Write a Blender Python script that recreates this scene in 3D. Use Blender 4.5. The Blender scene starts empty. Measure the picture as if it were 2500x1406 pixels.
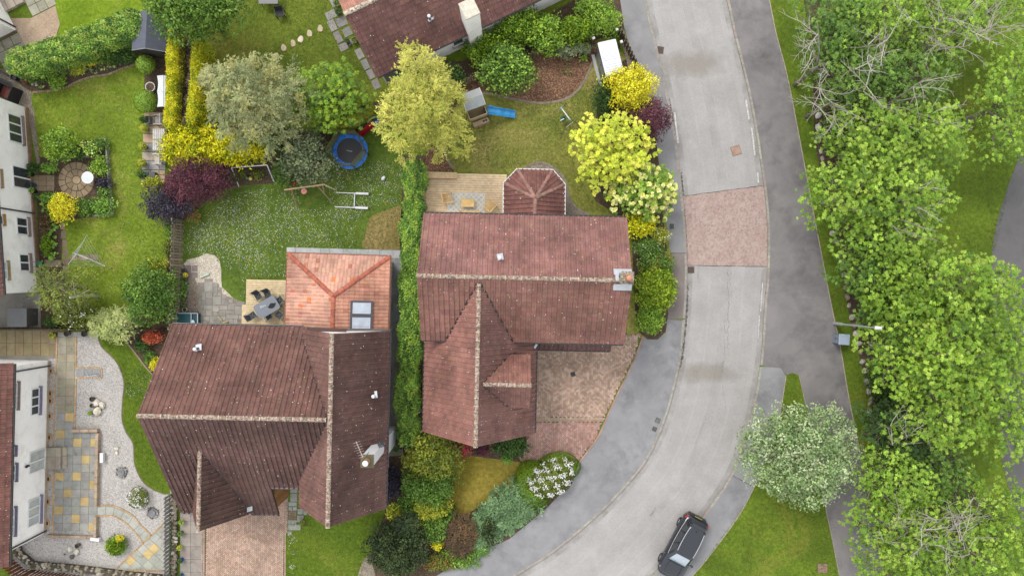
import bpy, math, random
import numpy as np
from mathutils import Vector, Matrix

random.seed(11)
rng = np.random.default_rng(11)
S = bpy.context.scene
COL = S.collection

# ------------------------------------------------------------------ camera
H, F, CX, CY = 48.0, 1736.0, 1250.0, 703.0     # drone height (m), focal length and nadir in photo pixels
cam_d = bpy.data.cameras.new('camera')
cam = bpy.data.objects.new('camera', cam_d)
COL.objects.link(cam)
cam.location = (0, 0, H)
cam_d.sensor_width = 36.0
cam_d.lens = F / 2500.0 * 36.0
cam_d.clip_start = 0.5
cam_d.clip_end = 1000.0
S.camera = cam

# ------------------------------------------------------------------ sky and sun
CLOUD = 6.0
SUN_EL, SUN_AZ = 52.0, 128.0       # light comes from the upper left of the picture (azimuth ccw from +X)
world = bpy.data.worlds.new('World')
S.world = world
world.use_nodes = True
wn = world.node_tree
for n in list(wn.nodes):
 wn.nodes.remove(n)
sky = wn.nodes.new('ShaderNodeTexSky')
sky.sky_type = 'NISHITA'
sky.sun_disc = False
sky.sun_elevation = math.radians(SUN_EL)
sky.sun_rotation = math.radians(90.0 - SUN_AZ)
sky.air_density = 1.0
sky.dust_density = 1.0
sky.ozone_density = 1.0
hsv = wn.nodes.new('ShaderNodeHueSaturation')       # bright overcast: most of the blue is gone
hsv.inputs['Saturation'].default_value = 0.22
bg = wn.nodes.new('ShaderNodeBackground')
bg.inputs['Strength'].default_value = 0.15
wo = wn.nodes.new('ShaderNodeOutputWorld')
wn.links.new(sky.outputs[0], hsv.inputs['Color'])
cloud = wn.nodes.new('ShaderNodeMix')                # even cloud layer over most of the clear sky
cloud.data_type = 'RGBA'
cloud.inputs[0].default_value = 0.75
cloud.inputs[7].default_value = (CLOUD, CLOUD * 1.01, CLOUD * 1.03, 1)
wn.links.new(hsv.outputs[0], cloud.inputs[6])
wn.links.new(cloud.outputs[2], bg.inputs['Color'])
wn.links.new(bg.outputs[0], wo.inputs['Surface'])

sun_d = bpy.data.lights.new('sun', 'SUN')
sun_d.energy = 1.3
sun_d.angle = math.radians(22)
sun_d.color = (1.0, 0.95, 0.88)
sun = bpy.data.objects.new('sun', sun_d)
COL.objects.link(sun)
_e, _a = math.radians(SUN_EL), math.radians(SUN_AZ)
_d = Vector((math.cos(_e) * math.cos(_a), math.cos(_e) * math.sin(_a), math.sin(_e)))
sun.rotation_euler = _d.to_track_quat('Z', 'Y').to_euler()
sun.location = _d * 60

S.view_settings.view_transform = 'Standard'
S.view_settings.look = 'None'
S.view_settings.gamma = 1.0
S.view_settings.exposure = 0.84
S.view_settings.use_curve_mapping = False
S.render.engine = 'CYCLES'
S.cycles.max_bounces = 5
S.cycles.diffuse_bounces = 1
S.cycles.glossy_bounces = 2
S.cycles.transmission_bounces = 3
S.cycles.transparent_max_bounces = 6
S.cycles.caustics_reflective = False
S.cycles.caustics_refractive = False

# ------------------------------------------------------------------ helpers
def P(px, py, z=0.0):
 s = (H - z) / F
 return Vector(((px - CX) * s, (CY - py) * s, z))

def PX(n, z=0.0):
 return n * (H - z) / F

def lin(v):
 v /= 255.0
 return v / 12.92 if v <= 0.04045 else ((v + 0.055) / 1.055) ** 2.4

KEX = 1.30
def C(r, g, b, k=1.0):
 """base colour of a surface seen as sRGB r,g,b under this light"""
 return tuple(min(0.86, lin(c) * k / KEX) for c in (r, g, b))

def jit(c, a=0.1, h=0.03):
 m = 1 + random.uniform(-a, a)
 return tuple(max(0.0, min(0.9, x * m * (1 + random.uniform(-h, h)))) for x in c)

def mixc(a, b, t):
 return tuple(x + (y - x) * t for x, y in zip(a, b))

def rot2(x, y, a):
 return x * math.cos(a) - y * math.sin(a), x * math.sin(a) + y * math.cos(a)

class MB:
 """collects faces with a colour each; build() links them as one mesh object"""
 def __init__(self):
  self.v, self.f, self.c = [], [], []

 def face(self, pts, col):
  b = len(self.v)
  self.v += [tuple(p) for p in pts]
  self.f.append(tuple(range(b, b + len(pts))))
  self.c.append(col)

 def grid(self, rows, col, closed=False):
  """rows: equal-length lists of points, faces between neighbours"""
  b = len(self.v)
  n = len(rows[0])
  for r in rows:
   self.v += [tuple(p) for p in r]
  for i in range(len(rows) - 1):
   for j in range(n if closed else n - 1):
    k = (j + 1) % n
    self.f.append((b + i * n + j, b + i * n + k, b + (i + 1) * n + k, b + (i + 1) * n + j))
    self.c.append(col)

 def hexa(self, p, col):
  """p: 8 points, bottom ring ccw then top ring ccw"""
  b = len(self.v)
  self.v += [tuple(q) for q in p]
  for f in ((3, 2, 1, 0), (4, 5, 6, 7), (0, 1, 5, 4), (1, 2, 6, 5), (2, 3, 7, 6), (3, 0, 4, 7)):
   self.f.append(tuple(b + i for i in f))
   self.c.append(col)

 def box(self, c, s, col, rz=0.0, tilt=None, bev=0.0):
  hx, hy, hz = s[0] / 2, s[1] / 2, s[2] / 2
  M = Matrix.Rotation(rz, 3, 'Z')
  if tilt is not None:
   M = M @ tilt
  pts = []
  for z, q in ((-hz, 0), (hz, bev)):
   for x, y in ((-hx + q, -hy + q), (hx - q, -hy + q), (hx - q, hy - q), (-hx + q, hy - q)):
    pts.append(M @ Vector((x, y, z)) + Vector(c))
  if bev <= 0:
   self.hexa(pts, col)
   return
  mid = [M @ Vector((x, y, hz - bev)) + Vector(c) for x, y in ((-hx, -hy), (hx, -hy), (hx, hy), (-hx, hy))]
  bot = [M @ Vector((x, y, -hz)) + Vector(c) for x, y in ((-hx, -hy), (hx, -hy), (hx, hy), (-hx, hy))]
  self.grid([bot, mid, pts[4:]], col, closed=True)
  self.face(pts[4:], col)
  self.face(bot[::-1], col)

 def prism(self, poly, z0, z1, col, side=None, bottom=False, bev=0.0):
  """poly: list of (x,y) ccw or cw; z1 top"""
  a = sum(p[0] * q[1] - q[0] * p[1] for p, q in zip(poly, poly[1:] + poly[:1]))
  if a < 0:
   poly = poly[::-1]
  bot = [(p[0], p[1], z0) for p in poly]
  if bev > 0:
   cx = sum(p[0] for p in poly) / len(poly); cy = sum(p[1] for p in poly) / len(poly)
   top = []
   for p in poly:
    d = math.hypot(p[0] - cx, p[1] - cy) or 1
    t = max(0, 1 - bev * 1.3 / d)
    top.append((cx + (p[0] - cx) * t, cy + (p[1] - cy) * t, z1))
   mid = [(p[0], p[1], z1 - bev) for p in poly]
   self.grid([bot, mid, top], side or col, closed=True)
  else:
   top = [(p[0], p[1], z1) for p in poly]
   self.grid([bot, top], side or col, closed=True)
  self.face(top, col)
  if bottom:
   self.face(bot[::-1], col)

 def tube(self, pts, r, col, n=6, cap=True):
  pts = [Vector(p) for p in pts]
  if not hasattr(r, '__len__'):
   r = [r] * len(pts)
  rows = []
  ref = None
  for i, p in enumerate(pts):
   d = (pts[min(i + 1, len(pts) - 1)] - pts[max(i - 1, 0)]).normalized()
   if ref is None:
    ref = Vector((0, 0, 1)) if abs(d.z) < 0.9 else Vector((1, 0, 0))
   a = d.cross(ref).normalized()
   b = a.cross(d).normalized()
   ref = b
   rows.append([p + (a * math.cos(2 * math.pi * k / n) + b * math.sin(2 * math.pi * k / n)) * r[i] for k in range(n)])
  self.grid(rows, col, closed=True)
  if cap:
   self.face(rows[0], col)
   self.face(rows[-1][::-1], col)

 def lathe(self, prof, col, n=16, c=(0, 0, 0)):
  rows = [[(c[0] + r * math.cos(2 * math.pi * k / n), c[1] + r * math.sin(2 * math.pi * k / n), c[2] + z) for k in range(n)] for r, z in prof]
  if callable(col):
   for i in range(len(rows) - 1):
    self.grid(rows[i:i + 2], col(i), closed=True)
  else:
   self.grid(rows, col, closed=True)

 def disc(self, c, r, col, n=16, z=None):
  self.face([(c[0] + r * math.cos(2 * math.pi * k / n), c[1] + r * math.sin(2 * math.pi * k / n), c[2]) for k in range(n)], col)

 def ball(self, c, r, col, n=12, m=8, jitter=0.0, sq=(1, 1, 1), rz=0.0, seed=None):
  rr = random.Random(seed)
  rows = []
  for i in range(m + 1):
   t = -math.pi / 2 + math.pi * i / m
   row = []
   for k in range(n):
    q = r * (1 + (rr.uniform(-jitter, jitter) if 0 < i < m else 0))
    x, y = q * sq[0] * math.cos(t) * math.cos(2 * math.pi * k / n), q * sq[1] * math.cos(t) * math.sin(2 * math.pi * k / n)
    x, y = rot2(x, y, rz)
    row.append((c[0] + x, c[1] + y, c[2] + q * sq[2] * math.sin(t)))
   rows.append(row)
  self.grid(rows, col, closed=True)

 def build(self, name, mat, parent=None, loc=None, rz=0.0, smooth=False):
  me = bpy.data.meshes.new(name)
  me.from_pydata(self.v, [], self.f)
  at = me.attributes.new('Col', 'FLOAT_COLOR', 'FACE')
  a = np.ones((len(self.f), 4), dtype=np.float32)
  a[:, :3] = np.array(self.c, dtype=np.float32)[:, :3]
  at.data.foreach_set('color', a.ravel())
  if smooth:
   me.polygons.foreach_set('use_smooth', np.ones(len(self.f), dtype=bool))
  me.materials.append(mat)
  return link(name, me, parent, loc, rz)

def link(name, me, parent=None, loc=None, rz=0.0):
 o = bpy.data.objects.new(name, me)
 COL.objects.link(o)
 if parent is not None:
  o.parent = parent
 if loc is not None:
  o.location = loc
 if rz:
  o.rotation_euler = (0, 0, rz)
 return o

def tag(o, label, cat, group=None, kind=None):
 o['label'] = label
 o['category'] = cat
 if group:
  o['group'] = group
 if kind:
  o['kind'] = kind
 return o

def thing(name, label, cat, loc=(0, 0, 0), rz=0.0, group=None):
 o = link(name, None, None, loc, rz)
 o.empty_display_size = 0.3
 return tag(o, label, cat, group)

def struct(o, label=None):
 o['kind'] = 'structure'
 if label:
  o['label'] = label
 return o

def smooth_line(pts, n=6, closed=False):
 """Catmull-Rom through 2-D or 3-D points"""
 pts = [Vector(p) for p in pts]
 out = []
 N = len(pts)
 for i in range(N if closed else N - 1):
  g = (lambda k: pts[k % N]) if closed else (lambda k: pts[max(0, min(N - 1, k))])
  p0, p1, p2, p3 = g(i - 1), g(i), g(i + 1), g(i + 2)
  for k in range(n):
   t = k / n
   out.append(0.5 * (2 * p1 + (p2 - p0) * t + (2 * p0 - 5 * p1 + 4 * p2 - p3) * t * t + (3 * p1 - p0 - 3 * p2 + p3) * t ** 3))
 if not closed:
  out.append(pts[-1])
 return out

def pxline(pts, z=0.0, n=6, closed=False):
 return smooth_line([P(x, y, z) for x, y in pts], n, closed)

def ngon_area(poly):
 return 0.5 * sum(p[0] * q[1] - q[0] * p[1] for p, q in zip(poly, poly[1:] + poly[:1]))

# ------------------------------------------------------------------ materials
def new_mat(name):
 m = bpy.data.materials.new(name)
 m.use_nodes = True
 nt = m.node_tree
 for n in list(nt.nodes):
  nt.nodes.remove(n)
 out = nt.nodes.new('ShaderNodeOutputMaterial')
 b = nt.nodes.new('ShaderNodeBsdfPrincipled')
 nt.links.new(b.outputs[0], out.inputs[0])
 return m, nt, b, out

def nd(nt, typ, **kw):
 n = nt.nodes.new(typ)
 for k, v in kw.items():
  if k in n.inputs.keys() if hasattr(n.inputs, 'keys') else False:
   n.inputs[k].default_value = v
  else:
   setattr(n, k, v)
 return n

def pos(nt):
 return nt.nodes.new('ShaderNodeNewGeometry').outputs['Position']

def noise(nt, scale, detail=3.0, rough=0.6, vec=None, dist=0.0):
 n = nt.nodes.new('ShaderNodeTexNoise')
 n.inputs['Scale'].default_value = scale
 n.inputs['Detail'].default_value = detail
 n.inputs['Roughness'].default_value = rough
 n.inputs['Distortion'].default_value = dist
 nt.links.new(vec if vec is not None else pos(nt), n.inputs['Vector'])
 return n.outputs['Fac']

def vor(nt, scale, feature='F1', out='Distance', rnd=1.0, vec=None):
 n = nt.nodes.new('ShaderNodeTexVoronoi')
 n.feature = feature
 n.inputs['Scale'].default_value = scale
 n.inputs['Randomness'].default_value = rnd
 nt.links.new(vec if vec is not None else pos(nt), n.inputs['Vector'])
 return n.outputs[out]

def ramp(nt, fac, stops):
 r = nt.nodes.new('ShaderNodeValToRGB')
 el = r.color_ramp.elements
 while len(el) > 1:
  el.remove(el[-1])
 el[0].position = stops[0][0]
 c = stops[0][1]
 el[0].color = (*c, 1) if hasattr(c, '__len__') else (c, c, c, 1)
 for p, c in stops[1:]:
  e = el.new(p)
  e.color = (*c, 1) if hasattr(c, '__len__') else (c, c, c, 1)
 nt.links.new(fac, r.inputs[0])
 return r.outputs[0]

def mix(nt, fac, a, b, mode='MIX'):
 n = nt.nodes.new('ShaderNodeMix')
 n.data_type = 'RGBA'
 n.blend_type = mode
 n.clamp_factor = True
 for k, v in ((0, fac), (6, a), (7, b)):
  if hasattr(v, 'is_linked') or isinstance(v, bpy.types.NodeSocket):
   nt.links.new(v, n.inputs[k])
  elif k == 0:
   n.inputs[0].default_value = v
  else:
   n.inputs[k].default_value = (*v, 1) if hasattr(v, '__len__') else (v, v, v, 1)
 return n.outputs[2]

def math_n(nt, op, a, b=None):
 n = nt.nodes.new('ShaderNodeMath')
 n.operation = op
 for k, v in ((0, a), (1, b)):
  if v is None:
   continue
  if isinstance(v, bpy.types.NodeSocket):
   nt.links.new(v, n.inputs[k])
  else:
   n.inputs[k].default_value = v
 return n.outputs[0]

def bump(nt, b, h, strength=0.4, dist=0.02):
 n = nt.nodes.new('ShaderNodeBump')
 n.inputs['Strength'].default_value = strength
 n.inputs['Distance'].default_value = dist
 nt.links.new(h, n.inputs['Height'])
 nt.links.new(n.outputs[0], b.inputs['Normal'])

def attr(nt, name='Col'):
 a = nt.nodes.new('ShaderNodeAttribute')
 a.attribute_name = name
 return a.outputs['Color']

def col_mat(name, rough=0.7, nscale=6.0, amt=0.25, fine=40.0, famt=0.12, bstr=0.3, bscale=30.0, spec=0.3, metal=0.0, stain=None):
 """face colour times two noises; optional stain=(colour, scale, lo, hi)"""
 m, nt, b, out = new_mat(name)
 c = attr(nt)
 c = mix(nt, 1.0, c, ramp(nt, noise(nt, nscale, 4), [(0.25, 1 - amt), (0.75, 1 + amt)]), 'MULTIPLY')
 if famt:
  c = mix(nt, 1.0, c, ramp(nt, noise(nt, fine, 2), [(0.25, 1 - famt), (0.75, 1 + famt)]), 'MULTIPLY')
 if stain:
  c = mix(nt, ramp(nt, noise(nt, stain[1], 5, 0.7), [(stain[2], 0.0), (stain[3], 1.0)]), c, stain[0])
 nt.links.new(c, b.inputs['Base Color'])
 b.inputs['Roughness'].default_value = rough
 b.inputs['Specular IOR Level'].default_value = spec
 b.inputs['Metallic'].default_value = metal
 if bstr:
  bump(nt, b, noise(nt, bscale, 3), bstr, 0.01)
 return m

M = {}
M['plain'] = col_mat('painted_surface', 0.55, 3, 0.08, 30, 0.05, 0.0)
M['gloss'] = col_mat('moulded_plastic', 0.35, 2, 0.06, 20, 0.03, 0.0, spec=0.5)
M['metal'] = col_mat('weathered_metal', 0.4, 4, 0.12, 30, 0.08, 0.0, spec=0.5, metal=0.5)
M['wood'] = col_mat('weathered_wood', 0.75, 5, 0.22, 60, 0.2, 0.3, 60)
M['stone'] = col_mat('stone', 0.85, 3.5, 0.28, 30, 0.22, 0.5, 25)
M['slab'] = col_mat('paving_slab', 0.85, 1.7, 0.22, 45, 0.14, 0.25, 40, stain=((0.07, 0.065, 0.05), 2.3, 0.56, 0.86))
M['brick'] = col_mat('block_paver', 0.85, 0.9, 0.25, 40, 0.15, 0.2, 40)
M['render'] = col_mat('roughcast_render', 0.85, 0.6, 0.07, 20, 0.08, 0.6, 40, stain=((0.62, 0.6, 0.56), 0.9, 0.52, 0.8))
M['bark'] = col_mat('bark', 0.85, 3, 0.3, 25, 0.25, 0.5, 20)
M['rock'] = col_mat('rock', 0.85, 3, 0.3, 14, 0.25, 0.7, 9)
M['fabric'] = col_mat('fabric', 0.8, 3, 0.12, 60, 0.12, 0.2, 60)

def roof_mat(name, dots, moss, pale):
 m, nt, b, out = new_mat(name)
 c = attr(nt)
 c = mix(nt, 1.0, c, ramp(nt, noise(nt, 0.45, 4), [(0.3, 0.62), (0.7, 1.22)]), 'MULTIPLY')
 c = mix(nt, 1.0, c, ramp(nt, noise(nt, 9, 3), [(0.3, 0.82), (0.7, 1.16)]), 'MULTIPLY')
 # dark moss in irregular flecks
 mo = noise(nt, 11, 4, 0.7)
 mo2 = noise(nt, 0.8, 2)
 c = mix(nt, ramp(nt, math_n(nt, 'ADD', math_n(nt, 'MULTIPLY', mo, 0.75), math_n(nt, 'MULTIPLY', mo2, 0.25)), [(moss, 0.0), (moss + 0.08, 0.85)]), c, (0.03, 0.022, 0.016))
 # lichen dots, white and mustard
 for sc, thr, keep, colr in ((2.9, 0.115, dots + .1, (0.8, 0.78, 0.72)), (1.9, 0.085, dots + 0.15, (0.6, 0.46, 0.18)), (4.6, 0.125, dots + 0.12, (0.62, 0.58, 0.52))):
  v = nt.nodes.new('ShaderNodeTexVoronoi')
  v.inputs['Scale'].default_value = sc
  nt.links.new(pos(nt), v.inputs['Vector'])
  wob = math_n(nt, 'ADD', v.outputs['Distance'], math_n(nt, 'MULTIPLY', noise(nt, 30, 2), 0.08))
  near = math_n(nt, 'LESS_THAN', wob, thr)
  sep = nt.nodes.new('ShaderNodeSeparateColor')
  nt.links.new(v.outputs['Color'], sep.inputs[0])
  some = math_n(nt, 'GREATER_THAN', sep.outputs[0], keep)
  c = mix(nt, math_n(nt, 'MULTIPLY', near, some), c, colr)
 nt.links.new(c, b.inputs['Base Color'])
 b.inputs['Roughness'].default_value = 0.8
 b.inputs['Specular IOR Level'].default_value = 0.25
 bump(nt, b, noise(nt, 30, 3), 0.3, 0.01)
 return m

M['tile'] = roof_mat('concrete_roof_tile', 0.36, 0.60, 0)
M['tile_new'] = roof_mat('clay_roof_tile', 1.2, 0.80, 0)

def ridge_mat():
 m, nt, b, out = new_mat('lichened_ridge_tile')
 c = attr(nt)
 c = mix(nt, ramp(nt, noise(nt, 5, 5, 0.75), [(0.45, 0.0), (0.58, 1.0)]), c, (0.36, 0.30, 0.24))
 c = mix(nt, ramp(nt, noise(nt, 9, 5, 0.75), [(0.51, 0.0), (0.57, 0.92)]), c, (0.05, 0.04, 0.03))
 nt.links.new(c, b.inputs['Base Color'])
 b.inputs['Roughness'].default_value = 0.9
 bump(nt, b, noise(nt, 25, 3), 0.5, 0.02)
 return m
M['ridge'] = ridge_mat()

def leaf_mat():
 m, nt, b, out = new_mat('leaf')
 c = attr(nt)
 nt.links.new(c, b.inputs['Base Color'])
 b.inputs['Roughness'].default_value = 0.5
 b.inputs['Specular IOR Level'].default_value = 0.35
 t = nt.nodes.new('ShaderNodeBsdfTranslucent')
 g = nt.nodes.new('ShaderNodeGamma')
 g.inputs[1].default_value = 0.9
 nt.links.new(c, g.inputs[0])
 nt.links.new(g.outputs[0], t.inputs[0])
 ms = nt.nodes.new('ShaderNodeMixShader')
 ms.inputs[0].default_value = 0.18
 nt.links.new(b.outputs[0], ms.inputs[1])
 nt.links.new(t.outputs[0], ms.inputs[2])
 nt.links.new(ms.outputs[0], out.inputs[0])
 return m
M['leaf'] = leaf_mat()

def grass_mat(name, dark, mid, dry, dryness=0.5, patch=0.35, stripe=None):
 m, nt, b, out = new_mat(name)
 p = pos(nt)
 a = noise(nt, patch, 5, 0.65, dist=0.6)
 f = noise(nt, 5.0, 4, 0.7)
 d = noise(nt, 0.22, 4, 0.6, dist=1.0)
 c = mix(nt, ramp(nt, a, [(0.34, 0.0), (0.64, 1.0)]), dark, mid)
 e = math_n(nt, 'ADD', math_n(nt, 'MULTIPLY', d, 0.7), math_n(nt, 'MULTIPLY', f, 0.3))
 c = mix(nt, ramp(nt, e, [(dryness, 0.0), (dryness + 0.16, 0.9)]), c, dry)
 # sward: clumps and blades
 c = mix(nt, 1.0, c, ramp(nt, noise(nt, 4.0, 5, 0.75), [(0.25, 0.55), (0.75, 1.42)]), 'MULTIPLY')
 c = mix(nt, 1.0, c, ramp(nt, noise(nt, 28, 3, 0.8), [(0.25, 0.6), (0.75, 1.38)]), 'MULTIPLY')
 nt.links.new(c, b.inputs['Base Color'])
 b.inputs['Roughness'].default_value = 0.85
 b.inputs['Specular IOR Level'].default_value = 0.15
 bump(nt, b, math_n(nt, 'ADD', noise(nt, 35, 3, 0.8), math_n(nt, 'MULTIPLY', noise(nt, 6, 3), 1.5)), 0.7, 0.04)
 return m

def ground_mat(name, base, second, sc=1.0, chips=None, cscale=30, camt=0.5, rough=0.95, fine=0.2, bstr=0.4, dark=None):
 """loose or bound surface: two-tone noise, voronoi chips, fine grain; dark=(colour, scale, lo, hi) stains"""
 m, nt, b, out = new_mat(name)
 c = mix(nt, ramp(nt, noise(nt, sc, 5, 0.65, dist=0.4), [(0.35, 0.0), (0.68, 1.0)]), base, second)
 if chips:
  v = nt.nodes.new('ShaderNodeTexVoronoi')
  v.inputs['Scale'].default_value = cscale
  nt.links.new(pos(nt), v.inputs['Vector'])
  sep = nt.nodes.new('ShaderNodeSeparateColor')
  nt.links.new(v.outputs['Color'], sep.inputs[0])
  c = mix(nt, math_n(nt, 'MULTIPLY', ramp(nt, sep.outputs[0], [(0.3, 0.0), (0.9, 1.0)]), camt), c, chips)
  c = mix(nt, math_n(nt, 'MULTIPLY', ramp(nt, sep.outputs[1], [(0.6, 0.0), (1.0, 1.0)]), camt), c, tuple(x * 0.35 for x in base))
 c = mix(nt, 1.0, c, ramp(nt, noise(nt, 45, 3, 0.8), [(0.25, 1 - fine), (0.75, 1 + fine)]), 'MULTIPLY')
 for dk in (dark or []):
  c = mix(nt, ramp(nt, noise(nt, dk[1], 7, 0.72, dist=0.25), [(dk[2], 0.0), (dk[3], 1.0)]), c, dk[0])
 nt.links.new(c, b.inputs['Base Color'])
 b.inputs['Roughness'].default_value = rough
 b.inputs['Specular IOR Level'].default_value = 0.2
 bump(nt, b, noise(nt, 40, 3, 0.7), bstr, 0.02)
 return m

M['road'] = ground_mat('worn_chip_road', C(176, 173, 171), C(160, 157, 155), 0.5, C(192, 189, 186), 34, 0.25, fine=0.12, bstr=0.25)
M['pave'] = ground_mat('old_tarmac_pavement', C(152, 151, 152), C(136, 135, 137), 0.5, None, fine=0.14, bstr=0.2, dark=[(C(118, 117, 120), 0.6, 0.5, 0.85)])
M['pave_light'] = ground_mat('new_tarmac_pavement', C(152, 152, 154), C(134, 134, 136), 0.6, None, fine=0.16, bstr=0.2, dark=[(C(106, 105, 107), 0.5, 0.50, 0.80), (C(170, 170, 172), 0.9, 0.60, 0.80)])
M['path'] = ground_mat('dark_tarmac_path', C(142, 138, 137), C(124, 121, 121), 0.45, None, fine=0.16, bstr=0.2, dark=[(C(90, 87, 88), 0.42, 0.46, 0.80)])
M['path_low'] = ground_mat('grey_tarmac_path', C(138, 134, 134), C(124, 121, 122), 0.4, None, fine=0.14, bstr=0.2, dark=[(C(100, 96, 96), 0.5, 0.6, 0.85)])
M['setts'] = ground_mat('pink_block_road', C(184, 166, 158), C(172, 151, 144), 1.2, C(156, 122, 110), 9, 0.4, fine=0.25, bstr=0.4)
M['gravel'] = ground_mat('grey_gravel', C(186, 181, 176), C(168, 162, 156), 0.6, C(214, 210, 205), 22, 0.7, fine=0.26, bstr=0.9, dark=[(C(150, 140, 128), 0.8, 0.58, 0.9)])
M['gravel_pale'] = ground_mat('cream_gravel', C(206, 194, 176), C(190, 176, 158), 1.0, C(236, 228, 214), 24, 0.8, fine=0.3, bstr=1.0)
M['gravel_brown'] = ground_mat('brown_gravel', C(150, 138, 122), C(120, 110, 98), 1.0, C(180, 170, 156), 24, 0.6, fine=0.3, bstr=0.9)
M['sand'] = ground_mat('dry_earth', C(190, 165, 140), C(160, 138, 112), 0.8, C(210, 195, 178), 22, 0.4, fine=0.2, bstr=0.6)
M['soil'] = ground_mat('garden_soil', C(74, 62, 52), C(98, 82, 66), 1.3, C(122, 104, 84), 18, 0.5, fine=0.35, bstr=1.0)
M['bark_chip'] = ground_mat('bark_chippings', C(96, 70, 56), C(122, 92, 74), 0.6, C(190, 150, 118), 17, 0.6, fine=0.35, bstr=1.0, dark=[(C(66, 48, 42), 0.7, 0.5, 0.75)])
M['concrete'] = ground_mat('concrete', C(150, 146, 138), C(128, 124, 116), 1.0, None, fine=0.18, bstr=0.3, dark=[(C(96, 90, 80), 1.1, 0.55, 0.85)])
M['tarmac_dark'] = ground_mat('car_park_tarmac', C(112, 110, 110), C(96, 95, 96), 0.4, None, fine=0.12, bstr=0.2)

M['grass'] = grass_mat('park_grass', C(86, 108, 30), C(112, 136, 40), C(134, 136, 56), 0.54)
M['grass_left'] = grass_mat('back_lawn', C(104, 126, 34), C(128, 150, 46), C(160, 152, 82), 0.52)
M['grass_daisy'] = grass_mat('mossy_lawn', C(84, 108, 38), C(106, 128, 50), C(128, 130, 62), 0.56)
M['grass_dry'] = grass_mat('dry_lawn', C(116, 128, 54), C(146, 148, 68), C(174, 160, 98), 0.48)
M['grass_gold'] = grass_mat('cut_golden_lawn', C(112, 104, 36), C(134, 122, 46), C(152, 136, 62), 0.42)
M['grass_top'] = grass_mat('top_lawn', C(92, 110, 34), C(118, 134, 46), C(144, 138, 62), 0.50)
M['grass_lime'] = grass_mat('bright_lawn', C(104, 132, 26), C(132, 156, 40), C(160, 166, 70), 0.58)
M['grass_deep'] = grass_mat('deep_green_lawn', C(84, 108, 26), C(104, 126, 34), C(150, 152, 68), 0.58)

def glass_mat(name, tint, rough=0.05):
 m, nt, b, out = new_mat(name)
 c = mix(nt, ramp(nt, noise(nt, 1.5, 2), [(0.3, 0.0), (0.7, 1.0)]), tint, tuple(x * 1.4 for x in tint))
 nt.links.new(c, b.inputs['Base Color'])
 b.inputs['Roughness'].default_value = rough
 b.inputs['Specular IOR Level'].default_value = 0.8
 b.inputs['Coat Weight'].default_value = 0.5
 b.inputs['Coat Roughness'].default_value = 0.03
 return m
M['glass'] = glass_mat('window_glass', (0.03, 0.035, 0.04))
M['glass_pale'] = glass_mat('curtained_glass', (0.35, 0.37, 0.36), 0.12)
M['skylight'] = glass_mat('skylight_glass', (0.30, 0.34, 0.40), 0.08)
M['car_glass'] = glass_mat('car_glass', (0.02, 0.024, 0.028), 0.03)
M['screen'] = glass_mat('windscreen_glass', (0.16, 0.21, 0.27), 0.05)  # pale blue base colour stands in for reflected sky
M['screen'].node_tree.nodes['Principled BSDF'].inputs['IOR'].default_value = 2.3

def car_paint():
 m, nt, b, out = new_mat('metallic_car_paint')
 c = mix(nt, ramp(nt, noise(nt, 300, 1), [(0.3, 0.0), (0.8, 1.0)]), (0.008, 0.010, 0.016), (0.016, 0.019, 0.028))
 nt.links.new(c, b.inputs['Base Color'])
 b.inputs['Metallic'].default_value = 0.0
 b.inputs['Roughness'].default_value = 0.22
 b.inputs['Coat Weight'].default_value = 0.35
 b.inputs['Coat Roughness'].default_value = 0.03
 return m
M['car'] = car_paint()

def net_mat():
 m, nt, b, out = new_mat('safety_net')
 b.inputs['Base Color'].default_value = (0.13, 0.14, 0.045, 1)
 b.inputs['Roughness'].default_value = 0.8
 tr = nt.nodes.new('ShaderNodeBsdfTransparent')
 ms = nt.nodes.new('ShaderNodeMixShader')
 w = ramp(nt, noise(nt, 90, 1), [(0.36, 0.25), (0.5, 1.0)])
 nt.links.new(w, ms.inputs[0])
 nt.links.new(tr.outputs[0], ms.inputs[1])
 nt.links.new(b.outputs[0], ms.inputs[2])
 nt.links.new(ms.outputs[0], out.inputs[0])
 return m
M['net'] = net_mat()
# ================================================================== ground, road, pavements
LEFT = [(1300, -1300), (1545, -140), (1577, 0), (1590, 60), (1610, 140), (1632, 240), (1650, 340), (1660, 420), (1668, 500), (1673, 560), (1677, 640),
  (1675, 734), (1669, 810), (1662, 875), (1641, 969), (1617, 1044), (1574, 1131), (1501, 1217), (1422, 1291), (1338, 1357), (1263, 1403), (1100, 1500), (300, 1990)]
RIGHT = [(1500, -1300), (1740, -140), (1775, 0), (1792, 80), (1811, 157), (1828, 229), (1845, 319), (1858, 404), (1867, 464), (1873, 528), (1875, 592),
   (1873, 680), (1868, 734), (1859, 865), (1845, 959), (1824, 1053), (1786, 1156), (1716, 1260), (1660, 1327), (1604, 1392), (1470, 1520), (1230, 1690), (500, 2200)]
RZ = -0.10          # road surface below the kerb top

def resample(line, n):
 d = [0.0]
 for a, b in zip(line, line[1:]):
  d.append(d[-1] + (Vector(b) - Vector(a)).length)
 out = []
 k = 0
 for i in range(n):
  t = d[-1] * i / (n - 1)
  while k < len(d) - 2 and d[k + 1] < t:
   k += 1
  f = (t - d[k]) / max(1e-9, d[k + 1] - d[k])
  out.append(Vector(line[k]).lerp(Vector(line[k + 1]), f))
 return out

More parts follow.
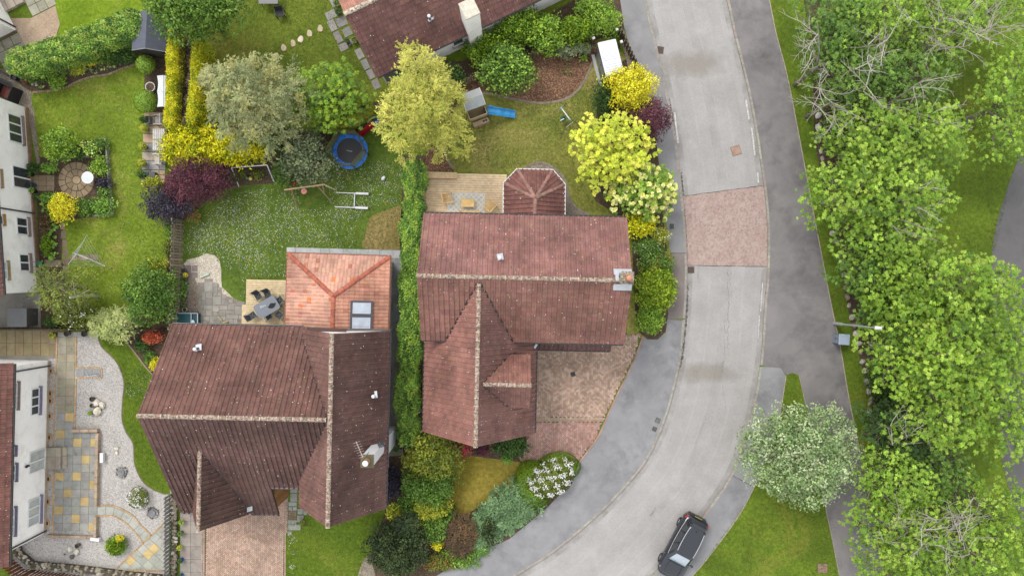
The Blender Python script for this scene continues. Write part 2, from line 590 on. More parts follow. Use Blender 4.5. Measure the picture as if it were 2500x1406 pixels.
Lw = pxline(LEFT, 0, 8)
Rw = pxline(RIGHT, 0, 8)
g = MB()
w = (1, 1, 1)
for line, fx in ((Lw, -260.0), (Rw, 260.0)):
 for a, b in zip(line, line[1:]):
  q = [(fx, a.y, 0), (a.x, a.y, 0), (b.x, b.y, 0), (fx, b.y, 0)]
  g.face(q if fx > 0 else q[::-1], w)
  g.face([(a.x, a.y, 0), (a.x, a.y, RZ - .01), (b.x, b.y, RZ - .01), (b.x, b.y, 0)], w)
La, Ra = resample(Lw, 160), resample(Rw, 160)
g.grid([[Vector((p.x, p.y, RZ - .01)) for p in La], [Vector((p.x, p.y, RZ - .01)) for p in Ra]], w)
struct(g.build('ground', M['grass']))

def sheet(name, poly, z, mat, parent=None, n=0, label=None, skirt=0.0):
 """flat surface from photo-pixel outline at height z (n>0: smoothed outline)"""
 pts = pxline(poly, z, n, True) if n else [P(x, y, z) for x, y in poly]
 if ngon_area([(p.x, p.y) for p in pts]) < 0:
  pts = pts[::-1]
 m = MB()
 m.face(pts, w)
 if skirt:
  m.grid([[Vector((p.x, p.y, z - skirt)) for p in pts], pts], w, closed=True)
 o = m.build(name, mat, parent)
 if parent is None:
  struct(o, label)
 return o

def between(line, y0, y1):
 """part of a world polyline between two photo rows"""
 ya, yb = P(0, y0).y, P(0, y1).y
 return [p for p in line if yb <= p.y <= ya]

# road surface
m = MB()
m.grid([[Vector((p.x, p.y, RZ)) for p in Ra], [Vector((p.x, p.y, RZ)) for p in La]], w)
road = struct(m.build('road', M['road']))

def sheet_w(name, pts, z, mat, parent=None):
 pts = [Vector((p[0], p[1], z)) for p in pts]
 if ngon_area([(p.x, p.y) for p in pts]) < 0:
  pts = pts[::-1]
 m = MB()
 m.face(pts, w)
 o = m.build(name, mat, parent)
 if parent is None:
  struct(o)
 return o

Lf, Rf = pxline(LEFT, 0, 24), pxline(RIGHT, 0, 24)
# pink block section across the road, slightly uneven seams
top = [P(1669 + t * 196, 479 - t * 26 + random.uniform(-.8, .8)) for t in np.linspace(0, 1, 16)]
bot = [P(1677 + t * 197, 648 + t * 3 + random.uniform(-.8, .8)) for t in np.linspace(1, 0, 16)]
sheet_w('paved_road_section', top + between(Rf, 460, 645) + bot + between(Lf, 484, 643)[::-1], RZ + 0.005, M['setts'], road)
M['road_tan'] = ground_mat('tan_road_patch', C(178, 168, 152), C(166, 154, 136), 0.8, C(200, 192, 180), 38, 0.35, fine=0.18, bstr=0.25)
M['crack'] = ground_mat('road_crack', C(122, 118, 114), C(150, 146, 142), 4.0, None, fine=0.3)
M['seam'] = ground_mat('tar_seam', C(84, 81, 79), C(112, 108, 104), 2.0, None, fine=0.2)
M['marking'] = ground_mat('worn_road_paint', C(214, 212, 206), C(226, 224, 220), 5.0, None, fine=0.2, dark=[(C(178, 174, 170), 9.0, 0.44, 0.56)])

def rough_poly(pts, a):
 out = []
 for i, (p, q) in enumerate(zip(pts, pts[1:] + pts[:1])):
  n = max(2, int(math.hypot(q[0] - p[0], q[1] - p[1]) / 9))
  for k in range(n):
   t = k / n
   out.append((p[0] + (q[0] - p[0]) * t + random.uniform(-a, a), p[1] + (q[1] - p[1]) * t + random.uniform(-a, a)))
 return out
def tan_mat(name, cx, cy, rx, ry):
 """washed-out tan stain fading at its edges, painted as dried mud on the road"""
 c = P(cx, cy)
 mm, nt, b, out = new_mat(name)
 mp = nt.nodes.new('ShaderNodeMapping')
 mp.inputs['Location'].default_value = (-c.x / PX(rx), -c.y / PX(ry), 0)
 mp.inputs['Scale'].default_value = (1 / PX(rx), 1 / PX(ry), 0)
 nt.links.new(pos(nt), mp.inputs['Vector'])
 ln = nt.nodes.new('ShaderNodeVectorMath'); ln.operation = 'LENGTH'
 nt.links.new(mp.outputs[0], ln.inputs[0])
 d = math_n(nt, 'ADD', ln.outputs['Value'], math_n(nt, 'MULTIPLY', math_n(nt, 'SUBTRACT', noise(nt, 1.2, 5, 0.65), 0.5), 1.0))
 base = mix(nt, ramp(nt, noise(nt, 30, 3, 0.7), [(0.25, 0.0), (0.75, 1.0)]), C(172, 167, 162), C(160, 155, 150))
 nt.links.new(mix(nt, ramp(nt, d, [(0.55, 0.8), (0.95, 0.5)]), base, C(166, 154, 136)), b.inputs['Base Color'])
 b.inputs['Roughness'].default_value = 0.95
 tr = nt.nodes.new('ShaderNodeBsdfTransparent')
 ms = nt.nodes.new('ShaderNodeMixShader')
 nt.links.new(ramp(nt, d, [(0.3, 0.34), (0.95, 0.0)]), ms.inputs[0])
 nt.links.new(tr.outputs[0], ms.inputs[1]); nt.links.new(b.outputs[0], ms.inputs[2])
 nt.links.new(ms.outputs[0], out.inputs[0])
 return mm
for nm, cx, cy, rx, ry in (('a', 1690, 155, 100, 42), ('b', 1725, 912, 110, 32)):
 sheet('dried_mud_patch', [(cx - rx * 1.02 if nm == 'a' else cx - 70, cy - ry), (cx + rx, cy - ry), (cx + rx, cy + ry), (cx - rx * .75 if nm == 'a' else cx - 76, cy + ry)], RZ + 0.004, tan_mat('dried_mud_' + nm, cx, cy, rx, ry), road)

def wander(p, q, n, amp):
 out = []
 off = 0
 for k in range(n + 1):
  t = k / n
  off = off * 0.6 + random.uniform(-amp, amp)
  out.append((p[0] + (q[0] - p[0]) * t + off, p[1] + (q[1] - p[1]) * t))
 return out
def ribbon(m, pts, wd, z, jitter=0.5):
 rows = [[], []]
 pts = [P(x, y, z) for x, y in pts]
 for i, p in enumerate(pts):
  d = (pts[min(i + 1, len(pts) - 1)] - pts[max(i - 1, 0)]).normalized()
  nrm = Vector((-d.y, d.x, 0))
  h = wd / 2 * (1 + random.uniform(-jitter, jitter))
  rows[0].append(p + nrm * h); rows[1].append(p - nrm * h)
 m.grid(rows[::-1], w)
m = MB()
for p, q, wd in (((1776, 655), (1779, 760), .05), ((1784, 660), (1786, 730), .03), ((1779, 760), (1776, 850), .035), ((1770, 780), (1768, 875), .03), ((1768, 880), (1757, 925), .06),
     ((1703, 655), (1706, 690), .03), ((1600, 1238), (1590, 1258), .08), ((1760, 910), (1772, 1000), .02), ((1735, 985), (1690, 1110), .015), ((1800, 250), (1812, 330), .012), ((1788, 190), (1800, 250), .012)):
 ribbon(m, wander(p, q, 26, 2.2 if wd > .02 else .6), wd * .6, RZ + 0.006, 0.95)
m.build('road_crack', M['crack'], road)
m = MB()
ribbon(m, [(1669 + t * 196, 479 - t * 26 + random.uniform(-.6, .6)) for t in np.linspace(0, 1, 20)], .045, RZ + 0.007, .5)
ribbon(m, [(1677 + t * 197, 648 + t * 3 + random.uniform(-.5, .5)) for t in np.linspace(0, 1, 20)], .04, RZ + 0.007, .5)
for y0, y1, wd, off in ((690, 900, .09, 3.4), (420, 480, .07, 3), (240, 330, .035, 2), (500, 640, .03, 2)):
 pp = between(Lf, y0, y1)
 ribbon(m, [(p.x * F / H + CX + off + random.uniform(-1, 1), CY - p.y * F / H) for p in resample(pp, 60)], wd, RZ + 0.006, .95)
m.build('tar_seam', M['seam'], road)
for pts in ([(1647, 275), (1651, 312), (1656, 350)], [(1821, 244), (1825, 268), (1829, 292)], [(1835, 312), (1839, 345), (1843, 380)], [(1850, 422), (1852, 446)], [(1862, 690), (1857, 760)], [(1854, 770), (1851, 826)]):
 mm = MB()
 ribbon(mm, pts, .11 if pts[0][1] < 600 else .05, RZ + 0.007, .15)
 mm.build('road_marking', M['marking'], road)

def wear_mat(name, col, a):
 mm, nt, b, out = new_mat(name)
 b.inputs['Base Color'].default_value = (*col, 1)
 b.inputs['Roughness'].default_value = .9
 tr = nt.nodes.new('ShaderNodeBsdfTransparent'); ms = nt.nodes.new('ShaderNodeMixShader')
 nt.links.new(ramp(nt, noise(nt, .7, 7, .75), [(.40, 0.0), (.80, a)]), ms.inputs[0])
 nt.links.new(tr.outputs[0], ms.inputs[1]); nt.links.new(b.outputs[0], ms.inputs[2]); nt.links.new(ms.outputs[0], out.inputs[0])
 return mm
for f, hw, mt in ((.21, .07, wear_mat('tyre_polish', C(200, 197, 194), .20)), (.37, .06, None), (.5, .06, wear_mat('oil_drip', C(130, 126, 124), .16)), (.64, .06, None), (.80, .07, None), (.04, .035, wear_mat('kerb_grit', C(124, 116, 106), .4)), (.965, .03, None)):
 mt = mt or (bpy.data.materials['tyre_polish'] if f < .9 else bpy.data.materials['kerb_grit'])
 mm = MB()
 mm.grid([[Vector((*La[i].lerp(Ra[i], f + hw).xy, RZ + .003)) for i in range(160)], [Vector((*La[i].lerp(Ra[i], f - hw).xy, RZ + .003)) for i in range(160)]], w)
 mm.build('tyre_wear', mt, road)

# ------------------------------------------------------------------ pavements and kerbs
GARDEN = [(1440, -140), (1504, -10), (1526, 75), (1549, 155), (1570, 240), (1590, 330), (1604, 420), (1614, 520), (1625, 618)]
GARDEN2 = [(1625, 618), (1622, 700), (1616, 778)]
FRONT = [(1616, 778), (1574, 815), (1567, 822), (1547, 876), (1513, 947), (1484, 1009), (1459, 1064), (1414, 1126), (1397, 1176), (1334, 1240), (1243, 1315), (1126, 1369), (1060, 1408), (700, 1650)]
def pave(name, edge, kerb, mat):
 return sheet_w(name, [P(x, y) for x, y in edge] + kerb[::-1], 0.004, mat)
pv1 = pave('pavement', GARDEN, between(Lf, -140, 619), M['pave'])
M['pave_brown'] = ground_mat('brown_tarmac_pavement', C(140, 130, 126), C(126, 117, 114), 0.6, None, fine=0.14, dark=[(C(108, 102, 102), 0.8, 0.55, 0.8)])
pv2 = pave('pavement', GARDEN2, between(Lf, 617, 779), M['pave_brown'])
pv3 = pave('pavement', FRONT, between(Lf, 777, 1650), M['pave_light'])
ISL_L = [(1919, 917), (1908, 987), (1899, 1030), (1872, 1110), (1838, 1194), (1800, 1263), (1730, 1358), (1687, 1408), (1600, 1500)]
ISL_R = [(1951, 917), (1969, 997), (1992, 1110), (2016, 1241), (2028, 1297), (2050, 1408), (2070, 1500)]
VERGE = [(1850, -140), (1878, 0), (1894, 80), (1922, 187), (1948, 319), (1969, 430), (1990, 541), (2013, 660), (2030, 748), (2052, 851), (2070, 959), (2087, 1044), (2101, 1109), (2124, 1229), (2136, 1294), (2158, 1403), (2180, 1500)]
Vf = pxline(VERGE, 0, 8)
path = sheet_w('footpath', between(Rf, -140, 893) + [P(1880, 897), P(1905, 899), P(1921, 915), P(1935, 910), P(1949, 915)] + pxline(ISL_R, 0, 6) + Vf[::-1], 0.004, M['path'])
pv4 = sheet_w('pavement', between(Rf, 892, 1500) + pxline(ISL_L, 0, 6)[::-1] + [P(1905, 898), P(1880, 896)], 0.005, M['pave_light'])
m = MB()
ribbon(m, wander((1786, 1159), (1835, 1185), 8, .5), .05, 0.011, .2)
m.build('tar_seam', M['seam'], pv4)
m = MB()
ribbon(m, [(1617, 779), (1640, 780), (1668, 781)], .035, 0.011)
ribbon(m, [(1630, 618), (1676, 618)], .03, 0.011)
m.build('tar_seam', M['seam'], pv3)
m = MB()
m.face([P(2021, 795, .009), P(2037, 792, .009), P(2052, 842, .009), P(2030, 848, .009), P(2024, 825, .009)][::-1], w)
m.build('tarmac_patch', M['path_low'], path)

def kerbs(parent, line, side, off, wd, ln, top, bot, col, name='kerb_stone', mat='stone', gap=.012):
 """kerb stones one by one along a world polyline; side=+1 puts them to the left of travel"""
 d = [0.0]
 for a, b in zip(line, line[1:]):
  d.append(d[-1] + (b - a).length)
 n = int(d[-1] / ln)
 pts = resample(line, n + 1)
 nr = []
 for i, p in enumerate(pts):
  t = (pts[min(i + 1, n)] - pts[max(i - 1, 0)]).normalized()
  nr.append(Vector((-t.y, t.x, 0)) * side)
 for i in range(n):
  a, b = pts[i], pts[i + 1]
  t = (b - a).normalized() * gap
  a2, b2 = a + t, b - t
  j = random.uniform(-.006, .006)
  q = [a2 + nr[i] * (off + j), b2 + nr[i + 1] * (off + j), b2 + nr[i + 1] * (off + wd + j), a2 + nr[i] * (off + wd + j)]
  if side < 0:
   q = q[::-1]
  mm = MB()
  c = jit(col, .12, .04)
  dz = random.uniform(-.004, .004)
  mm.hexa([Vector((p.x, p.y, bot)) for p in q] + [Vector((p.x, p.y, top + dz)) for p in q], c)
  mm.build(name, M[mat], parent)
KC = C(158, 152, 142)
for par, y0, y1 in ((pv1, -60, 618), (pv2, 618, 780), (pv3, 780, 1440)):
 kerbs(par, between(Lf, y0, y1), -1, -0.005, .15, .9, .012, RZ - .02, KC)
kerbs(path, between(Rf, -60, 893), 1, -0.005, .15, .9, .012, RZ - .02, KC)
kerbs(pv4, between(Rf, 893, 1440), 1, -0.005, .15, .9, .012, RZ - .02, KC)
# thin concrete edging of the footpath and the grass island (pieces too thin to pick apart)
def edging(parent, line, wd, h, col, mat='stone', name='edging'):
 mm = MB()
 rows = [[], [], [], []]
 for i, p in enumerate(line):
  t = (line[min(i + 1, len(line) - 1)] - line[max(i - 1, 0)]).normalized()
  nn = Vector((-t.y, t.x, 0)) * (wd / 2)
  for r, q, z in ((0, -1, -.02), (1, -1, h), (2, 1, h), (3, 1, -.02)):
   rows[r].append(Vector((p.x + nn.x * q, p.y + nn.y * q, z)))
 mm.grid(rows, col)
 return mm.build(name, M[mat], parent)
edging(path, Vf, .06, .03, C(170, 158, 140))
edging(path, pxline(ISL_R, 0, 6), .06, .022, C(150, 142, 128))
edging(pv4, pxline(ISL_L, 0, 6), .06, .025, C(168, 156, 140))

# ------------------------------------------------------------------ lawns and loose surfaces
sheet('lawn', [(78, 222), (150, 212), (220, 188), (330, 158), (352, 175), (352, 300), (346, 450), (400, 450), (442, 540), (436, 802), (100, 802), (100, 690), (98, 600), (88, 400), (68, 265)], .008, M['grass_left'])
sheet('lawn', [(128, -60), (345, -60), (350, 70), (200, 130), (130, 105), (141, 85), (145, 60), (134, 15)], .008, M['grass_lime'])
sheet('lawn', [(470, -60), (1000, -60), (1000, 300), (470, 360)], .008, M['grass_top'])
daisy_poly = [(447, 545), (500, 480), (570, 455), (700, 400), (830, 330), (940, 300), (1010, 330), (1010, 620), (720, 620), (720, 815), (443, 815)]
sheet('lawn', daisy_poly, .010, M['grass_daisy'])
sheet('bare_lawn_patch', [(905, 530), (940, 515), (985, 505), (990, 560), (988, 605), (890, 607), (893, 570)], .013, grass_mat('worn_grass', C(112, 106, 48), C(136, 124, 66), C(160, 140, 92), .44), n=4)
sheet('lawn', [(1040, 300), (1120, 190), (1300, 200), (1450, 60), (1540, 150), (1610, 420), (1640, 640), (1625, 815), (1530, 830), (1530, 525), (1040, 525)], .010, M['grass_dry'])
sheet('lawn', [(1200, -60), (1505, -60), (1520, 75), (1300, 130)], .008, M['grass_top'])
sheet('lawn', [(1098, 1110), (1150, 1095), (1285, 1095), (1330, 1128), (1300, 1150), (1280, 1190), (1200, 1225), (1140, 1262), (1100, 1270), (1080, 1240)], .010, M['grass_gold'], n=4)
sheet('lawn', [(700, 1180), (960, 1180), (960, 1330), (885, 1440), (697, 1440)], .008, M['grass_deep'])
sheet('gravel_yard', [(115, 812), (405, 806), (425, 1000), (412, 1440), (20, 1440), (40, 1300), (100, 1300)], .006, M['gravel'])
CRES = [(240, 824), (249, 847), (276, 873), (294, 900), (303, 936), (300, 971), (298, 1020), (307, 1052), (325, 1083), (329, 1132), (347, 1172), (374, 1194), (404, 1206)]
cres_r = [(415, 1206), (415, 1000), (400, 930), (370, 911), (352, 891), (329, 860), (307, 833), (290, 815), (240, 812)]
sheet('lawn', [(p.x * F / H + CX, CY - p.y * F / H) for p in pxline(CRES, 0, 5)] + cres_r, .012, M['grass_deep'])
edging(None, pxline(CRES, 0, 5), .07, .03, C(120, 112, 96), name='lawn_edging')['kind'] = 'structure'
edging(None, pxline([(307, 833), (329, 860), (352, 891), (372, 914)], 0, 5), .08, .03, C(150, 136, 112), name='lawn_edging')['kind'] = 'structure'
sheet('flower_bed', [(300, 806), (410, 806), (400, 930), (372, 913), (352, 890), (329, 859), (307, 832)], .016, M['soil'])
sheet('gravel_patch', [(452, 640), (457, 634), (484, 628), (504, 619), (525, 624), (536, 636), (540, 660), (540, 684), (542, 701), (557, 715), (569, 727), (578, 736), (600, 742), (600, 815), (436, 815), (440, 660)], .014, M['gravel_pale'])
sheet('soil_strip', [(440, 655), (462, 660), (486, 705), (487, 760), (486, 815), (436, 815)], .017, M['gravel_brown'], n=3)
# left garden: beds, gravel, house-side strips
sheet('flower_bed', [(60, 215), (30, 190), (110, 170), (330, 60), (410, 60), (410, 120), (408, 300), (353, 285), (353, 172), (330, 158), (300, 168), (262, 183), (225, 188), (190, 200), (160, 215), (130, 222), (80, 226)], .014, M['soil'])
sheet('gravel_strip', [(-60, 150), (40, 180), (75, 210), (78, 262), (66, 265), (0, 235), (-60, 235)], .012, M['gravel_brown'])
sheet('dry_earth_patch', [(20, 45), (75, 45), (135, 15), (146, 60), (138, 85), (115, 118), (62, 125), (40, 75)], .013, M['sand'])
sheet('gravel_strip', [(66, 262), (82, 262), (98, 400), (90, 402)], .016, M['gravel_brown'])
sheet('flower_bed', [(86, 380), (150, 395), (158, 480), (150, 640), (160, 650), (160, 720), (240, 790), (100, 802), (98, 690), (94, 600)], .014, M['soil'])
sheet('flower_bed', [(130, 388), (200, 345), (262, 338), (272, 440), (280, 522), (178, 536), (150, 520), (150, 400)], .015, M['soil'])
sheet('flower_bed', [(418, 540), (448, 540), (442, 640), (436, 700), (400, 700), (410, 620)], .014, M['soil'])
sheet('flower_bed', [(300, 790), (320, 760), (445, 700), (440, 806), (240, 806)], .014, M['soil'])
sheet('gravel_strip', [(118, 876), (140, 876), (131, 1310), (106, 1310)], .018, M['gravel'])
sheet('concrete_strip', [(-40, 868), (140, 868), (140, 880), (-40, 882)], .016, M['concrete'])
sheet('yard', [(-40, 718), (100, 716), (140, 760), (150, 806), (-40, 806)], .012, M['concrete'])
# planting strip under the right-hand trees, mulch under the hedges and shrubs
sheet('undergrowth_strip', [(1985, -60), (1975, 80), (1985, 200), (1988, 330), (2005, 430), (2030, 540), (2052, 640), (2072, 760), (2095, 860), (2120, 960), (2140, 1080), (2150, 1200), (2170, 1300), (2200, 1440), (2420, 1440), (2380, 1200), (2330, 1090), (2260, 900), (2250, 700), (2250, 540), (2260, 380), (2260, 220), (2280, -60)], .012, M['soil'], n=3)
sheet('car_park', [(2600, 300), (2500, 370), (2485, 393), (2458, 463), (2433, 548), (2420, 637), (2414, 800), (2425, 950), (2445, 1110), (2463, 1190), (2510, 1290), (2620, 1400)], .010, M['tarmac_dark'], n=4)
sheet('flower_bed', [(470, 315), (660, 300), (780, 330), (780, 300), (940, 240), (960, 285), (800, 345), (790, 400), (730, 440), (670, 448), (570, 455), (530, 470), (440, 545), (400, 540), (380, 440), (470, 400)], .013, M['soil'])
sheet('hedge_bed', [(985, 380), (1040, 380), (1035, 640), (1030, 1100), (940, 1110), (955, 830), (975, 620)], .013, M['soil'])
sheet('side_path', [(945, 610), (990, 610), (985, 815), (975, 1000), (985, 1110), (935, 1115), (940, 800)], .015, M['concrete'])
sheet('flower_bed', [(938, 1100), (1095, 1060), (1110, 1110), (1090, 1190), (1095, 1260), (1140, 1255), (1200, 1215), (1270, 1185), (1300, 1140), (1410, 1126), (1397, 1176), (1334, 1240), (1243, 1315), (1126, 1369), (1060, 1408), (1040, 1440), (885, 1440), (900, 1350), (940, 1250)], .012, M['soil'])
sheet('front_border', [(1090, 1050), (1300, 1050), (1290, 1100), (1275, 1128), (1210, 1120), (1150, 1112), (1100, 1118)], .014, M['soil'])
sheet('gravel_corner', [(885, 1370), (905, 1368), (920, 1440), (870, 1440)], .018, M['gravel_brown'], n=3)
sheet('flower_bed', [(1030, 150), (1130, 150), (1300, 60), (1505, -60), (1525, 75), (1450, 100), (1300, 140), (1140, 200), (1100, 290), (1040, 300)], .015, M['soil'])
sheet('flower_bed', [(1470, 190), (1555, 150), (1600, 330), (1618, 520), (1630, 640), (1625, 810), (1560, 810), (1545, 650), (1540, 560), (1500, 520), (1440, 460), (1460, 250)], .013, M['soil'], n=3)
sheet('roadside_verge', [(1505, 60), (1524, 75), (1556, 175), (1570, 250), (1545, 250), (1530, 150)], .018, M['gravel_brown'])
bark_bed = [(1175, 227), (1238, 239), (1298, 251), (1343, 251), (1388, 239), (1418, 212), (1436, 179), (1448, 149)]
sheet('bark_bed', [(1110, 215), (1140, 195), (1300, 140), (1452, 100), (1460, 130)] + [(p.x * F / H + CX, CY - p.y * F / H) for p in pxline(bark_bed, 0, 5)][::-1] + [(1130, 222)], .018, M['bark_chip'])
sheet('bark_bed', [(1050, 340), (1082, 352), (1089, 385), (1108, 413), (1108, 425), (1040, 425), (1040, 345)], .018, M['bark_chip'])
bay_edge = [(1262, 425), (1280, 412), (1308, 397), (1338, 402), (1366, 421), (1383, 448), (1390, 482), (1410, 510), (1440, 524)]
sheet('gravel_bed', [(p.x * F / H + CX, CY - p.y * F / H) for p in pxline(bay_edge, 0, 4)] + [(1440, 540), (1262, 540)], .018, M['gravel_brown'])
for ln, nm in ((bark_bed, 0), ([(1083, 352), (1089, 385), (1108, 413)], 1), (bay_edge, 2)):
 bd = struct(link('bed_edging', None))
 kerbs(bd, pxline(ln, 0, 6), 1, -.08, .16, .46, .045, -.01, C(140, 128, 112), name='edging_stone', gap=.008)
bd = struct(link('bed_edging', None))
kerbs(bd, pxline([(80, 226), (130, 222), (160, 215), (190, 200), (225, 188), (262, 183), (300, 168), (330, 158)], 0, 6), 1, -.07, .14, .4, .04, -.01, C(150, 132, 108), name='edging_stone', gap=.012)

# ------------------------------------------------------------------ slabs
def slab(parent, pts, z0, z1, col, name='slab', mat='slab', bev=.008, a=.10):
 mm = MB()
 mm.prism([(p[0], p[1]) for p in pts], z0, z1 + random.uniform(-.003, .003), jit(col, a, .03), bev=bev)
 return mm.build(name, M[mat], parent)

def shrink(q, gm):
 cx = sum(p[0] for p in q) / len(q); cy = sum(p[1] for p in q) / len(q)
 out = []
 for p in q:
  dx, dy = p[0] - cx, p[1] - cy
  out.append((cx + dx - math.copysign(gm, dx) if abs(dx) > gm else cx + dx, cy + dy - math.copysign(gm, dy) if abs(dy) > gm else cy + dy))
 return out

def pave_set(name, label):
 o = link(name, None)
 return struct(o, label)

GREY, GREY2, TAN, YEL = C(160, 158, 150), C(150, 150, 146), C(158, 144, 112), C(196, 172, 120)
yellow = {(1, 9), (0, 11), (2, 12), (4, 12), (3, 14), (0, 16), (2, 16), (4, 17), (1, 18), (3, 19), (0, 20), (2, 21), (4, 22)}
pt = pave_set('slab_patio', 'grey slab patio with scattered yellow slabs by white house')
for r in range(23):
 for c in range(5 if r >= 11 else 2):
  y0 = 822 + 20.6 * r; x0 = 143 - .0232 * (y0 - 830) + 20.9 * c
  q = [P(x0, y0), P(x0 + 20.9, y0 + .4), P(x0 + 20.4, y0 + 21), P(x0 - .5, y0 + 20.6)]
  col = YEL if (c, r) in yellow else (mixc(GREY, TAN, .55) if r < 9 else mixc(GREY2, GREY, random.random()))
  slab(pt, shrink(q, .008), 0, .032, col)
for x0 in (186, 206, 226):     # landing beside the rotary dryer
 slab(pt, shrink([P(x0, 898), P(x0 + 20, 898), P(x0 + 20, 918), P(x0, 918)], .008), 0, .03, GREY2)
pt = pave_set('slab_path', 'tan slab path above the white house')
for r in range(2):
 for c in range(-2, 7):
  x0 = 17 + 20.7 * c; y0 = 806 + 31.5 * r
  if x0 > 125: continue
  slab(pt, shrink([P(x0, y0), P(x0 + 20.7, y0), P(x0 + 20.7, y0 + 31.5), P(x0, y0 + 31.5)], .009), 0, .03, C(150, 136, 104))
pt = pave_set('curved_slab_path', 'curved path of pale grey slabs between tan brick edging')
inn = [(238, 1256), (258, 1255.5), (277, 1256.5), (296, 1265), (313.6, 1278), (328, 1292.5), (341, 1308.6), (351, 1322)]
outr = [(238, 1235.5), (259, 1235), (280, 1237), (304, 1247.5), (325, 1261), (341, 1280), (355, 1294), (370, 1309)]
for i in range(7):
 slab(pt, shrink([P(*inn[i]), P(*inn[i + 1]), P(*outr[i + 1]), P(*outr[i])], .01), 0, .03, C(172, 172, 164))
TANB = C(188, 158, 120)
def brick_row(parent, line, ln=.2, wd=.1, col=TANB, h=.05, name='edging_brick'):
 """row of small edging bricks, one joined strip (each under ten pixels)"""
 d = sum((b - a).length for a, b in zip(line, line[1:]))
 n = max(1, int(d / ln))
 pts = resample(line, n + 1)
 mm = MB()
 for a, b in zip(pts, pts[1:]):
  c = (a + b) / 2
  mm.box((c.x, c.y, h / 2), ((b - a).length - .012, wd, h), jit(col, .14, .05), math.atan2(b.y - a.y, b.x - a.x), bev=.004)
 o = mm.build(name, M['brick'], parent)
 o['kind'] = 'stuff'
 return o
brick_row(pt, pxline([(x, y + 2.5) for x, y in inn], 0, 5))
brick_row(pt, pxline([(x, y - 2.5) for x, y in outr], 0, 5))
pt2 = pave_set('diagonal_slab_patio', 'diagonal slab patio with yellow slabs beside the slat fence')
tri = [(404, 1276), (404, 1390), (284, 1390)]
def clip_poly(poly, a, b):
 """keep the side left of a->b (px coords)"""
 out = []
 f = lambda p: (b[0] - a[0]) * (p[1] - a[1]) - (b[1] - a[1]) * (p[0] - a[0])
 for p, q in zip(poly, poly[1:] + poly[:1]):
  fp, fq = f(p), f(q)
  if fp >= 0: out.append(p)
  if (fp >= 0) != (fq >= 0):
   t = fp / (fp - fq)
   out.append((p[0] + (q[0] - p[0]) * t, p[1] + (q[1] - p[1]) * t))
 return out
ux, uy = 14.2, 13.3
for i in range(-9, 9):
 for j in range(-9, 9):
  cx0 = 362 + i * ux - j * 14.6; cy0 = 1352 + i * uy + j * 14.2
  q = [(cx0 - ux / 2 + 7.3, cy0 - uy / 2 - 7.1), (cx0 + ux / 2 + 7.3, cy0 + uy / 2 - 7.1), (cx0 + ux / 2 - 7.3, cy0 + uy / 2 + 7.1), (cx0 - ux / 2 - 7.3, cy0 - uy / 2 + 7.1)]
  for k in range(3):
   q = clip_poly(q, tri[k], tri[(k + 1) % 3])
   if len(q) < 3: break
  if len(q) < 3 or abs(ngon_area(q)) < 25: continue
  slab(pt2, shrink([P(*p) for p in q], .008), 0, .03, YEL if (i, j) in ((0, 0), (-1, 2), (0, -1), (1, -3)) else C(172, 172, 162))
brick_row(pt2, pxline([(403, 1274), (282, 1390)], 0, 2))
brick_row(pt2, pxline([(282, 1392), (404, 1392)], 0, 2))
bs = pave_set('brick_edging', 'tan brick edging strips around the gravel')
for ln in ([(140, 822), (135, 960), (131, 1090)], [(186, 822), (186, 897)], [(186, 898), (249, 898), (249, 922), (186, 922), (183, 1048)], [(132, 1145), (129, 1305)]):
 brick_row(bs, pxline(ln, 0, 1))
# low brick wall round the sunken patio
lw = thing('low_wall', 'low tan brick wall edging the sunken slab patio on two sides', 'wall', P(240, 1180))
def coping(parent, line, ln, wd, h, col, name='coping_stone', mat='stone', base=0.0, ja=.1):
 d = sum((b - a).length for a, b in zip(line, line[1:]))
 n = max(1, int(d / ln)); pts = resample(line, n + 1)
 o = parent.location
 for a, b in zip(pts, pts[1:]):
  c = (a + b) / 2
  mm = MB()
  mm.box((c.x - o.x, c.y - o.y, base + h / 2), ((b - a).length - .015, wd * random.uniform(.94, 1.04), h * random.uniform(.97, 1.03)), jit(col, ja, .04), math.atan2(b.y - a.y, b.x - a.x), bev=.012)
  mm.build(name, M[mat], parent)
WALLC = C(172, 152, 130)
coping(lw, pxline([(180, 1049), (244, 1049)], 0, 1), .45, .2, .32, WALLC)
coping(lw, pxline([(243, 1055), (239, 1232)], 0, 1), .45, .2, .32, WALLC)
coping(lw, pxline([(238, 1258), (237, 1308)], 0, 1), .45, .2, .32, WALLC)
coping(lw, pxline([(118, 1306), (232, 1309)], 0, 1), .45, .18, .22, WALLC)
st = thing('stone_step', 'pale flagstone step outside the french doors of the white house', 'step', P(133, 1116))
for x0, x1, hh in ((112, 122, .30), (122, 142, .30), (142, 154, .30), (155, 166, .14)):
 for y0, y1 in ((1090, 1112), (1112, 1142)):
  q = [P(x0, y0) - st.location, P(x1, y0) - st.location, P(x1, y1) - st.location, P(x0, y1) - st.location]
  slab(st, shrink(q, .006), 0, hh, C(168, 158, 142))
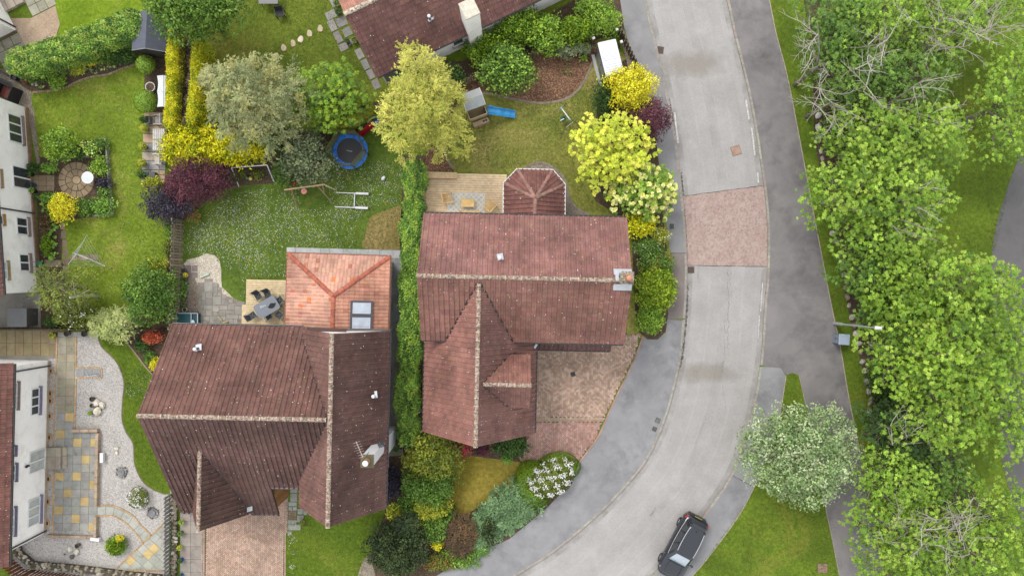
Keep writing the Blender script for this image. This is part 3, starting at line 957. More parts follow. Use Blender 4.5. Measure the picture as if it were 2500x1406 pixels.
# patio of mixed slabs behind the big house
Z5 = [(455, 600, 525, 670), (530, 605, 670, 750), (675, 600, 745, 675), (455, 672, 522, 745), (680, 680, 745, 820), (750, 680, 815, 750), (440, 750, 487, 820), (490, 752, 550, 885), (555, 755, 662, 858), (750, 755, 815, 820), (820, 795, 890, 862), (440, 860, 478, 962), (482, 888, 548, 962), (555, 862, 662, 965), (668, 830, 808, 965), (815, 868, 918, 968), (930, 868, 1000, 935), (445, 970, 515, 1036), (522, 970, 658, 1040), (665, 970, 770, 1075), (778, 975, 912, 1045), (918, 942, 1022, 1045), (1060, 912, 1195, 980), (1030, 985, 1172, 1122), (440, 1042, 545, 1145), (552, 1045, 658, 1145), (680, 1078, 752, 1145), (778, 1050, 878, 1150), (885, 1055, 1022, 1118), (885, 1125, 1092, 1193), (440, 1152, 510, 1218), (510, 1155, 618, 1218), (625, 1150, 770, 1275), (775, 1155, 878, 1220), (440, 1225, 575, 1300), (885, 1200, 1000, 1290), (1005, 1200, 1075, 1290), (1098, 1130, 1145, 1195), (530, 540, 670, 596), (325, 320, 420, 420), (325, 430, 420, 528), (230, 318, 318, 520)]
pt = pave_set('flagstone_patio', 'patio of mixed grey flagstones behind the dark-roofed house')
for i, (a, b_, c, d) in enumerate(Z5):
 q = [P(420 + x / 6.697, 600 + y / 6.697) for x, y in ((a, b_), (c, b_), (c, d), (a, d))]
 slab(pt, shrink(q, .006), 0, .034, C(150, 146, 138) if i < 39 else C(138, 128, 122), a=.14)
sheet_w('patio_bed', [P(484, 690), P(532, 690), P(545, 720), P(600, 738), P(600, 815), P(484, 815)], .018, M['gravel_brown'])
# slab strip round the garden room
pt = pave_set('slab_strip', 'blue grey slab strip along the orange-roofed garden room')
x = 700
while x < 985:
 wd = random.choice((22, 28, 33))
 slab(pt, shrink([P(x, 604 + (x - 713) * .028), P(x + wd, 604 + (x + wd - 713) * .028), P(x + wd, 624 + (x - 713) * .028), P(x, 624 + (x - 713) * .028)], .006), 0, .04, C(176, 180, 180))
 x += wd
y = 626
while y < 815:
 hh = random.choice((20, 26, 34))
 slab(pt, shrink([P(960, y), P(983, y), P(983, y + hh), P(960, y + hh)], .006), 0, .035, C(134, 136, 136), a=.16)
 y += hh
# circular patio
cp = pave_set('round_patio', 'circular patio of tan stone wedges')
cc = (187, 440)
slab(cp, [P(cc[0] + 10 * math.cos(t), cc[1] + 10 * math.sin(t)) for t in np.linspace(0, 2 * math.pi, 14)[:-1]], 0, .036, C(166, 146, 116))
for r0, r1, n in ((11.4, 26, 9), (27.6, 43.5, 16)):
 for k in range(n):
  a0, a1 = 2 * math.pi * k / n + .9 / r1, 2 * math.pi * (k + 1) / n - .9 / r1
  q = [P(cc[0] + r1 * math.cos(t), cc[1] + r1 * math.sin(t)) for t in np.linspace(a0, a1, 5)] + [P(cc[0] + r0 * math.cos(t), cc[1] + r0 * math.sin(t)) for t in np.linspace(a1, a0, 5)]
  slab(cp, q, 0, .035, C(150, 132, 106), bev=.006, a=.13)
sheet('patio_base', [(cc[0] + 48 * math.cos(t), cc[1] + 46 * math.sin(t)) for t in np.linspace(0, 2 * math.pi, 30)[:-1]], .020, M['soil'])
for i in range(3):
 for j in range(3):
  slab(cp, shrink([P(76 + i * 19, 428 + j * 13), P(95 + i * 19, 428 + j * 13), P(95 + i * 19, 441 + j * 13), P(76 + i * 19, 441 + j * 13)], .008), 0, .035, C(146, 128, 104), a=.15)
# seating terrace by the golden hedge
ter = pave_set('seating_terrace', 'terrace of blue and peach slabs beside the golden hedge')
rows = [(565, 612, (.25, 1)), (616, 712, (.45, .55, 1)), (716, 802, (.25, 1)), (806, 906, (.46, 1)), (910, 1002, (.25, .75, 1)), (1006, 1098, (.46, 1)), (1102, 1200, (.3, .75, 1)), (1204, 1255, (.4, .75, 1)), (1258, 1306, (.3, .7, 1)), (1310, 1342, (.5, 1))]
for k, (a, b_, cuts) in enumerate(rows):
 y0, y1 = 150 + a / 4.535, 150 + b_ / 4.535
 xl = 352 - (y0 - 274) * .045; wd = 58; t0 = 0
 for t in cuts:
  q = [P(xl + wd * t0, y0), P(xl + wd * t, y0), P(xl + wd * t, y1), P(xl + wd * t0, y1)]
  slab(ter, shrink(q, .007), 0, .034, random.choice((C(160, 156, 156), C(190, 164, 136), C(178, 166, 150))))
  t0 = t
# stepping stones across the top lawn
for i, (x, y) in enumerate(((782, 71), (756, 83), (734, 97), (716, 107), (693, 118), (675, 140), (664, 161))):
 mm = MB()
 a0 = random.uniform(0, 3)
 pts = [(PX(8.6) * math.cos(t) * (1 + .12 * math.sin(3 * t + a0)), PX(6.6) * math.sin(t) * (1 + .1 * math.cos(2 * t + a0))) for t in np.linspace(0, 2 * math.pi, 15)[:-1]]
 pts = [rot2(px_, py_, math.radians(100 + 15 * math.sin(i * 2.1))) for px_, py_ in pts]
 mm.prism(pts, 0, .05, C(224, 210, 184) if i == 2 else jit(C(192, 176, 146), .08), bev=.012)
 lab = ['stepping stone nearest the grey slabs by the bungalow', 'second stepping stone from the grey slabs by the bungalow', 'whitest stepping stone in the middle of the row across the lawn', 'stepping stone just below the whitest one on the lawn',
     'fifth stepping stone from the grey slabs by the bungalow', 'sixth stepping stone, last one clear of the grey willow', 'stepping stone half under the grey willow at the row\'s end'][i]
 tag(mm.build('stepping_stone', M['stone'], None, P(x, y, .008)), lab, 'stepping stone', 'stepping stones across the top lawn')
# grey slabs beside the bungalow gable
pt = pave_set('gable_slab_path', 'grey slabs along the bungalow gable')
aa = math.radians(26.5)
for zx, zy, sw, sh in ((1035, 105, 70, 55), (1045, 178, 48, 78), (1085, 258, 46, 80), (1122, 325, 60, 50), (1108, 152, 72, 66), (1148, 222, 60, 60), (1060, 20, 50, 60), (1180, 285, 60, 40), (1232, 372, 46, 72), (1272, 445, 44, 70), (1308, 512, 44, 66), (1345, 580, 48, 66)):
 c = P(440 + zx / 2.8125, zy / 2.8125)
 hx, hy = PX(sw / 2.8125) / 2, PX(sh / 2.8125) / 2
 slab(pt, [(c.x + rot2(x, y, aa)[0], c.y + rot2(x, y, aa)[1]) for x, y in ((-hx, -hy), (hx, -hy), (hx, hy), (-hx, hy))], 0, .04, C(150, 146, 142), a=.15)
# slab path by the clothes dryer and hostas
pt = pave_set('broken_slab_path', 'broken slab path beside the hostas')
for x0, y0, x1, y1 in ((147, 545, 158, 561), (149, 563, 162, 583), (152, 585, 164, 604), (154, 606, 166, 626), (153, 628, 169, 646), (153, 648, 169, 668), (170, 622, 190, 636), (192, 622, 214, 636), (215, 620, 240, 636), (108, 634, 150, 652)):
 slab(pt, shrink([P(x0, y0), P(x1, y0 + 1), P(x1 + 1, y1), P(x0 + .5, y1)], .012), 0, .03, C(140, 124, 106), a=.14, bev=.012)
# slabs round the corner house, top left
aF = math.radians(27)
def rslab(parent, cx, cy, sw, sh, ang, col, z1=.035, z0=0.0, name='slab'):
 c = P(cx, cy, 0)
 hx, hy = PX(sw) / 2 - .008, PX(sh) / 2 - .008
 return slab(parent, [(c.x + rot2(x, y, ang)[0], c.y + rot2(x, y, ang)[1]) for x, y in ((-hx, -hy), (hx, -hy), (hx, hy), (-hx, hy))], z0, z1, col, a=.12, name=name)
pt = pave_set('corner_terrace', 'raised pale slab terrace by the corner house')
for i in range(3):
 for j in range(4):
  q = rot2(-i * 21 + 46, -j * 30 + 10, -aF)
  rslab(pt, 2 + q[0], 12 + q[1], 20.5, 29.5, aF, C(186, 172, 156), .22 if i else .23)
pt = pave_set('corner_slab_path', 'slab path beside the dry earth')
for i in range(3):
 for j in range(2):
  q = rot2(i * 22, -j * 26, -aF)
  rslab(pt, 84 + q[0], 25 + q[1], 21.5, 25.5, aF, C(160, 156, 138))
for i in range(3):
 for j in range(3):
  q = rot2(-i * 24, j * 25, -aF)
  rslab(pt, 40 + q[0], 96 + q[1], 23, 24, aF, C(150, 144, 128))

# ------------------------------------------------------------------ herringbone block drives
def herringbone(name, poly, ang, cols, z=.0, h=.045, bl=.20, bw=.10, label=None):
 """real blocks in a 45 degree herringbone, clipped to the outline; under ten pixels each, so one joined mesh"""
 pw = [P(x, y) for x, y in poly]
 pw = [(p.x, p.y) for p in pw]
 if ngon_area(pw) < 0: pw = pw[::-1]
 xs = [p[0] for p in pw]; ys = [p[1] for p in pw]
 cx, cy = (min(xs) + max(xs)) / 2, (min(ys) + max(ys)) / 2
 R = max(max(xs) - min(xs), max(ys) - min(ys)) * .75
 nn = int(R / bw)
 mm = MB()
 def inside(p):
  c = False
  for a, b in zip(pw, pw[1:] + pw[:1]):
   if (a[1] > p[1]) != (b[1] > p[1]) and p[0] < (b[0] - a[0]) * (p[1] - a[1]) / (b[1] - a[1]) + a[0]:
    c = not c
  return c
 gp = .006
 for i in range(-nn, nn):
  for j in range(-nn, nn):
   k = (i - j) % 4
   if k == 0: x0, y0, lx, ly = i * bw, j * bw, bl, bw
   elif k == 3: x0, y0, lx, ly = i * bw, j * bw, bw, bl
   else: continue
   mx, my = rot2(x0 + lx / 2, y0 + ly / 2, ang)
   if not inside((cx + mx, cy + my)): continue
   col = jit(random.choice(cols), .13, .05)
   q = []
   for (dx, dy) in ((x0 + gp, y0 + gp), (x0 + lx - gp, y0 + gp), (x0 + lx - gp, y0 + ly - gp), (x0 + gp, y0 + ly - gp)):
    rx_, ry_ = rot2(dx, dy, ang)
    q.append((cx + rx_, cy + ry_))
   dz = random.uniform(-.002, .002)
   top = [(x_, y_, z + h + dz) for x_, y_ in shrink(q, .004)]
   bot = [(x_, y_, z) for x_, y_ in q]
   mm.grid([bot, top], col, closed=True)
   mm.face(top, col)
 base = MB()
 base.face([(x_, y_, z + h - .014) for x_, y_ in pw], C(100, 88, 78))
 root = struct(base.build(name, M['brick']), label)
 o = mm.build('block_paving', M['brick'], root)
 o['kind'] = 'stuff'
 return root
PINK = [C(186, 158, 140), C(176, 146, 128), C(190, 164, 146)]
BROWN = [C(190, 162, 144), C(176, 150, 132), C(196, 172, 154), C(168, 140, 120)]
RED = [C(176, 140, 128), C(166, 128, 116), C(184, 150, 138)]
da = herringbone('driveway', [(1296, 838), (1562, 815), (1548, 868), (1510, 945), (1482, 1005), (1474, 1019), (1296, 1019)], math.radians(44), BROWN, label='brown herringbone block driveway of the house by the road')
db = herringbone('driveway', [(1296, 1029), (1470, 1029), (1456, 1064), (1414, 1124), (1275, 1124), (1285, 1050)], math.radians(44), RED, label='reddish herringbone strip below the brown driveway')
dc = herringbone('driveway', [(503, 1180), (694, 1180), (692, 1440), (501, 1440)], math.radians(44), PINK, label='pale pink herringbone driveway below the dark-roofed house')
for par, ln, cl in ((da, [(1300, 1021.5), (1477, 1021.5)], C(180, 156, 134)), (da, [(1300, 1026), (1474, 1026)], C(172, 148, 128)), (da, [(1569, 820), (1550, 876), (1514, 948), (1485, 1010), (1461, 1064), (1416, 1125)], C(176, 140, 124)),
     (dc, [(499, 1180), (498, 1440)], C(172, 148, 132)), (dc, [(494.5, 1180), (493.5, 1440)], C(164, 142, 128)), (dc, [(697, 1180), (696, 1440)], C(172, 146, 130)), (dc, [(701.5, 1180), (700.5, 1300)], C(164, 142, 128)), (db, [(1282, 1050), (1272, 1124), (1412, 1126.5)], C(160, 128, 116))):
 brick_row(par, pxline(ln, 0, 3), .2, .1, cl, .05)
pt = pave_set('drive_slab_strip', 'grey slab strip left of the pink driveway')
for j in range(7):
 for i, (x0, x1) in enumerate(((440, 466), (466, 493))):
  slab(pt, shrink([P(x0, 1240 + j * 31), P(x1, 1240 + j * 31), P(x1, 1271 + j * 31), P(x0, 1271 + j * 31)], .008), 0, .035, C(150, 142, 134), a=.09)
pt = pave_set('entrance_slab_path', 'pale grey slab path from the front door')
for zx, zy, sw, sh in ((1555, 735, 100, 70), (1555, 830, 90, 110), (1540, 918, 110, 55), (1510, 977, 50, 50), (1568, 977, 55, 50), (1535, 1065, 110, 115), (1535, 1152, 110, 50), (1535, 1222, 110, 80), (1605, 1225, 80, 75), (1500, 1300, 55, 50), (1640, 1015, 70, 75), (1640, 1110, 90, 90), (1705, 1030, 50, 60)):
 slab(pt, shrink([P(430 + (zx + a_ * sw / 2) / 5.409, 1060 + (zy + b_ * sh / 2) / 5.409) for a_, b_ in ((-1, -1), (1, -1), (1, 1), (-1, 1))], .005), 0, .035, C(158, 160, 154) if zy != 1065 else C(140, 118, 104))
# ================================================================== buildings
PROF = [(0.0, -.008), (0.10, -.012), (0.175, -.006), (0.205, .036), (0.245, .05), (0.28, .036), (0.30, -.004)]
PROF_NEW = [(0.0, .004), (0.05, .026), (0.11, .03), (0.17, .006), (0.24, -.004), (0.30, .004)]

def clip_uv(poly, cl):
 """clip a list of (u,v,h) points by a*u+b*v<=c"""
 a, b, c = cl
 out = []
 for p, q in zip(poly, poly[1:] + poly[:1]):
  fp, fq = c - a * p[0] - b * p[1], c - a * q[0] - b * q[1]
  if fp >= 0: out.append(p)
  if (fp >= 0) != (fq >= 0):
   t = fp / (fp - fq)
   out.append(tuple(x + (y - x) * t for x, y in zip(p, q)))
 return out

class Roof:
 def __init__(self, house, col, mat='tile', tw=.30, th=.33, prof=PROF):
  self.house, self.col, self.mat, self.tw, self.th, self.prof = house, col, mat, tw, th, prof
  self.tiles = []
  self.deck = MB()
  self.part = None

 def slope(self, e0, u, W, L, pitch=None, s=None, clips=(), hide=None, col=None, deck=True, visible=None, rest=None):
  """e0 lower-left corner of the slope seen from outside, u along the eave, s up the slope"""
  e0, u, s = Vector(e0), Vector(u).normalized(), Vector(s).normalized()
  n = u.cross(s).normalized()
  nu, nv = int(math.ceil(W / self.tw - 1e-4)), int(math.ceil(L / self.th - 1e-4))
  tw, th = W / nu, L / nv
  base = col or self.col
  pr = [(a / .30 * tw, h) for a, h in self.prof]
  toW = lambda p: e0 + u * p[0] + s * p[1] + n * p[2]
  if deck:
   q = [(0, 0, -.03), (W, 0, -.03), (W, L, -.03), (0, L, -.03)]
   for cl in clips: q = clip_uv(q, cl)
   if len(q) >= 3:
    self.deck.face([toW(p) for p in q], tuple(x * .5 for x in base))
    self.deck.face([toW((p[0], p[1], -.12)) for p in q][::-1], C(70, 62, 58))
    for p, r in zip(q, q[1:] + q[:1]):
     self.deck.face([toW((p[0], p[1], -.12)), toW((r[0], r[1], -.12)), toW(r), toW(p)], C(62, 52, 48))
  for j in range(nv):
   for i in range(nu):
    u0, v0 = i * tw, j * th
    cen = toW((u0 + tw / 2, v0 + th / 2, 0))
    if hide and hide(cen): continue
    if any(a * (u0 + (0 if a > 0 else tw)) + b * (v0 + (0 if b > 0 else th)) > c for a, b, c in clips): continue
    cut = [cl for cl in clips if cl[0] * (u0 + (tw if cl[0] > 0 else 0)) + cl[1] * (v0 + (th if cl[1] > 0 else 0)) > cl[2]]
    lift = .03 + random.uniform(-.003, .004)
    du, dv = 0.0, random.uniform(-.006, .006)
    faces = []
    for (a, ha), (b, hb) in zip(pr, pr[1:]):
     faces.append([(u0 + a, v0 + dv, ha + lift), (u0 + b, v0 + dv, hb + lift), (u0 + b, v0 + th + .02, hb), (u0 + a, v0 + th + .02, ha)])
     faces.append([(u0 + a, v0 + dv, ha - .012), (u0 + b, v0 + dv, hb - .012), (u0 + b, v0 + dv, hb + lift), (u0 + a, v0 + dv, ha + lift)])
    for cl in cut:
     faces = [f for f in (clip_uv(f, cl) for f in faces) if len(f) >= 3]
    if not faces: continue
    c = jit(base, .13, .045)
    self.tiles.append((cen, [[toW(p) for p in f] for f in faces], c))

 def finish(self, part_name='roof', limit=300, pick=None):
  self.part = self.deck.build(part_name, M['plain'], self.house) if self.deck.f else link(part_name, None, self.house)
  order = sorted(range(len(self.tiles)), key=pick or (lambda i: -self.tiles[i][0].z))
  rest = MB()
  for k in order[limit:]:
   for f in self.tiles[k][1]: rest.face(f, self.tiles[k][2])
  if rest.f:
   rest.build('roof_tiles', M[self.mat], self.part)['kind'] = 'stuff'
  for k in order[:limit]:
   mm = MB()
   for f in self.tiles[k][1]: mm.face(f, self.tiles[k][2])
   mm.build('tile', M[self.mat], self.part)
  return self.part

def ridge(roof_part, a, b, r=.13, col=C(150, 122, 104), ln=.46, mat='ridge', joint=C(222, 210, 196), drop=.03, jw=.035, flat=False):
 """half-round ridge or hip tiles one by one, pale mortar at the joints"""
 a, b = Vector(a), Vector(b)
 d = b - a
 n = max(1, int(round(d.length / ln)))
 t = d.normalized()
 side = t.cross(Vector((0, 0, 1))).normalized()
 up = side.cross(t).normalized()
 for i in range(n):
  p0, p1 = a + d * (i / n), a + d * ((i + 1) / n)
  mm = MB()
  c = jit(col, .14, .05)
  rr = r * random.uniform(.97, 1.03)
  def ring(p, q):
   return [p + side * (q * math.cos(x)) + up * (q * math.sin(x) * .8 - drop) for x in np.linspace(-.25, math.pi + .25, 9)]
  p1s = p1 - t * jw
  mm.grid([ring(p0, rr), ring(p1s, rr * 1.02)], c)
  mm.grid([ring(p1s, rr * 1.07), ring(p1 + t * .005, rr * 1.07)], joint)
  mm.face(ring(p0, rr), c); mm.face(ring(p1 + t * .005, rr * 1.07)[::-1], joint)
  mm.build('ridge_tile', M[mat], roof_part, smooth=False)

def gutter(house, pts, r=.06, col=C(46, 44, 46), name='gutter'):
 mm = MB()
 pts = [Vector(p) for p in pts]
 mm.tube(pts, r, col, 8)
 return mm.build(name, M['gloss'], house)

def strip_between(name, par, pts, wd, col, lift=.05, mat='metal'):
 """thin valley lining or flashing following a 3-D line"""
 mm = MB()
 pts = [Vector(p) + Vector((0, 0, lift)) for p in pts]
 rows = [[], [], []]
 for i, p in enumerate(pts):
  t = (pts[min(i + 1, len(pts) - 1)] - pts[max(i - 1, 0)]).normalized()
  s = t.cross(Vector((0, 0, 1))).normalized()
  rows[0].append(p - s * wd / 2); rows[1].append(p + Vector((0, 0, .012))); rows[2].append(p + s * wd / 2)
 mm.grid(rows[::-1], col)
 return mm.build(name, M[mat], par)

def wall_box(house, x0, x1, y0, y1, z, col, gable=None, name='wall', mat='render', z0=0.0):
 """four walls; gable=('x'|'y', ridge z) raises two gable ends"""
 mm = MB()
 B = [(x0, y0), (x1, y0), (x1, y1), (x0, y1)]
 for i in range(4):
  (ax, ay), (bx, by) = B[i], B[(i + 1) % 4]
  f = [(ax, ay, z0), (bx, by, z0), (bx, by, z), (ax, ay, z)]
  horiz = (i % 2 == 0)
  if gable and ((gable[0] == 'y' and horiz) or (gable[0] == 'x' and not horiz)):
   f.insert(3, ((ax + bx) / 2, (ay + by) / 2, gable[1]))
  mm.face(f, col)
 return mm.build(name, M[mat], house)

def window(house, c, along, wd, ht, panes=2, glass='glass', frame=C(236, 238, 240), sill=None, depth=.06, horiz=True, name='window', out=None, sw=.16):
 """window on a wall: c centre point on the wall face, along = horizontal unit vector in the wall, out = outward normal"""
 c, along, out = Vector(c), Vector(along).normalized(), Vector(out).normalized()
 up = Vector((0, 0, 1))
 def bx(mm, ca, cu, ha, hu, d0, d1, col):
  p = []
  for d in (d0, d1):
   for sa, su in ((-1, -1), (1, -1), (1, 1), (-1, 1)):
    p.append(c + along * (ca + sa * ha) + up * (cu + su * hu) + out * d)
  mm.hexa(p, col)
 fr = MB()
 t = .05
 bx(fr, 0, ht / 2 - t / 2, wd / 2, t / 2, -.02, depth, frame)
 bx(fr, 0, -ht / 2 + t / 2, wd / 2, t / 2, -.02, depth, frame)
 bx(fr, -wd / 2 + t / 2, 0, t / 2, ht / 2 - t, -.02, depth, frame)
 bx(fr, wd / 2 - t / 2, 0, t / 2, ht / 2 - t, -.02, depth, frame)
 for k in range(1, panes):
  bx(fr, -wd / 2 + wd * k / panes, 0, .045, ht / 2 - t, -.02, depth - .002, frame)
 o = fr.build(name, M['plain'], house)
 pw = wd / panes
 for k in range(panes):
  mm = MB()
  bx(mm, -wd / 2 + pw * (k + .5), 0, pw / 2 - .03, ht / 2 - t + .01, -.015, .02, (1, 1, 1))
  mm.build('pane', M[glass], o)
 if sill is not None:
  mm = MB()
  bx(mm, 0, -ht / 2 - .05, wd / 2 + .1, .04, 0, sw, sill)
  mm.build('sill', M['stone'], o)
 return o

WHITE = (0.84, 0.83, 0.81)
LEAD = C(176, 182, 190)
DARK = C(52, 46, 44)

def vent_pipe(house, p, h=.42, cap=C(222, 224, 226), dark=C(60, 60, 62)):
 mm = MB()
 p = Vector(p)
 mm.box(p + Vector((.02, .06, .03)), (.36, .42, .012), LEAD, .2, Matrix.Rotation(math.radians(-22), 3, 'X'))
 mm.lathe([(.075, -.15), (.075, h)], dark, 12, p)
 mm.lathe([(.10, h), (.11, h + .03), (.10, h + .14), (.0, h + .17)], cap, 12, p)
 return mm.build('vent_pipe', M['gloss'], house)

# ------------------------------------------------------------------ house by the road
TA = math.radians(-1.26)
hA = thing('detached_house', 'detached house with red brown roof beside the curving road', 'house', (.72, .56, 0), TA)
def locA(v):
 d = Vector(v) - hA.location
 x, y = rot2(d.x, d.y, -TA)
 return Vector((x, y, v[2] if len(v) > 2 else 0))
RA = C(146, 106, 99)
ra = Roof(hA, RA)
ZE, ZR, HW, HL = 5.0, 7.45, 3.82, 6.15
WX, WH, WZE, WZR, WY = -2.6, 3.5, 3.3, 7.3, -9.72
main_z = lambda y: ZR - abs(y) * (ZR - ZE) / HW
wing_z = lambda x: WZR - abs(x - WX) * (WZR - WZE) / WH
up_m = (ZR - ZE) / HW
Lm = math.hypot(HW, ZR - ZE)
in_wing = lambda p: abs(p.x - WX) < WH and p.y > WY
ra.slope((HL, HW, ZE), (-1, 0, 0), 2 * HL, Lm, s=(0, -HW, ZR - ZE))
ra.slope((-HL, -HW, ZE), (1, 0, 0), 2 * HL, Lm, s=(0, HW, ZR - ZE), hide=lambda p: in_wing(p) and wing_z(p.x) > p.z + .22, col=C(139, 101, 91))  # front slope: shade added to its own tile tone
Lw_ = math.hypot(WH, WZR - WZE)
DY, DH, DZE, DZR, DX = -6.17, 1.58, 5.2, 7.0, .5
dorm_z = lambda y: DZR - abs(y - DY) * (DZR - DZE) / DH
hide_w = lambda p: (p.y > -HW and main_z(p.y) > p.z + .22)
ra.slope((WX - WH, 0, WZE), (0, -1, 0), -WY, Lw_, s=(WH, 0, WZR - WZE), hide=hide_w, col=C(152, 109, 99))  # west slope tinted lighter, light from upper left put into the colour
ra.slope((WX + WH, WY, WZE), (0, 1, 0), -WY, Lw_, s=(-WH, 0, WZR - WZE), hide=lambda p: hide_w(p) or (abs(p.y - DY) < DH - .05 and p.x < DX - .1 and dorm_z(p.y) > p.z + .1), col=C(130, 96, 89))  # east slope tinted darker, shade put into the tile colour
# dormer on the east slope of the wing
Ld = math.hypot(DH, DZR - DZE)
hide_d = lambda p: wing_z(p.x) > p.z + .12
ra.slope((DX, DY + DH, DZE), (-1, 0, 0), DX - WX, Ld, s=(0, -DH, DZR - DZE), hide=hide_d, col=C(148, 105, 94))  # dormer side facing the light gets the paler tint
ra.slope((WX, DY - DH, DZE), (1, 0, 0), DX - WX, Ld, s=(0, DH, DZR - DZE), hide=hide_d, col=C(135, 99, 91))  # shaded dormer side gets the darker tint
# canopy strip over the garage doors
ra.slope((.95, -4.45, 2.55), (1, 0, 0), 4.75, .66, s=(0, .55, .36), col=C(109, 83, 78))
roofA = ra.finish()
ridge(roofA, (-HL - .02, 0, ZR), (HL - .75, 0, ZR))
ridge(roofA, (WX, -.35, WZR + .0), (WX, WY - .02, WZR))
ridge(roofA, (WX + .35, DY, DZR), (DX + .02, DY, DZR), r=.12)
y_v = lambda z: -(ZR - z) / up_m
def valley(par, f, n=8):
 strip_between('valley_gutter', par, [f(t) for t in np.linspace(0, 1, n)], .16, C(54, 50, 48))
k_w = (WZR - WZE) / WH
valley(roofA, lambda t: (WX - (WZR - (7.2 - 2.2 * t)) / k_w, y_v(7.2 - 2.2 * t), 7.2 - 2.2 * t))
valley(roofA, lambda t: (WX + (WZR - (7.2 - 2.2 * t)) / k_w, y_v(7.2 - 2.2 * t), 7.2 - 2.2 * t))
k_d = (DZR - DZE) / DH
for sgn in (1, -1):
 valley(roofA, lambda t: (WX + (WZR - (6.95 - 1.75 * t)) / k_w, DY + sgn * (DZR - (6.95 - 1.75 * t)) / k_d, 6.95 - 1.75 * t))
wall_box(hA, -HL + .3, HL - .3, -HW + .45, HW - .45, ZE - .02, WHITE, ('x', ZR - .25))
wall_box(hA, WX - WH + .4, WX + WH - .4, WY + .25, -HW + .6, WZE - .02, WHITE, ('y', WZR - .3))
wall_box(hA, WX + 1.2, DX - .12, DY - DH + .2, DY + DH - .2, DZE, WHITE, ('x', DZR - .2), name='dormer_wall', z0=4.0)
window(hA, (DX - .12, DY, 4.75), (0, 1, 0), 1.2, .9, 2, out=(1, 0, 0))
for y in (-7.9, -5.6):
 window(hA, (WX + WH - .4, y, 1.6), (0, 1, 0), 1.4, 1.1, 2, sill=C(150, 140, 130), out=(1, 0, 0))
window(hA, (HL - .3, 1.2, 1.6), (0, 1, 0), 1.2, 1.1, 2, sill=C(150, 140, 130), out=(1, 0, 0))
window(hA, (WX, WY + .25, 1.6), (1, 0, 0), 1.8, 1.2, 3, sill=C(150, 140, 130), out=(0, -1, 0))
for x in (2.1, 4.6):
 mm = MB()
 mm.box((x, -HW + .43, 1.1), (2.1, .06, 2.2), C(220, 220, 216))
 for k in range(1, 4): mm.box((x, -HW + .39, k * .55), (2.1, .03, .02), C(180, 180, 176))
 mm.build('garage_door', M['plain'], hA)
gutter(hA, [(-HL + .05, HW + .05, ZE - .04), (HL - .05, HW + .05, ZE - .04)])
gutter(hA, [(-HL + .05, -HW - .05, ZE - .04), (WX - WH + 1.9, -HW - .05, ZE - .04)])
gutter(hA, [(WX + WH - 1.5, -HW - .05, ZE - .04), (HL - .05, -HW - .05, ZE - .04)])
gutter(hA, [(WX - WH - .05, -HW + .1, WZE - .04), (WX - WH - .05, WY + .1, WZE - .04)])
gutter(hA, [(WX + WH + .05, -HW - .4, WZE - .04), (WX + WH + .05, WY + .1, WZE - .04)])
gutter(hA, [(1.0, -4.5, 2.52), (5.65, -4.5, 2.52)], .05)
vent_pipe(hA, (-1.45, 1.15, main_z(1.15) + .05))
def flashing(house, p, sx, sy, col=LEAD, tilt=None, rz=0, name='lead_flashing'):
 mm = MB()
 mm.box(p, (sx, sy, .014), col, rz, tilt)
 return mm.build(name, M['metal'], house)
for fx, fy, rz in ((WX - 1.95, -HW - .12, .4), (WX + 3.45, -HW - .35, -.5)):
 flashing(hA, (fx, fy, ZE - .3 if fx < -3 else 3.55), .16, .28, tilt=Matrix.Rotation(.5, 3, 'Y'), rz=rz)

def chimney(house, x, y, z0, z1, s, pot, wallc=WHITE, capc=C(120, 112, 92), white_pot=False):
 mm = MB()
 mm.prism([(x - s / 2, y - s / 2), (x + s / 2, y - s / 2), (x + s / 2, y + s / 2), (x - s / 2, y + s / 2)], z0, z1, wallc)
 o = mm.build('chimney', M['render'], house)
 mm = MB()
 mm.box((x, y, z1 + .04), (s + .12, s + .12, .09), capc, bev=.015)
 mm.box((x, y, z1 + .10), (s - .02, s - .02, .05), tuple(c * .8 for c in capc), bev=.02)
 mm.build('cap', M['ridge' if not white_pot else 'stone'], o)
 mm = MB()
 mm.lathe([(.17, 0), (.15, .12), (.13, .38), (.16, .40), (.16, .46), (.115, .46), (.11, .3)], C(176, 130, 104), 14, (x, y, z1 + .12))
 mm.lathe([(.15, .42), (.17, .47), (.13, .56), (0.0, .60)], pot, 14, (x, y, z1 + .12))
 mm.build('chimney_pot', M['plain'], o, smooth=True)
 return o
cA = chimney(hA, 5.72, .12, 6.9, 8.35, .60, C(206, 140, 108), C(150, 140, 122))
for yy, tl in ((.48, -1), (-.40, 1)):
 flashing(hA, (5.62, yy, main_z(yy) + .085), 1.05, .42, C(186, 190, 196), Matrix.Rotation(tl * math.atan(up_m), 3, 'X'))
flashing(hA, (5.28, .25, main_z(.25) + .10), .2, .7, C(196, 200, 206), Matrix.Rotation(-math.atan(up_m), 3, 'X'))

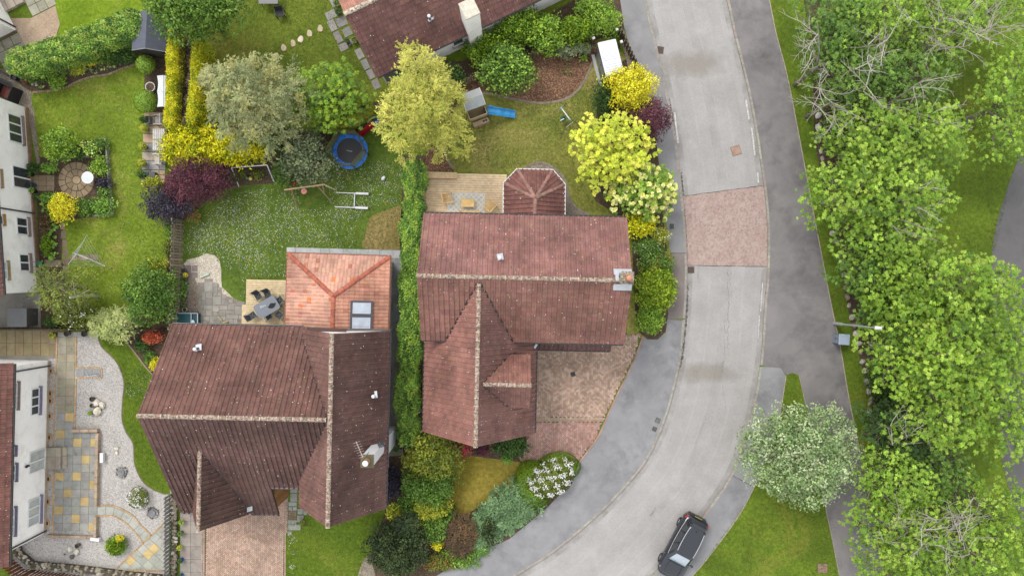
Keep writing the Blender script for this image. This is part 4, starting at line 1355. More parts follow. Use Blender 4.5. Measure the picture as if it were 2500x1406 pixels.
# hexagonal sunroom on the back
bay = [locA(P(*q, 2.5)) for q in ((1230, 531), (1231, 447), (1263, 414), (1349, 416), (1378, 450), (1378, 535))]
apex = locA(P(1307, 484, 3.75)); apex.z = 3.75
back = locA(P(1305, 530, 3.75)); back.z = 3.75
rb = Roof(hA, C(128, 88, 81), th=.31)
def tri_slope(rf, a, b, c, d=None, col=None):
 """tiled face with eave a->b (ccw from outside) and top point(s) c[,d]"""
 a, b, c = Vector(a), Vector(b), Vector(c)
 u = (b - a).normalized()
 nrm = u.cross(c - a).normalized()
 s = nrm.cross(u).normalized()
 W = (b - a).length
 tops = [c] + ([Vector(d)] if d is not None else [])
 uv = [((t - a).dot(u), (t - a).dot(s)) for t in tops]
 L = max(v for _, v in uv)
 u0 = min(0, min(x for x, _ in uv)); u1 = max(W, max(x for x, _ in uv))
 e = a + u * u0
 pts = [(0 - u0, 0), (W - u0, 0)] + [(x - u0, v) for x, v in uv]
 cl = []
 for p, q in zip(pts, pts[1:] + pts[:1]):
  dx, dy = q[0] - p[0], q[1] - p[1]
  if abs(dy) < 1e-6 and dx > 0: continue
  if math.hypot(dx, dy) < 1e-6: continue
  cl.append((dy, -dx, dy * p[0] - dx * p[1]))
 rf.slope(e, u, u1 - u0, L, s=s, clips=cl, col=col)
B6 = bay
tri_slope(rb, B6[1], B6[0], back, apex)      # west
tri_slope(rb, B6[2], B6[1], apex)
tri_slope(rb, B6[3], B6[2], apex)
tri_slope(rb, B6[4], B6[3], apex)
tri_slope(rb, B6[5], B6[4], apex, back)
roofBay = rb.finish('sunroom_roof', limit=0)
for q in B6[1:5]:
 ridge(roofBay, q + (apex - q).normalized() * .05, apex + Vector((0, 0, .02)), r=.12, col=C(150, 116, 104), joint=C(122, 96, 88), mat='stone', jw=.02)
ridge(roofBay, apex, back, r=.12, col=C(150, 116, 104), joint=C(122, 96, 88), mat='stone', jw=.02)
mm = MB()
ctr = sum(B6, Vector()) / 6
ins = [q + (Vector((ctr.x, ctr.y, q.z)) - q) * .09 for q in B6]
for i in range(5):
 mm.face([(ins[i].x, ins[i].y, 0), (ins[i + 1].x, ins[i + 1].y, 0), (ins[i + 1].x, ins[i + 1].y, 2.45), (ins[i].x, ins[i].y, 2.45)][::-1], WHITE)
mm.build('sunroom_wall', M['render'], hA)
for i in range(5):
 mid = (ins[i] + ins[i + 1]) / 2; al = (ins[i + 1] - ins[i]).normalized()
 o_ = Vector((mid.x - ctr.x, mid.y - ctr.y, 0)).normalized()
 window(hA, (mid.x, mid.y, 1.5), (al.x, al.y, 0), (ins[i + 1] - ins[i]).length * .8, 1.3, 2, out=o_)
gutter(hA, [q + (q - Vector((ctr.x, ctr.y, q.z))).normalized() * .05 - Vector((0, 0, .02)) for q in B6], .045, C(226, 226, 224))

# ------------------------------------------------------------------ dark-roofed house
TB = math.radians(-1.22)
hB = thing('detached_house', 'large dark-roofed detached house with white chimney and pink driveway', 'house', (-21.02, -7.17, 0), TB)
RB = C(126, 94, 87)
rB = Roof(hB, RB)
tB = 3.82 / 4.94
bz = lambda y: 8.12 - abs(y) * tB
QX, QH, QZE, QZR, QY0, QY1 = 10.85, 2.62, 4.8, 8.3, -5.95, 4.85
qz = lambda x: QZR - abs(x - QX) * (QZR - QZE) / QH
GX, GH, GZE, GZR, GY = 2.75, 1.74, 3.0, 6.3, -7.05
gz = lambda x: GZR - abs(x - GX) * (GZR - GZE) / GH
hid_main = lambda p: (abs(p.x - QX) < QH and QY0 < p.y < QY1 and qz(p.x) > p.z + .22) or (abs(p.x - GX) < GH - .05 and p.y > GY and p.y < 0 and gz(p.x) > p.z + .22)
kk = math.hypot(1, tB)
rB.slope((10.75, 4.94, 4.3), (-1, 0, 0), 10.75, 4.94 * kk, s=(0, -1, tB), hide=hid_main, col=C(121, 88, 80))  # lit back slope painted lighter than the front
rB.slope((0, -4.94, 4.3), (1, 0, 0), 10.75, 4.94 * kk, s=(0, 1, tB), hide=hid_main, col=C(102, 77, 72))  # front slope painted darker for shade, on top of the tile tone
rB.slope((0, -7.15, 8.12 - 7.15 * tB), (1, 0, 0), 6.3, 2.21 * kk, s=(0, 1, tB), hide=hid_main, col=C(99, 75, 70))  # lower front roof carries the same painted shade
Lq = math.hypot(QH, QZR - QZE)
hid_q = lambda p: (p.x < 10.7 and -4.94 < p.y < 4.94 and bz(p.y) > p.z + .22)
rB.slope((QX - QH, QY1, QZE), (0, -1, 0), QY1 - QY0, Lq, s=(QH, 0, QZR - QZE), hide=hid_q, col=C(128, 95, 88))  # lit west side of the wing painted lighter
rB.slope((QX + QH, QY0, QZE), (0, 1, 0), QY1 - QY0, Lq, s=(-QH, 0, QZR - QZE), col=C(102, 77, 72))  # shaded east side of the wing painted darker
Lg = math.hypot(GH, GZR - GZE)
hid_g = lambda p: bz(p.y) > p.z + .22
rB.slope((GX - GH, 0, GZE), (0, -1, 0), -GY, Lg, s=(GH, 0, GZR - GZE), hide=hid_g, col=C(123, 90, 82))  # lit side of the front gable painted lighter
rB.slope((GX + GH, GY, GZE), (0, 1, 0), -GY, Lg, s=(-GH, 0, GZR - GZE), hide=hid_g, col=C(100, 77, 71))  # shaded side of the front gable painted darker
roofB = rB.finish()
ridge(roofB, (-.04, 0, 8.12), (10.6, 0, 8.12))
ridge(roofB, (QX, QY1 + .02, QZR), (QX, QY0 - .03, QZR))
gy0 = -(8.12 - GZR) / tB
ridge(roofB, (GX, gy0 + .1, GZR), (GX, GY - .03, GZR), r=.12)
kq = (QZR - QZE) / QH
for sgn in (1, -1):
 valley(roofB, lambda t: (QX - (QZR - (8.1 - (3.25 if sgn > 0 else 3.25) * t)) / kq, sgn * t * 3.25 / tB, 8.1 - 3.25 * t))
kg = (GZR - GZE) / GH
for sgn in (1, -1):
 valley(roofB, lambda t: (GX + sgn * (GZR - (6.3 - 3.2 * t)) / kg, -(8.12 - (6.3 - 3.2 * t)) / tB, 6.3 - 3.2 * t))
wall_box(hB, .3, 10.6, -4.5, 4.5, 4.28, WHITE, ('x', 7.8))
wall_box(hB, .3, 5.9, -6.75, -4.4, 2.6, WHITE)
mm = MB()
mm.box((6.0, -5.7, 1.45), (.12, 2.2, 2.9), C(150, 108, 66))
for k in range(12): mm.box((6.075, -6.7 + k * .18, 1.45), (.03, .165, 2.9), jit(C(156, 112, 70), .1))
mm.build('timber_cladding', M['wood'], hB)
wall_box(hB, QX - QH + .45, QX + QH - .67, QY0 + .25, QY1 - .15, QZE + .3, WHITE, ('y', QZR - .3))
wall_box(hB, GX - GH + .25, GX + GH - .25, GY + .2, -4.6, GZE, WHITE, ('y', GZR - .3))
mm = MB()
mm.box((GX, GY + .18, 1.1), (2.4, .06, 2.2), C(120, 86, 60))
mm.build('garage_door', M['wood'], hB)
for y in (-3.8, 1.6, 3.4):
 window(hB, (QX + QH - .67, y, 1.5), (0, 1, 0), 1.0, 1.0, 2, sill=C(180, 176, 170), out=(1, 0, 0))
window(hB, (QX, QY0 + .25, 1.5), (1, 0, 0), 1.8, 1.2, 3, sill=C(180, 176, 170), out=(0, -1, 0))
window(hB, (QX, QY0 + .25, 4.3), (1, 0, 0), 1.4, 1.1, 2, sill=C(180, 176, 170), out=(0, -1, 0))
mm = MB()
mm.box((8.0, -4.52, 1.05), (.95, .06, 2.1), C(96, 66, 46))
mm.box((8.0, -4.56, 1.5), (.5, .02, .7), C(130, 150, 156))
mm.build('front_door', M['wood'], hB)
gutter(hB, [(.05, 5.0, 4.26), (8.1, 5.0, 4.26)])
gutter(hB, [(6.35, -5.0, 4.26), (8.2, -5.0, 4.26)])
zc = 8.12 - 7.15 * tB - .04
gutter(hB, [(.05, -7.2, zc), (GX - GH - .05, -7.2, zc)])
gutter(hB, [(GX + GH + .05, -7.2, zc), (6.3, -7.2, zc)])
gutter(hB, [(QX + QH + .05, QY0 + .1, QZE - .04), (QX + QH + .05, QY1 - .1, QZE - .04)])
gutter(hB, [(GX + GH + .04, GY + .1, GZE - .03), (GX + GH + .04, -5.0, GZE - .03)], .05)
for y in (1.9, -4.1):
 gutter(hB, [(QX + QH + .03, y, QZE - .05), (QX + QH - .45, y, QZE - .35), (QX + QH - .58, y, QZE - .6), (QX + QH - .58, y, .1)], .045, name='downpipe')
vent_pipe(hB, (2.15, 3.6, bz(3.6) + .05))
vent_pipe(hB, (QX + 1.95, 1.05, qz(QX + 1.95) + .05), .2)
flashing(hB, (GX + GH + .2, -6.6, 3.35), .35, .3, C(196, 206, 214), Matrix.Rotation(-math.atan(tB), 3, 'X'), .3)
# tall rendered chimney breast on the east wall
mm = MB()
mm.prism([(12.55, -2.98), (13.30, -2.98), (13.30, -1.85), (12.55, -1.85)], 0, 3.3, C(206, 208, 212))
lo, hi = [(12.55, -2.98, 3.3), (13.30, -2.98, 3.3), (13.30, -1.85, 3.3), (12.55, -1.85, 3.3)], [(12.72, -2.47, 4.0), (13.34, -2.47, 4.0), (13.34, -1.85, 4.0), (12.72, -1.85, 4.0)]
mm.grid([[Vector(p) for p in lo], [Vector(p) for p in hi]], C(212, 214, 218), closed=True)
mm.build('chimney_breast', M['render'], hB)
cB = chimney(hB, 13.03, -2.16, 3.9, 8.45, .61, C(240, 240, 238), C(222, 224, 226), C(112, 104, 78), True)
mm = MB()
mm.tube([(12.95, -1.86, 7.6), (12.95, -1.8, 9.3)], .018, C(120, 118, 116), 6)
mm.tube([(12.95, -1.8, 9.25), (12.55, -.9, 9.3)], .02, C(214, 190, 176), 6)
for k in range(7):
 q = Vector((12.95, -1.8, 9.26)).lerp(Vector((12.55, -.9, 9.3)), (k + .5) / 7)
 mm.tube([q + Vector((-.2, -.08, 0)), q + Vector((.2, .08, 0))], .008, C(190, 186, 182), 4)
mm.build('television_aerial', M['metal'], cB)
mm = MB()
mm.tube([(13.3, -1.9, 6.6), (13.45, -1.6, 6.7)], .02, C(70, 70, 72), 6)
mm.lathe([(0, 0), (.1, .02), (.18, .07), (.2, .09)], C(80, 80, 84), 14, (13.45, -1.6, 6.65))
mm.build('satellite_dish', M['metal'], cB)

# ------------------------------------------------------------------ orange-roofed garden room
TG = math.radians(-1.8)
hG = thing('garden_room', 'garden room with new orange hipped tile roof and two skylights', 'extension', (-11.07, 2.11, 0), TG)
rG = Roof(hG, C(214, 142, 112), 'tile_new', tw=.235, th=.34, prof=PROF_NEW)
gw, gl, ge, ga = 3.27, 4.78, 2.5, 3.62
ap = Vector((0, -2.62, ga)); rend = Vector((0, -gl, ga))
tri_slope(rG, (gw, 0, ge), (-gw, 0, ge), ap, col=C(206, 158, 138))
tri_slope(rG, (-gw, 0, ge), (-gw, -gl, ge), rend, ap, col=C(206, 156, 136))
tri_slope(rG, (gw, -gl, ge), (gw, 0, ge), ap, rend, col=C(202, 148, 126))
for i, t in enumerate(rG.tiles):
 if random.random() < .07: rG.tiles[i] = (t[0], t[1], jit(C(186, 124, 102), .10)) if random.random() < .93 else (t[0], t[1], jit(C(218, 128, 78), .08))
roofG = rG.finish(limit=300, pick=lambda i: rG.tiles[i][0].y)
HC = C(176, 104, 84)
for a in ((-gw, 0, ge), (gw, 0, ge)):
 ridge(roofG, a, ap + Vector((0, 0, .03)), r=.14, col=HC, joint=C(140, 84, 68), mat='stone', ln=.4, jw=.02, drop=.02)
ridge(roofG, ap + Vector((0, 0, .02)), rend, r=.14, col=HC, joint=C(140, 84, 68), mat='stone', ln=.42, jw=.02, drop=.02)
wall_box(hG, -gw + .25, gw - .25, -gl, -.25, ge - .05, WHITE)
gutter(hG, [(-gw - .05, -gl, ge - .04), (-gw - .05, .05, ge - .04), (gw + .05, .05, ge - .04), (gw + .05, -gl, ge - .04)], .055, C(150, 96, 80))
window(hG, (-gw + .25, -1.6, 1.1), (0, -1, 0), 2.4, 2.1, 3, out=(-1, 0, 0), name='patio_door')
window(hG, (0, -.25, 1.3), (1, 0, 0), 2.4, 1.2, 3, sill=C(170, 170, 168), out=(0, 1, 0))
pit = math.atan((ga - ge) / gw)
for k, yy in enumerate((-3.33, -4.26)):
 c = Vector((1.68, yy, ga - 1.68 * math.tan(pit) + .07))
 R = Matrix.Rotation(pit, 3, 'Y')
 mm = MB()
 for dx, dy, sx, sy in ((0, .41, 1.38, .12), (0, -.41, 1.38, .12), (-.63, 0, .12, .7), (.63, 0, .12, .7)):
  mm.box(c + R @ Vector((dx, dy, .03)), (sx, sy, .12), C(82, 86, 94), 0, R)
 sk = mm.build('skylight', M['plain'], hG)
 mm = MB(); mm.box(c + R @ Vector((0, 0, .03)), (1.14, .7, .06), w, 0, R); mm.build('pane', M['skylight'], sk)
 mm = MB()
 for dx, dy, sx, sy in ((0, .33, 1.1, .03), (0, -.33, 1.1, .03), (-.54, 0, .03, .63), (.54, 0, .03, .63)):
  mm.box(c + R @ Vector((dx, dy, .066)), (sx, sy, .012), C(220, 222, 226), 0, R)
 mm.build('blind_edge', M['plain'], sk)
strip_between('lead_flashing', hG, [(-gw, -gl + .05, ge + .1), (0, -gl + .05, ga + .1), (gw, -gl + .05, ge + .1)], .25, C(120, 112, 108), .06)

# ------------------------------------------------------------------ bungalow at the top
TC = math.radians(25.64)
hC = thing('bungalow', 'bungalow with brown roof and white gable at the top edge', 'house', (-8.63, 13.42, 0), TC)
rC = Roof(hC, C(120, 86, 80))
CL, CH, CE, CR = 15.0, 3.48, 2.6, 5.0
Lc = math.hypot(CH, CR - CE)
hid_c = lambda p: 6.45 < p.x < 7.35 and p.y < .75
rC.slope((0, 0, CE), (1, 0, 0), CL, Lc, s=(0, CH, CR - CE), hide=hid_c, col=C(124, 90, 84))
rC.slope((CL, 2 * CH, CE), (-1, 0, 0), CL, Lc, s=(0, -CH, CR - CE), col=C(176, 128, 112))  # far slope coloured lighter, as the side turned to the light
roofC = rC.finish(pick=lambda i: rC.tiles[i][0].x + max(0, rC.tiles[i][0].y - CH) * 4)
ridge(roofC, (-.03, CH, CR), (CL, CH, CR), r=.15, col=C(210, 190, 172), joint=C(232, 220, 206))
wall_box(hC, .3, CL, .2, 2 * CH - .4, CE - .02, WHITE, ('x', CR - .3))
gutter(hC, [(.05, -.05, CE - .04), (6.5, -.05, CE - .04)])
gutter(hC, [(7.4, -.05, CE - .04), (CL, -.05, CE - .04)])
mm = MB()
mm.prism([(6.42, -.28), (7.32, -.28), (7.32, .75), (6.42, .75)], 0, 5.6, WHITE)
ch = mm.build('chimney', M['render'], hC)
mm = MB(); mm.box((6.87, .24, 5.66), (.96, 1.08, .12), C(206, 200, 184), bev=.02); mm.build('cap', M['stone'], ch)
window(hC, (5.75, .2, 1.45), (1, 0, 0), .75, .85, 1, sill=C(160, 156, 150), out=(0, -1, 0))
mm = MB()
mm.box((1.35, .17, 1.05), (1.9, .05, 2.0), C(120, 122, 122)); mm.box((1.35, .16, 2.08), (2.0, .06, .07), C(214, 214, 212))
mm.build('garage_door', M['plain'], hC)
vent_pipe(hC, (4.6, 1.45, CE + 1.45 * (CR - CE) / CH + .05), .5)

# ------------------------------------------------------------------ white two-storey houses on the left edge
def ray_wall(house, px, py, xw=0.0):
 """local (y, z) where the photo pixel hits the wall plane x = xw of a house"""
 Mi = (Matrix.Translation(house.location) @ Matrix.Rotation(house.rotation_euler.z, 4, 'Z')).inverted()
 o = Mi @ Vector((0, 0, H)); p = Mi @ P(px, py, 0)
 d = p - o
 t = (xw - o.x) / d.x
 q = o + d * t
 return q.y, q.z
def px_window(house, xt, xb, y0, y1, panes, glass='glass', sill=None, name='window'):
 """window from its photo outline: xt/xb top and bottom edge columns, y0..y1 rows at the bottom edge"""
 ya, zb = ray_wall(house, xb, y0)
 yb, _ = ray_wall(house, xb, y1)
 _, zt = ray_wall(house, xt, (y0 + y1) / 2)
 return window(house, (0, (ya + yb) / 2, (zb + zt) / 2), (0, 1, 0), abs(yb - ya), zt - zb, panes, glass, sill=sill, out=(1, 0, 0), name=name, sw=.2)

hD = thing('white_house', 'white rendered house with purple sills beside the gravel garden', 'house', (-31.19, -4.89, 0), math.radians(-1.34))
rD = Roof(hD, C(122, 88, 80))
pD = math.tan(math.radians(34))
Ld_ = 4.5 / math.cos(math.radians(34))
rD.slope((.32, -12.35, 3.95), (0, 1, 0), 12.6, Ld_, s=(-1, 0, pD), col=C(122, 86, 78))
rD.slope((-8.68, .25, 3.95), (0, -1, 0), 12.6, Ld_, s=(1, 0, pD), col=C(122, 86, 78))
roofD = rD.finish(pick=lambda i: -rD.tiles[i][0].x)
ridge(roofD, (-4.18, .26, 3.95 + 4.5 * pD), (-4.18, -12.36, 3.95 + 4.5 * pD))
wall_box(hD, -8.3, 0, -11.6, 0, 4.0, WHITE, ('y', 6.6))
mm = MB(); mm.box((.02, -5.8, .12), (.06, 11.6, .24), C(176, 160, 140)); mm.build('plinth', M['stone'], hD)
gutter(hD, [(.37, .2, 3.9), (.37, -12.3, 3.9)], .07)
SILL = C(132, 126, 150)
px_window(hD, 75, 95, 946, 1009, 3, sill=SILL)
px_window(hD, 30, 41, 934, 997, 2, 'glass_pale', sill=C(150, 132, 126))
px_window(hD, 27, 34, 1090, 1110, 1, sill=SILL)
px_window(hD, 26, 36, 1133, 1172, 2, sill=SILL)
px_window(hD, 71, 110, 1092, 1142, 2, 'glass_pale', name='french_door')
px_window(hD, 68, 97, 1210, 1273, 3, 'glass_pale', sill=SILL)
px_window(hD, 21, 34, 1239, 1305, 3, 'glass_pale', sill=SILL)
for yy in (-.35, -11.45):
 gutter(hD, [(.3, yy, 3.85), (.06, yy, 3.55), (.06, yy, .05)], .05, C(58, 56, 70), name='downpipe')
mm = MB(); q = ray_wall(hD, 65, 1137)
mm.box((.06, q[0], q[1]), (.1, .12, .28), C(50, 46, 50)); mm.ball((.12, q[0], q[1] + .18), .09, C(60, 56, 60), 8, 6)
mm.build('wall_lamp', M['metal'], hD)

hE = thing('white_house', 'white rendered house with brown sills beside the round patio', 'house', (-31.85, -.25, 0), math.radians(3.94))
rE = Roof(hE, C(112, 80, 72))
rE.slope((.32, -.25, 3.9), (0, 1, 0), 12.9, 1.8, s=(-1, 0, pD))
rE.slope((-8.68, 12.65, 3.9), (0, -1, 0), 12.9, Ld_, s=(1, 0, pD), clips=[])
rE.slope((.32 - 1.8 * math.cos(math.atan(pD)), -.25, 3.9 + 1.8 * math.sin(math.atan(pD))), (0, 1, 0), 12.9, Ld_ - 1.8, s=(-1, 0, pD))
roofE = rE.finish(limit=60, pick=lambda i: -rE.tiles[i][0].x + abs(rE.tiles[i][0].y) * .4)
wall_box(hE, -8.3, 0, 0, 12.4, 3.95, WHITE, ('y', 6.5))
mm = MB(); mm.box((.04, 6.2, .15), (.1, 12.4, .3), C(150, 122, 98)); mm.build('plinth', M['stone'], hE)
gutter(hE, [(.37, -.2, 3.86), (.37, 12.6, 3.86)], .07)
BS = C(136, 120, 108)
px_window(hE, 20, 50, 287, 352, 3, sill=BS)
px_window(hE, 31, 72, 414, 464, 2, name='french_door')
px_window(hE, 40, 65, 534, 574, 2, sill=BS)
px_window(hE, 47, 69, 622, 662, 2, sill=BS)
px_window(hE, -8, 5, 527, 548, 1, sill=C(176, 140, 80))
px_window(hE, 4, 15, 640, 681, 2, 'glass_pale', sill=C(170, 152, 112))
px_window(hE, -12, -2, 417, 456, 2, sill=C(176, 150, 112))
gutter(hE, [(.3, 5.28, 3.8), (.06, 5.28, 3.5), (.06, 5.28, .05)], .05, C(58, 56, 70), name='downpipe')

hF = thing('white_bungalow', 'corner of a white bungalow in the top left corner', 'house', P(41, 77), math.radians(27))
rF = Roof(hF, C(120, 86, 80))
rF.slope((.35, -.3, 2.65), (0, 1, 0), 8, 4.2, s=(-3.5, 0, 2.4))
rF.slope((-6.65, 7.7, 2.65), (0, -1, 0), 8, 4.2, s=(3.5, 0, 2.4))
rF.finish(limit=0)
wall_box(hF, -6.3, 0, 0, 7.5, 2.6, WHITE, ('y', 4.6))
mm = MB(); mm.box((-3, -.02, .1), (6.1, .06, .2), C(130, 112, 104)); mm.build('plinth', M['stone'], hF)
gutter(hF, [(.07, .28, 2.5), (.07, .28, .05)], .045, C(40, 40, 44), name='downpipe')
window(hF, (0, 2.1, 1.35), (0, 1, 0), 1.1, 1.2, 2, out=(1, 0, 0), sill=WHITE)
# ================================================================== vegetation
def leaf_object(name, p, nrm, axis, ln, wd, col, parent, fold=.18):
 """p, nrm, axis, col: (n,3) arrays; every leaf is one folded quad"""
 n = len(p)
 nrm = nrm / (np.linalg.norm(nrm, axis=1, keepdims=True) + 1e-9)
 axis = axis - nrm * np.sum(axis * nrm, axis=1, keepdims=True)
 axis = axis / (np.linalg.norm(axis, axis=1, keepdims=True) + 1e-9)
 side = np.cross(nrm, axis)
 ln = np.broadcast_to(np.asarray(ln, dtype=float), (n,))[:, None]
 wd = np.broadcast_to(np.asarray(wd, dtype=float), (n,))[:, None]
 v = np.empty((n, 4, 3))
 v[:, 0] = p - axis * ln / 2 - nrm * ln * fold * .4
 v[:, 1] = p + side * wd / 2 + nrm * wd * fold
 v[:, 2] = p + axis * ln / 2 - nrm * ln * fold * .4
 v[:, 3] = p - side * wd / 2 + nrm * wd * fold
 me = bpy.data.meshes.new(name)
 me.vertices.add(n * 4)
 me.vertices.foreach_set('co', v.astype(np.float32).ravel())
 me.loops.add(n * 4)
 me.loops.foreach_set('vertex_index', np.arange(n * 4, dtype=np.int32))
 me.polygons.add(n)
 me.polygons.foreach_set('loop_start', np.arange(0, n * 4, 4, dtype=np.int32))
 at = me.attributes.new('Col', 'FLOAT_COLOR', 'FACE')
 c = np.ones((n, 4), dtype=np.float32)
 c[:, :3] = np.clip(col, 0.002, .85)
 at.data.foreach_set('color', c.ravel())
 me.materials.append(M['leaf'])
 me.update(calc_edges=True)
 return link(name, me, parent)

def unit(n):
 d = rng.normal(size=(n, 3))
 return d / np.linalg.norm(d, axis=1, keepdims=True)

def wob(t, ph, amp):
 return 1 + amp * (np.sin(3 * t + ph[0]) * .5 + np.sin(5 * t + ph[1]) * .35 + np.sin(8 * t + ph[2]) * .25)

PAL = {}
def pal(name, *cols, k=1.45):
 PAL[name] = np.array([[lin(c) * k / KEX for c in q] for q in cols])
pal('green', (92, 124, 46), (108, 140, 54), (78, 110, 42))
pal('beech', (100, 132, 50), (122, 154, 60), (80, 114, 44), (140, 164, 72), k=1.65)
pal('deep', (62, 90, 38), (74, 104, 42), (54, 80, 36))
pal('lime', (126, 160, 52), (146, 178, 64), (108, 142, 46), k=1.4)
pal('limetree', (112, 146, 42), (132, 166, 52), (92, 126, 36), (150, 178, 66), k=1.36)
pal('gold', (210, 202, 24), (224, 214, 42), (182, 184, 24), (152, 164, 28))
pal('yellow', (222, 208, 36), (232, 220, 54), (204, 196, 32))
pal('limeyellow', (182, 194, 56), (198, 206, 66), (162, 178, 46), (210, 210, 80), k=1.55)
pal('willow', (146, 152, 104), (164, 166, 112), (128, 138, 92), (156, 154, 92))
pal('cedar', (178, 178, 78), (194, 192, 92), (158, 164, 66))
pal('laurel', (104, 136, 26), (124, 152, 34), (84, 116, 26))
pal('juniper', (116, 128, 92), (134, 144, 104), (98, 112, 80))
pal('purple', (92, 48, 62), (108, 58, 70), (72, 40, 52))
pal('smoke', (62, 56, 72), (74, 68, 84), (50, 46, 58))
pal('sage', (130, 152, 98), (148, 166, 118), (112, 138, 84), (160, 174, 132), k=1.5)
pal('blue', (98, 128, 84), (114, 144, 98), (84, 112, 72))
pal('olive', (104, 116, 44), (122, 132, 50), (86, 100, 40))
pal('olive2', (120, 130, 44), (142, 148, 54), (100, 114, 40), k=1.55)
pal('darkcon', (62, 78, 44), (76, 92, 50), (50, 66, 38))
pal('hedge', (100, 136, 52), (124, 158, 62), (84, 118, 48), (142, 170, 66), k=1.5)
pal('hosta', (118, 158, 60), (136, 176, 72), (104, 144, 54))
pal('brown', (98, 78, 54), (112, 88, 58), (84, 66, 46))
pal('red', (176, 84, 56), (190, 100, 66), (150, 66, 46))
pal('cream', (226, 224, 128), (234, 232, 160), (206, 210, 92), k=1.25)
pal('weep', (166, 176, 106), (180, 188, 120), (148, 160, 92))
pal('white', (236, 236, 232), (226, 226, 224), k=1.15)
pal('crimson', (176, 30, 64), (190, 44, 76), k=1.2)
pal('yelgreen', (160, 166, 50), (176, 180, 60), (140, 150, 44))
pal('yelgreen2', (128, 152, 36), (148, 170, 46), (106, 132, 32), k=1.55)
pal('twig', (110, 96, 78), (126, 112, 92), (92, 80, 66))

def colours(palette, n, per=None, jl=.2, jh=.07):
 """leaf colours; per: index of the clump each leaf belongs to, so that clumps differ"""
 pl = PAL[palette] if isinstance(palette, str) else palette
 if per is None:
  base = pl[rng.integers(0, len(pl), n)]
 else:
  k = int(per.max()) + 1
  cb = pl[rng.integers(0, len(pl), k)] * rng.uniform(.74, 1.24, (k, 1))
  base = cb[per]
 return base * rng.uniform(1 - jl, 1 + jl, (n, 1)) * rng.uniform(1 - jh, 1 + jh, (n, 3))

def crown_points(rx, ry, z0, z1, lobes, lr, per, ph, amp=.12, top=.85, dome=1.0, flat=.75, sprig=.05):
 """leaf positions on the upper faces of many overlapping lobes that fill an uneven dome"""
 hz = (z1 - z0)
 # lobe centres, spread by best candidate in plan
 cs = []
 for k in range(lobes):
  best, bd = None, -1
  for t in range(6):
   a = random.uniform(0, 2 * math.pi); r = math.sqrt(random.random()) * top
   x, y = r * math.cos(a), r * math.sin(a)
   d = min([(x - c[0]) ** 2 + (y - c[1]) ** 2 for c in cs] or [9])
   if d > bd: best, bd = (x, y), d
  cs.append(best)
 cs = np.array(cs)
 r = np.hypot(cs[:, 0], cs[:, 1]); t = np.arctan2(cs[:, 1], cs[:, 0])
 wv = wob(t, ph, amp)
 zc = z0 + hz * (np.sqrt(np.clip(1 - (r * .96) ** 2, 0, 1)) ** dome) * rng.uniform(.62, 1.04, lobes) - lr * .35
 jr = rng.uniform(.88, 1.1, lobes)
 C3 = np.stack([cs[:, 0] * rx * wv * jr, cs[:, 1] * ry * wv * jr, np.maximum(zc, z0 * .6 + lr * .3)], 1)
 lrad = lr * rng.uniform(.7, 1.3, lobes)
 idx = np.repeat(np.arange(lobes), per)
 n = len(idx)
 d = unit(n)
 d[:, 2] = np.abs(d[:, 2]) * 1.0 - .25
 d /= np.linalg.norm(d, axis=1, keepdims=True)
 rad = lrad[idx] * rng.uniform(.55, 1.08, n)
 far = rng.random(n) < sprig
 rad[far] *= rng.uniform(1.05, 1.75, int(far.sum()))
 p = C3[idx] + d * rad[:, None] * np.array([1, 1, flat])
 return p, d, idx, C3

def branch_tubes(mb, base, tips, r0, col, bend=.25, sides=5, seg=5, rtip=.012):
 for tip in tips:
  b, t = Vector(base), Vector(tip)
  pts = []
  off = Vector((random.uniform(-1, 1), random.uniform(-1, 1), random.uniform(-.3, .6))) * (t - b).length * bend * .4
  for k in range(seg + 1):
   f = k / seg
   pts.append(b.lerp(t, f) + off * math.sin(math.pi * f) + Vector((random.uniform(-1, 1), random.uniform(-1, 1), random.uniform(-1, 1))) * .03 * (t - b).length * (0 < k < seg))
  rr = [r0 * (1 - k / seg) + rtip for k in range(seg + 1)]
  mb.tube(pts, rr, col, sides)

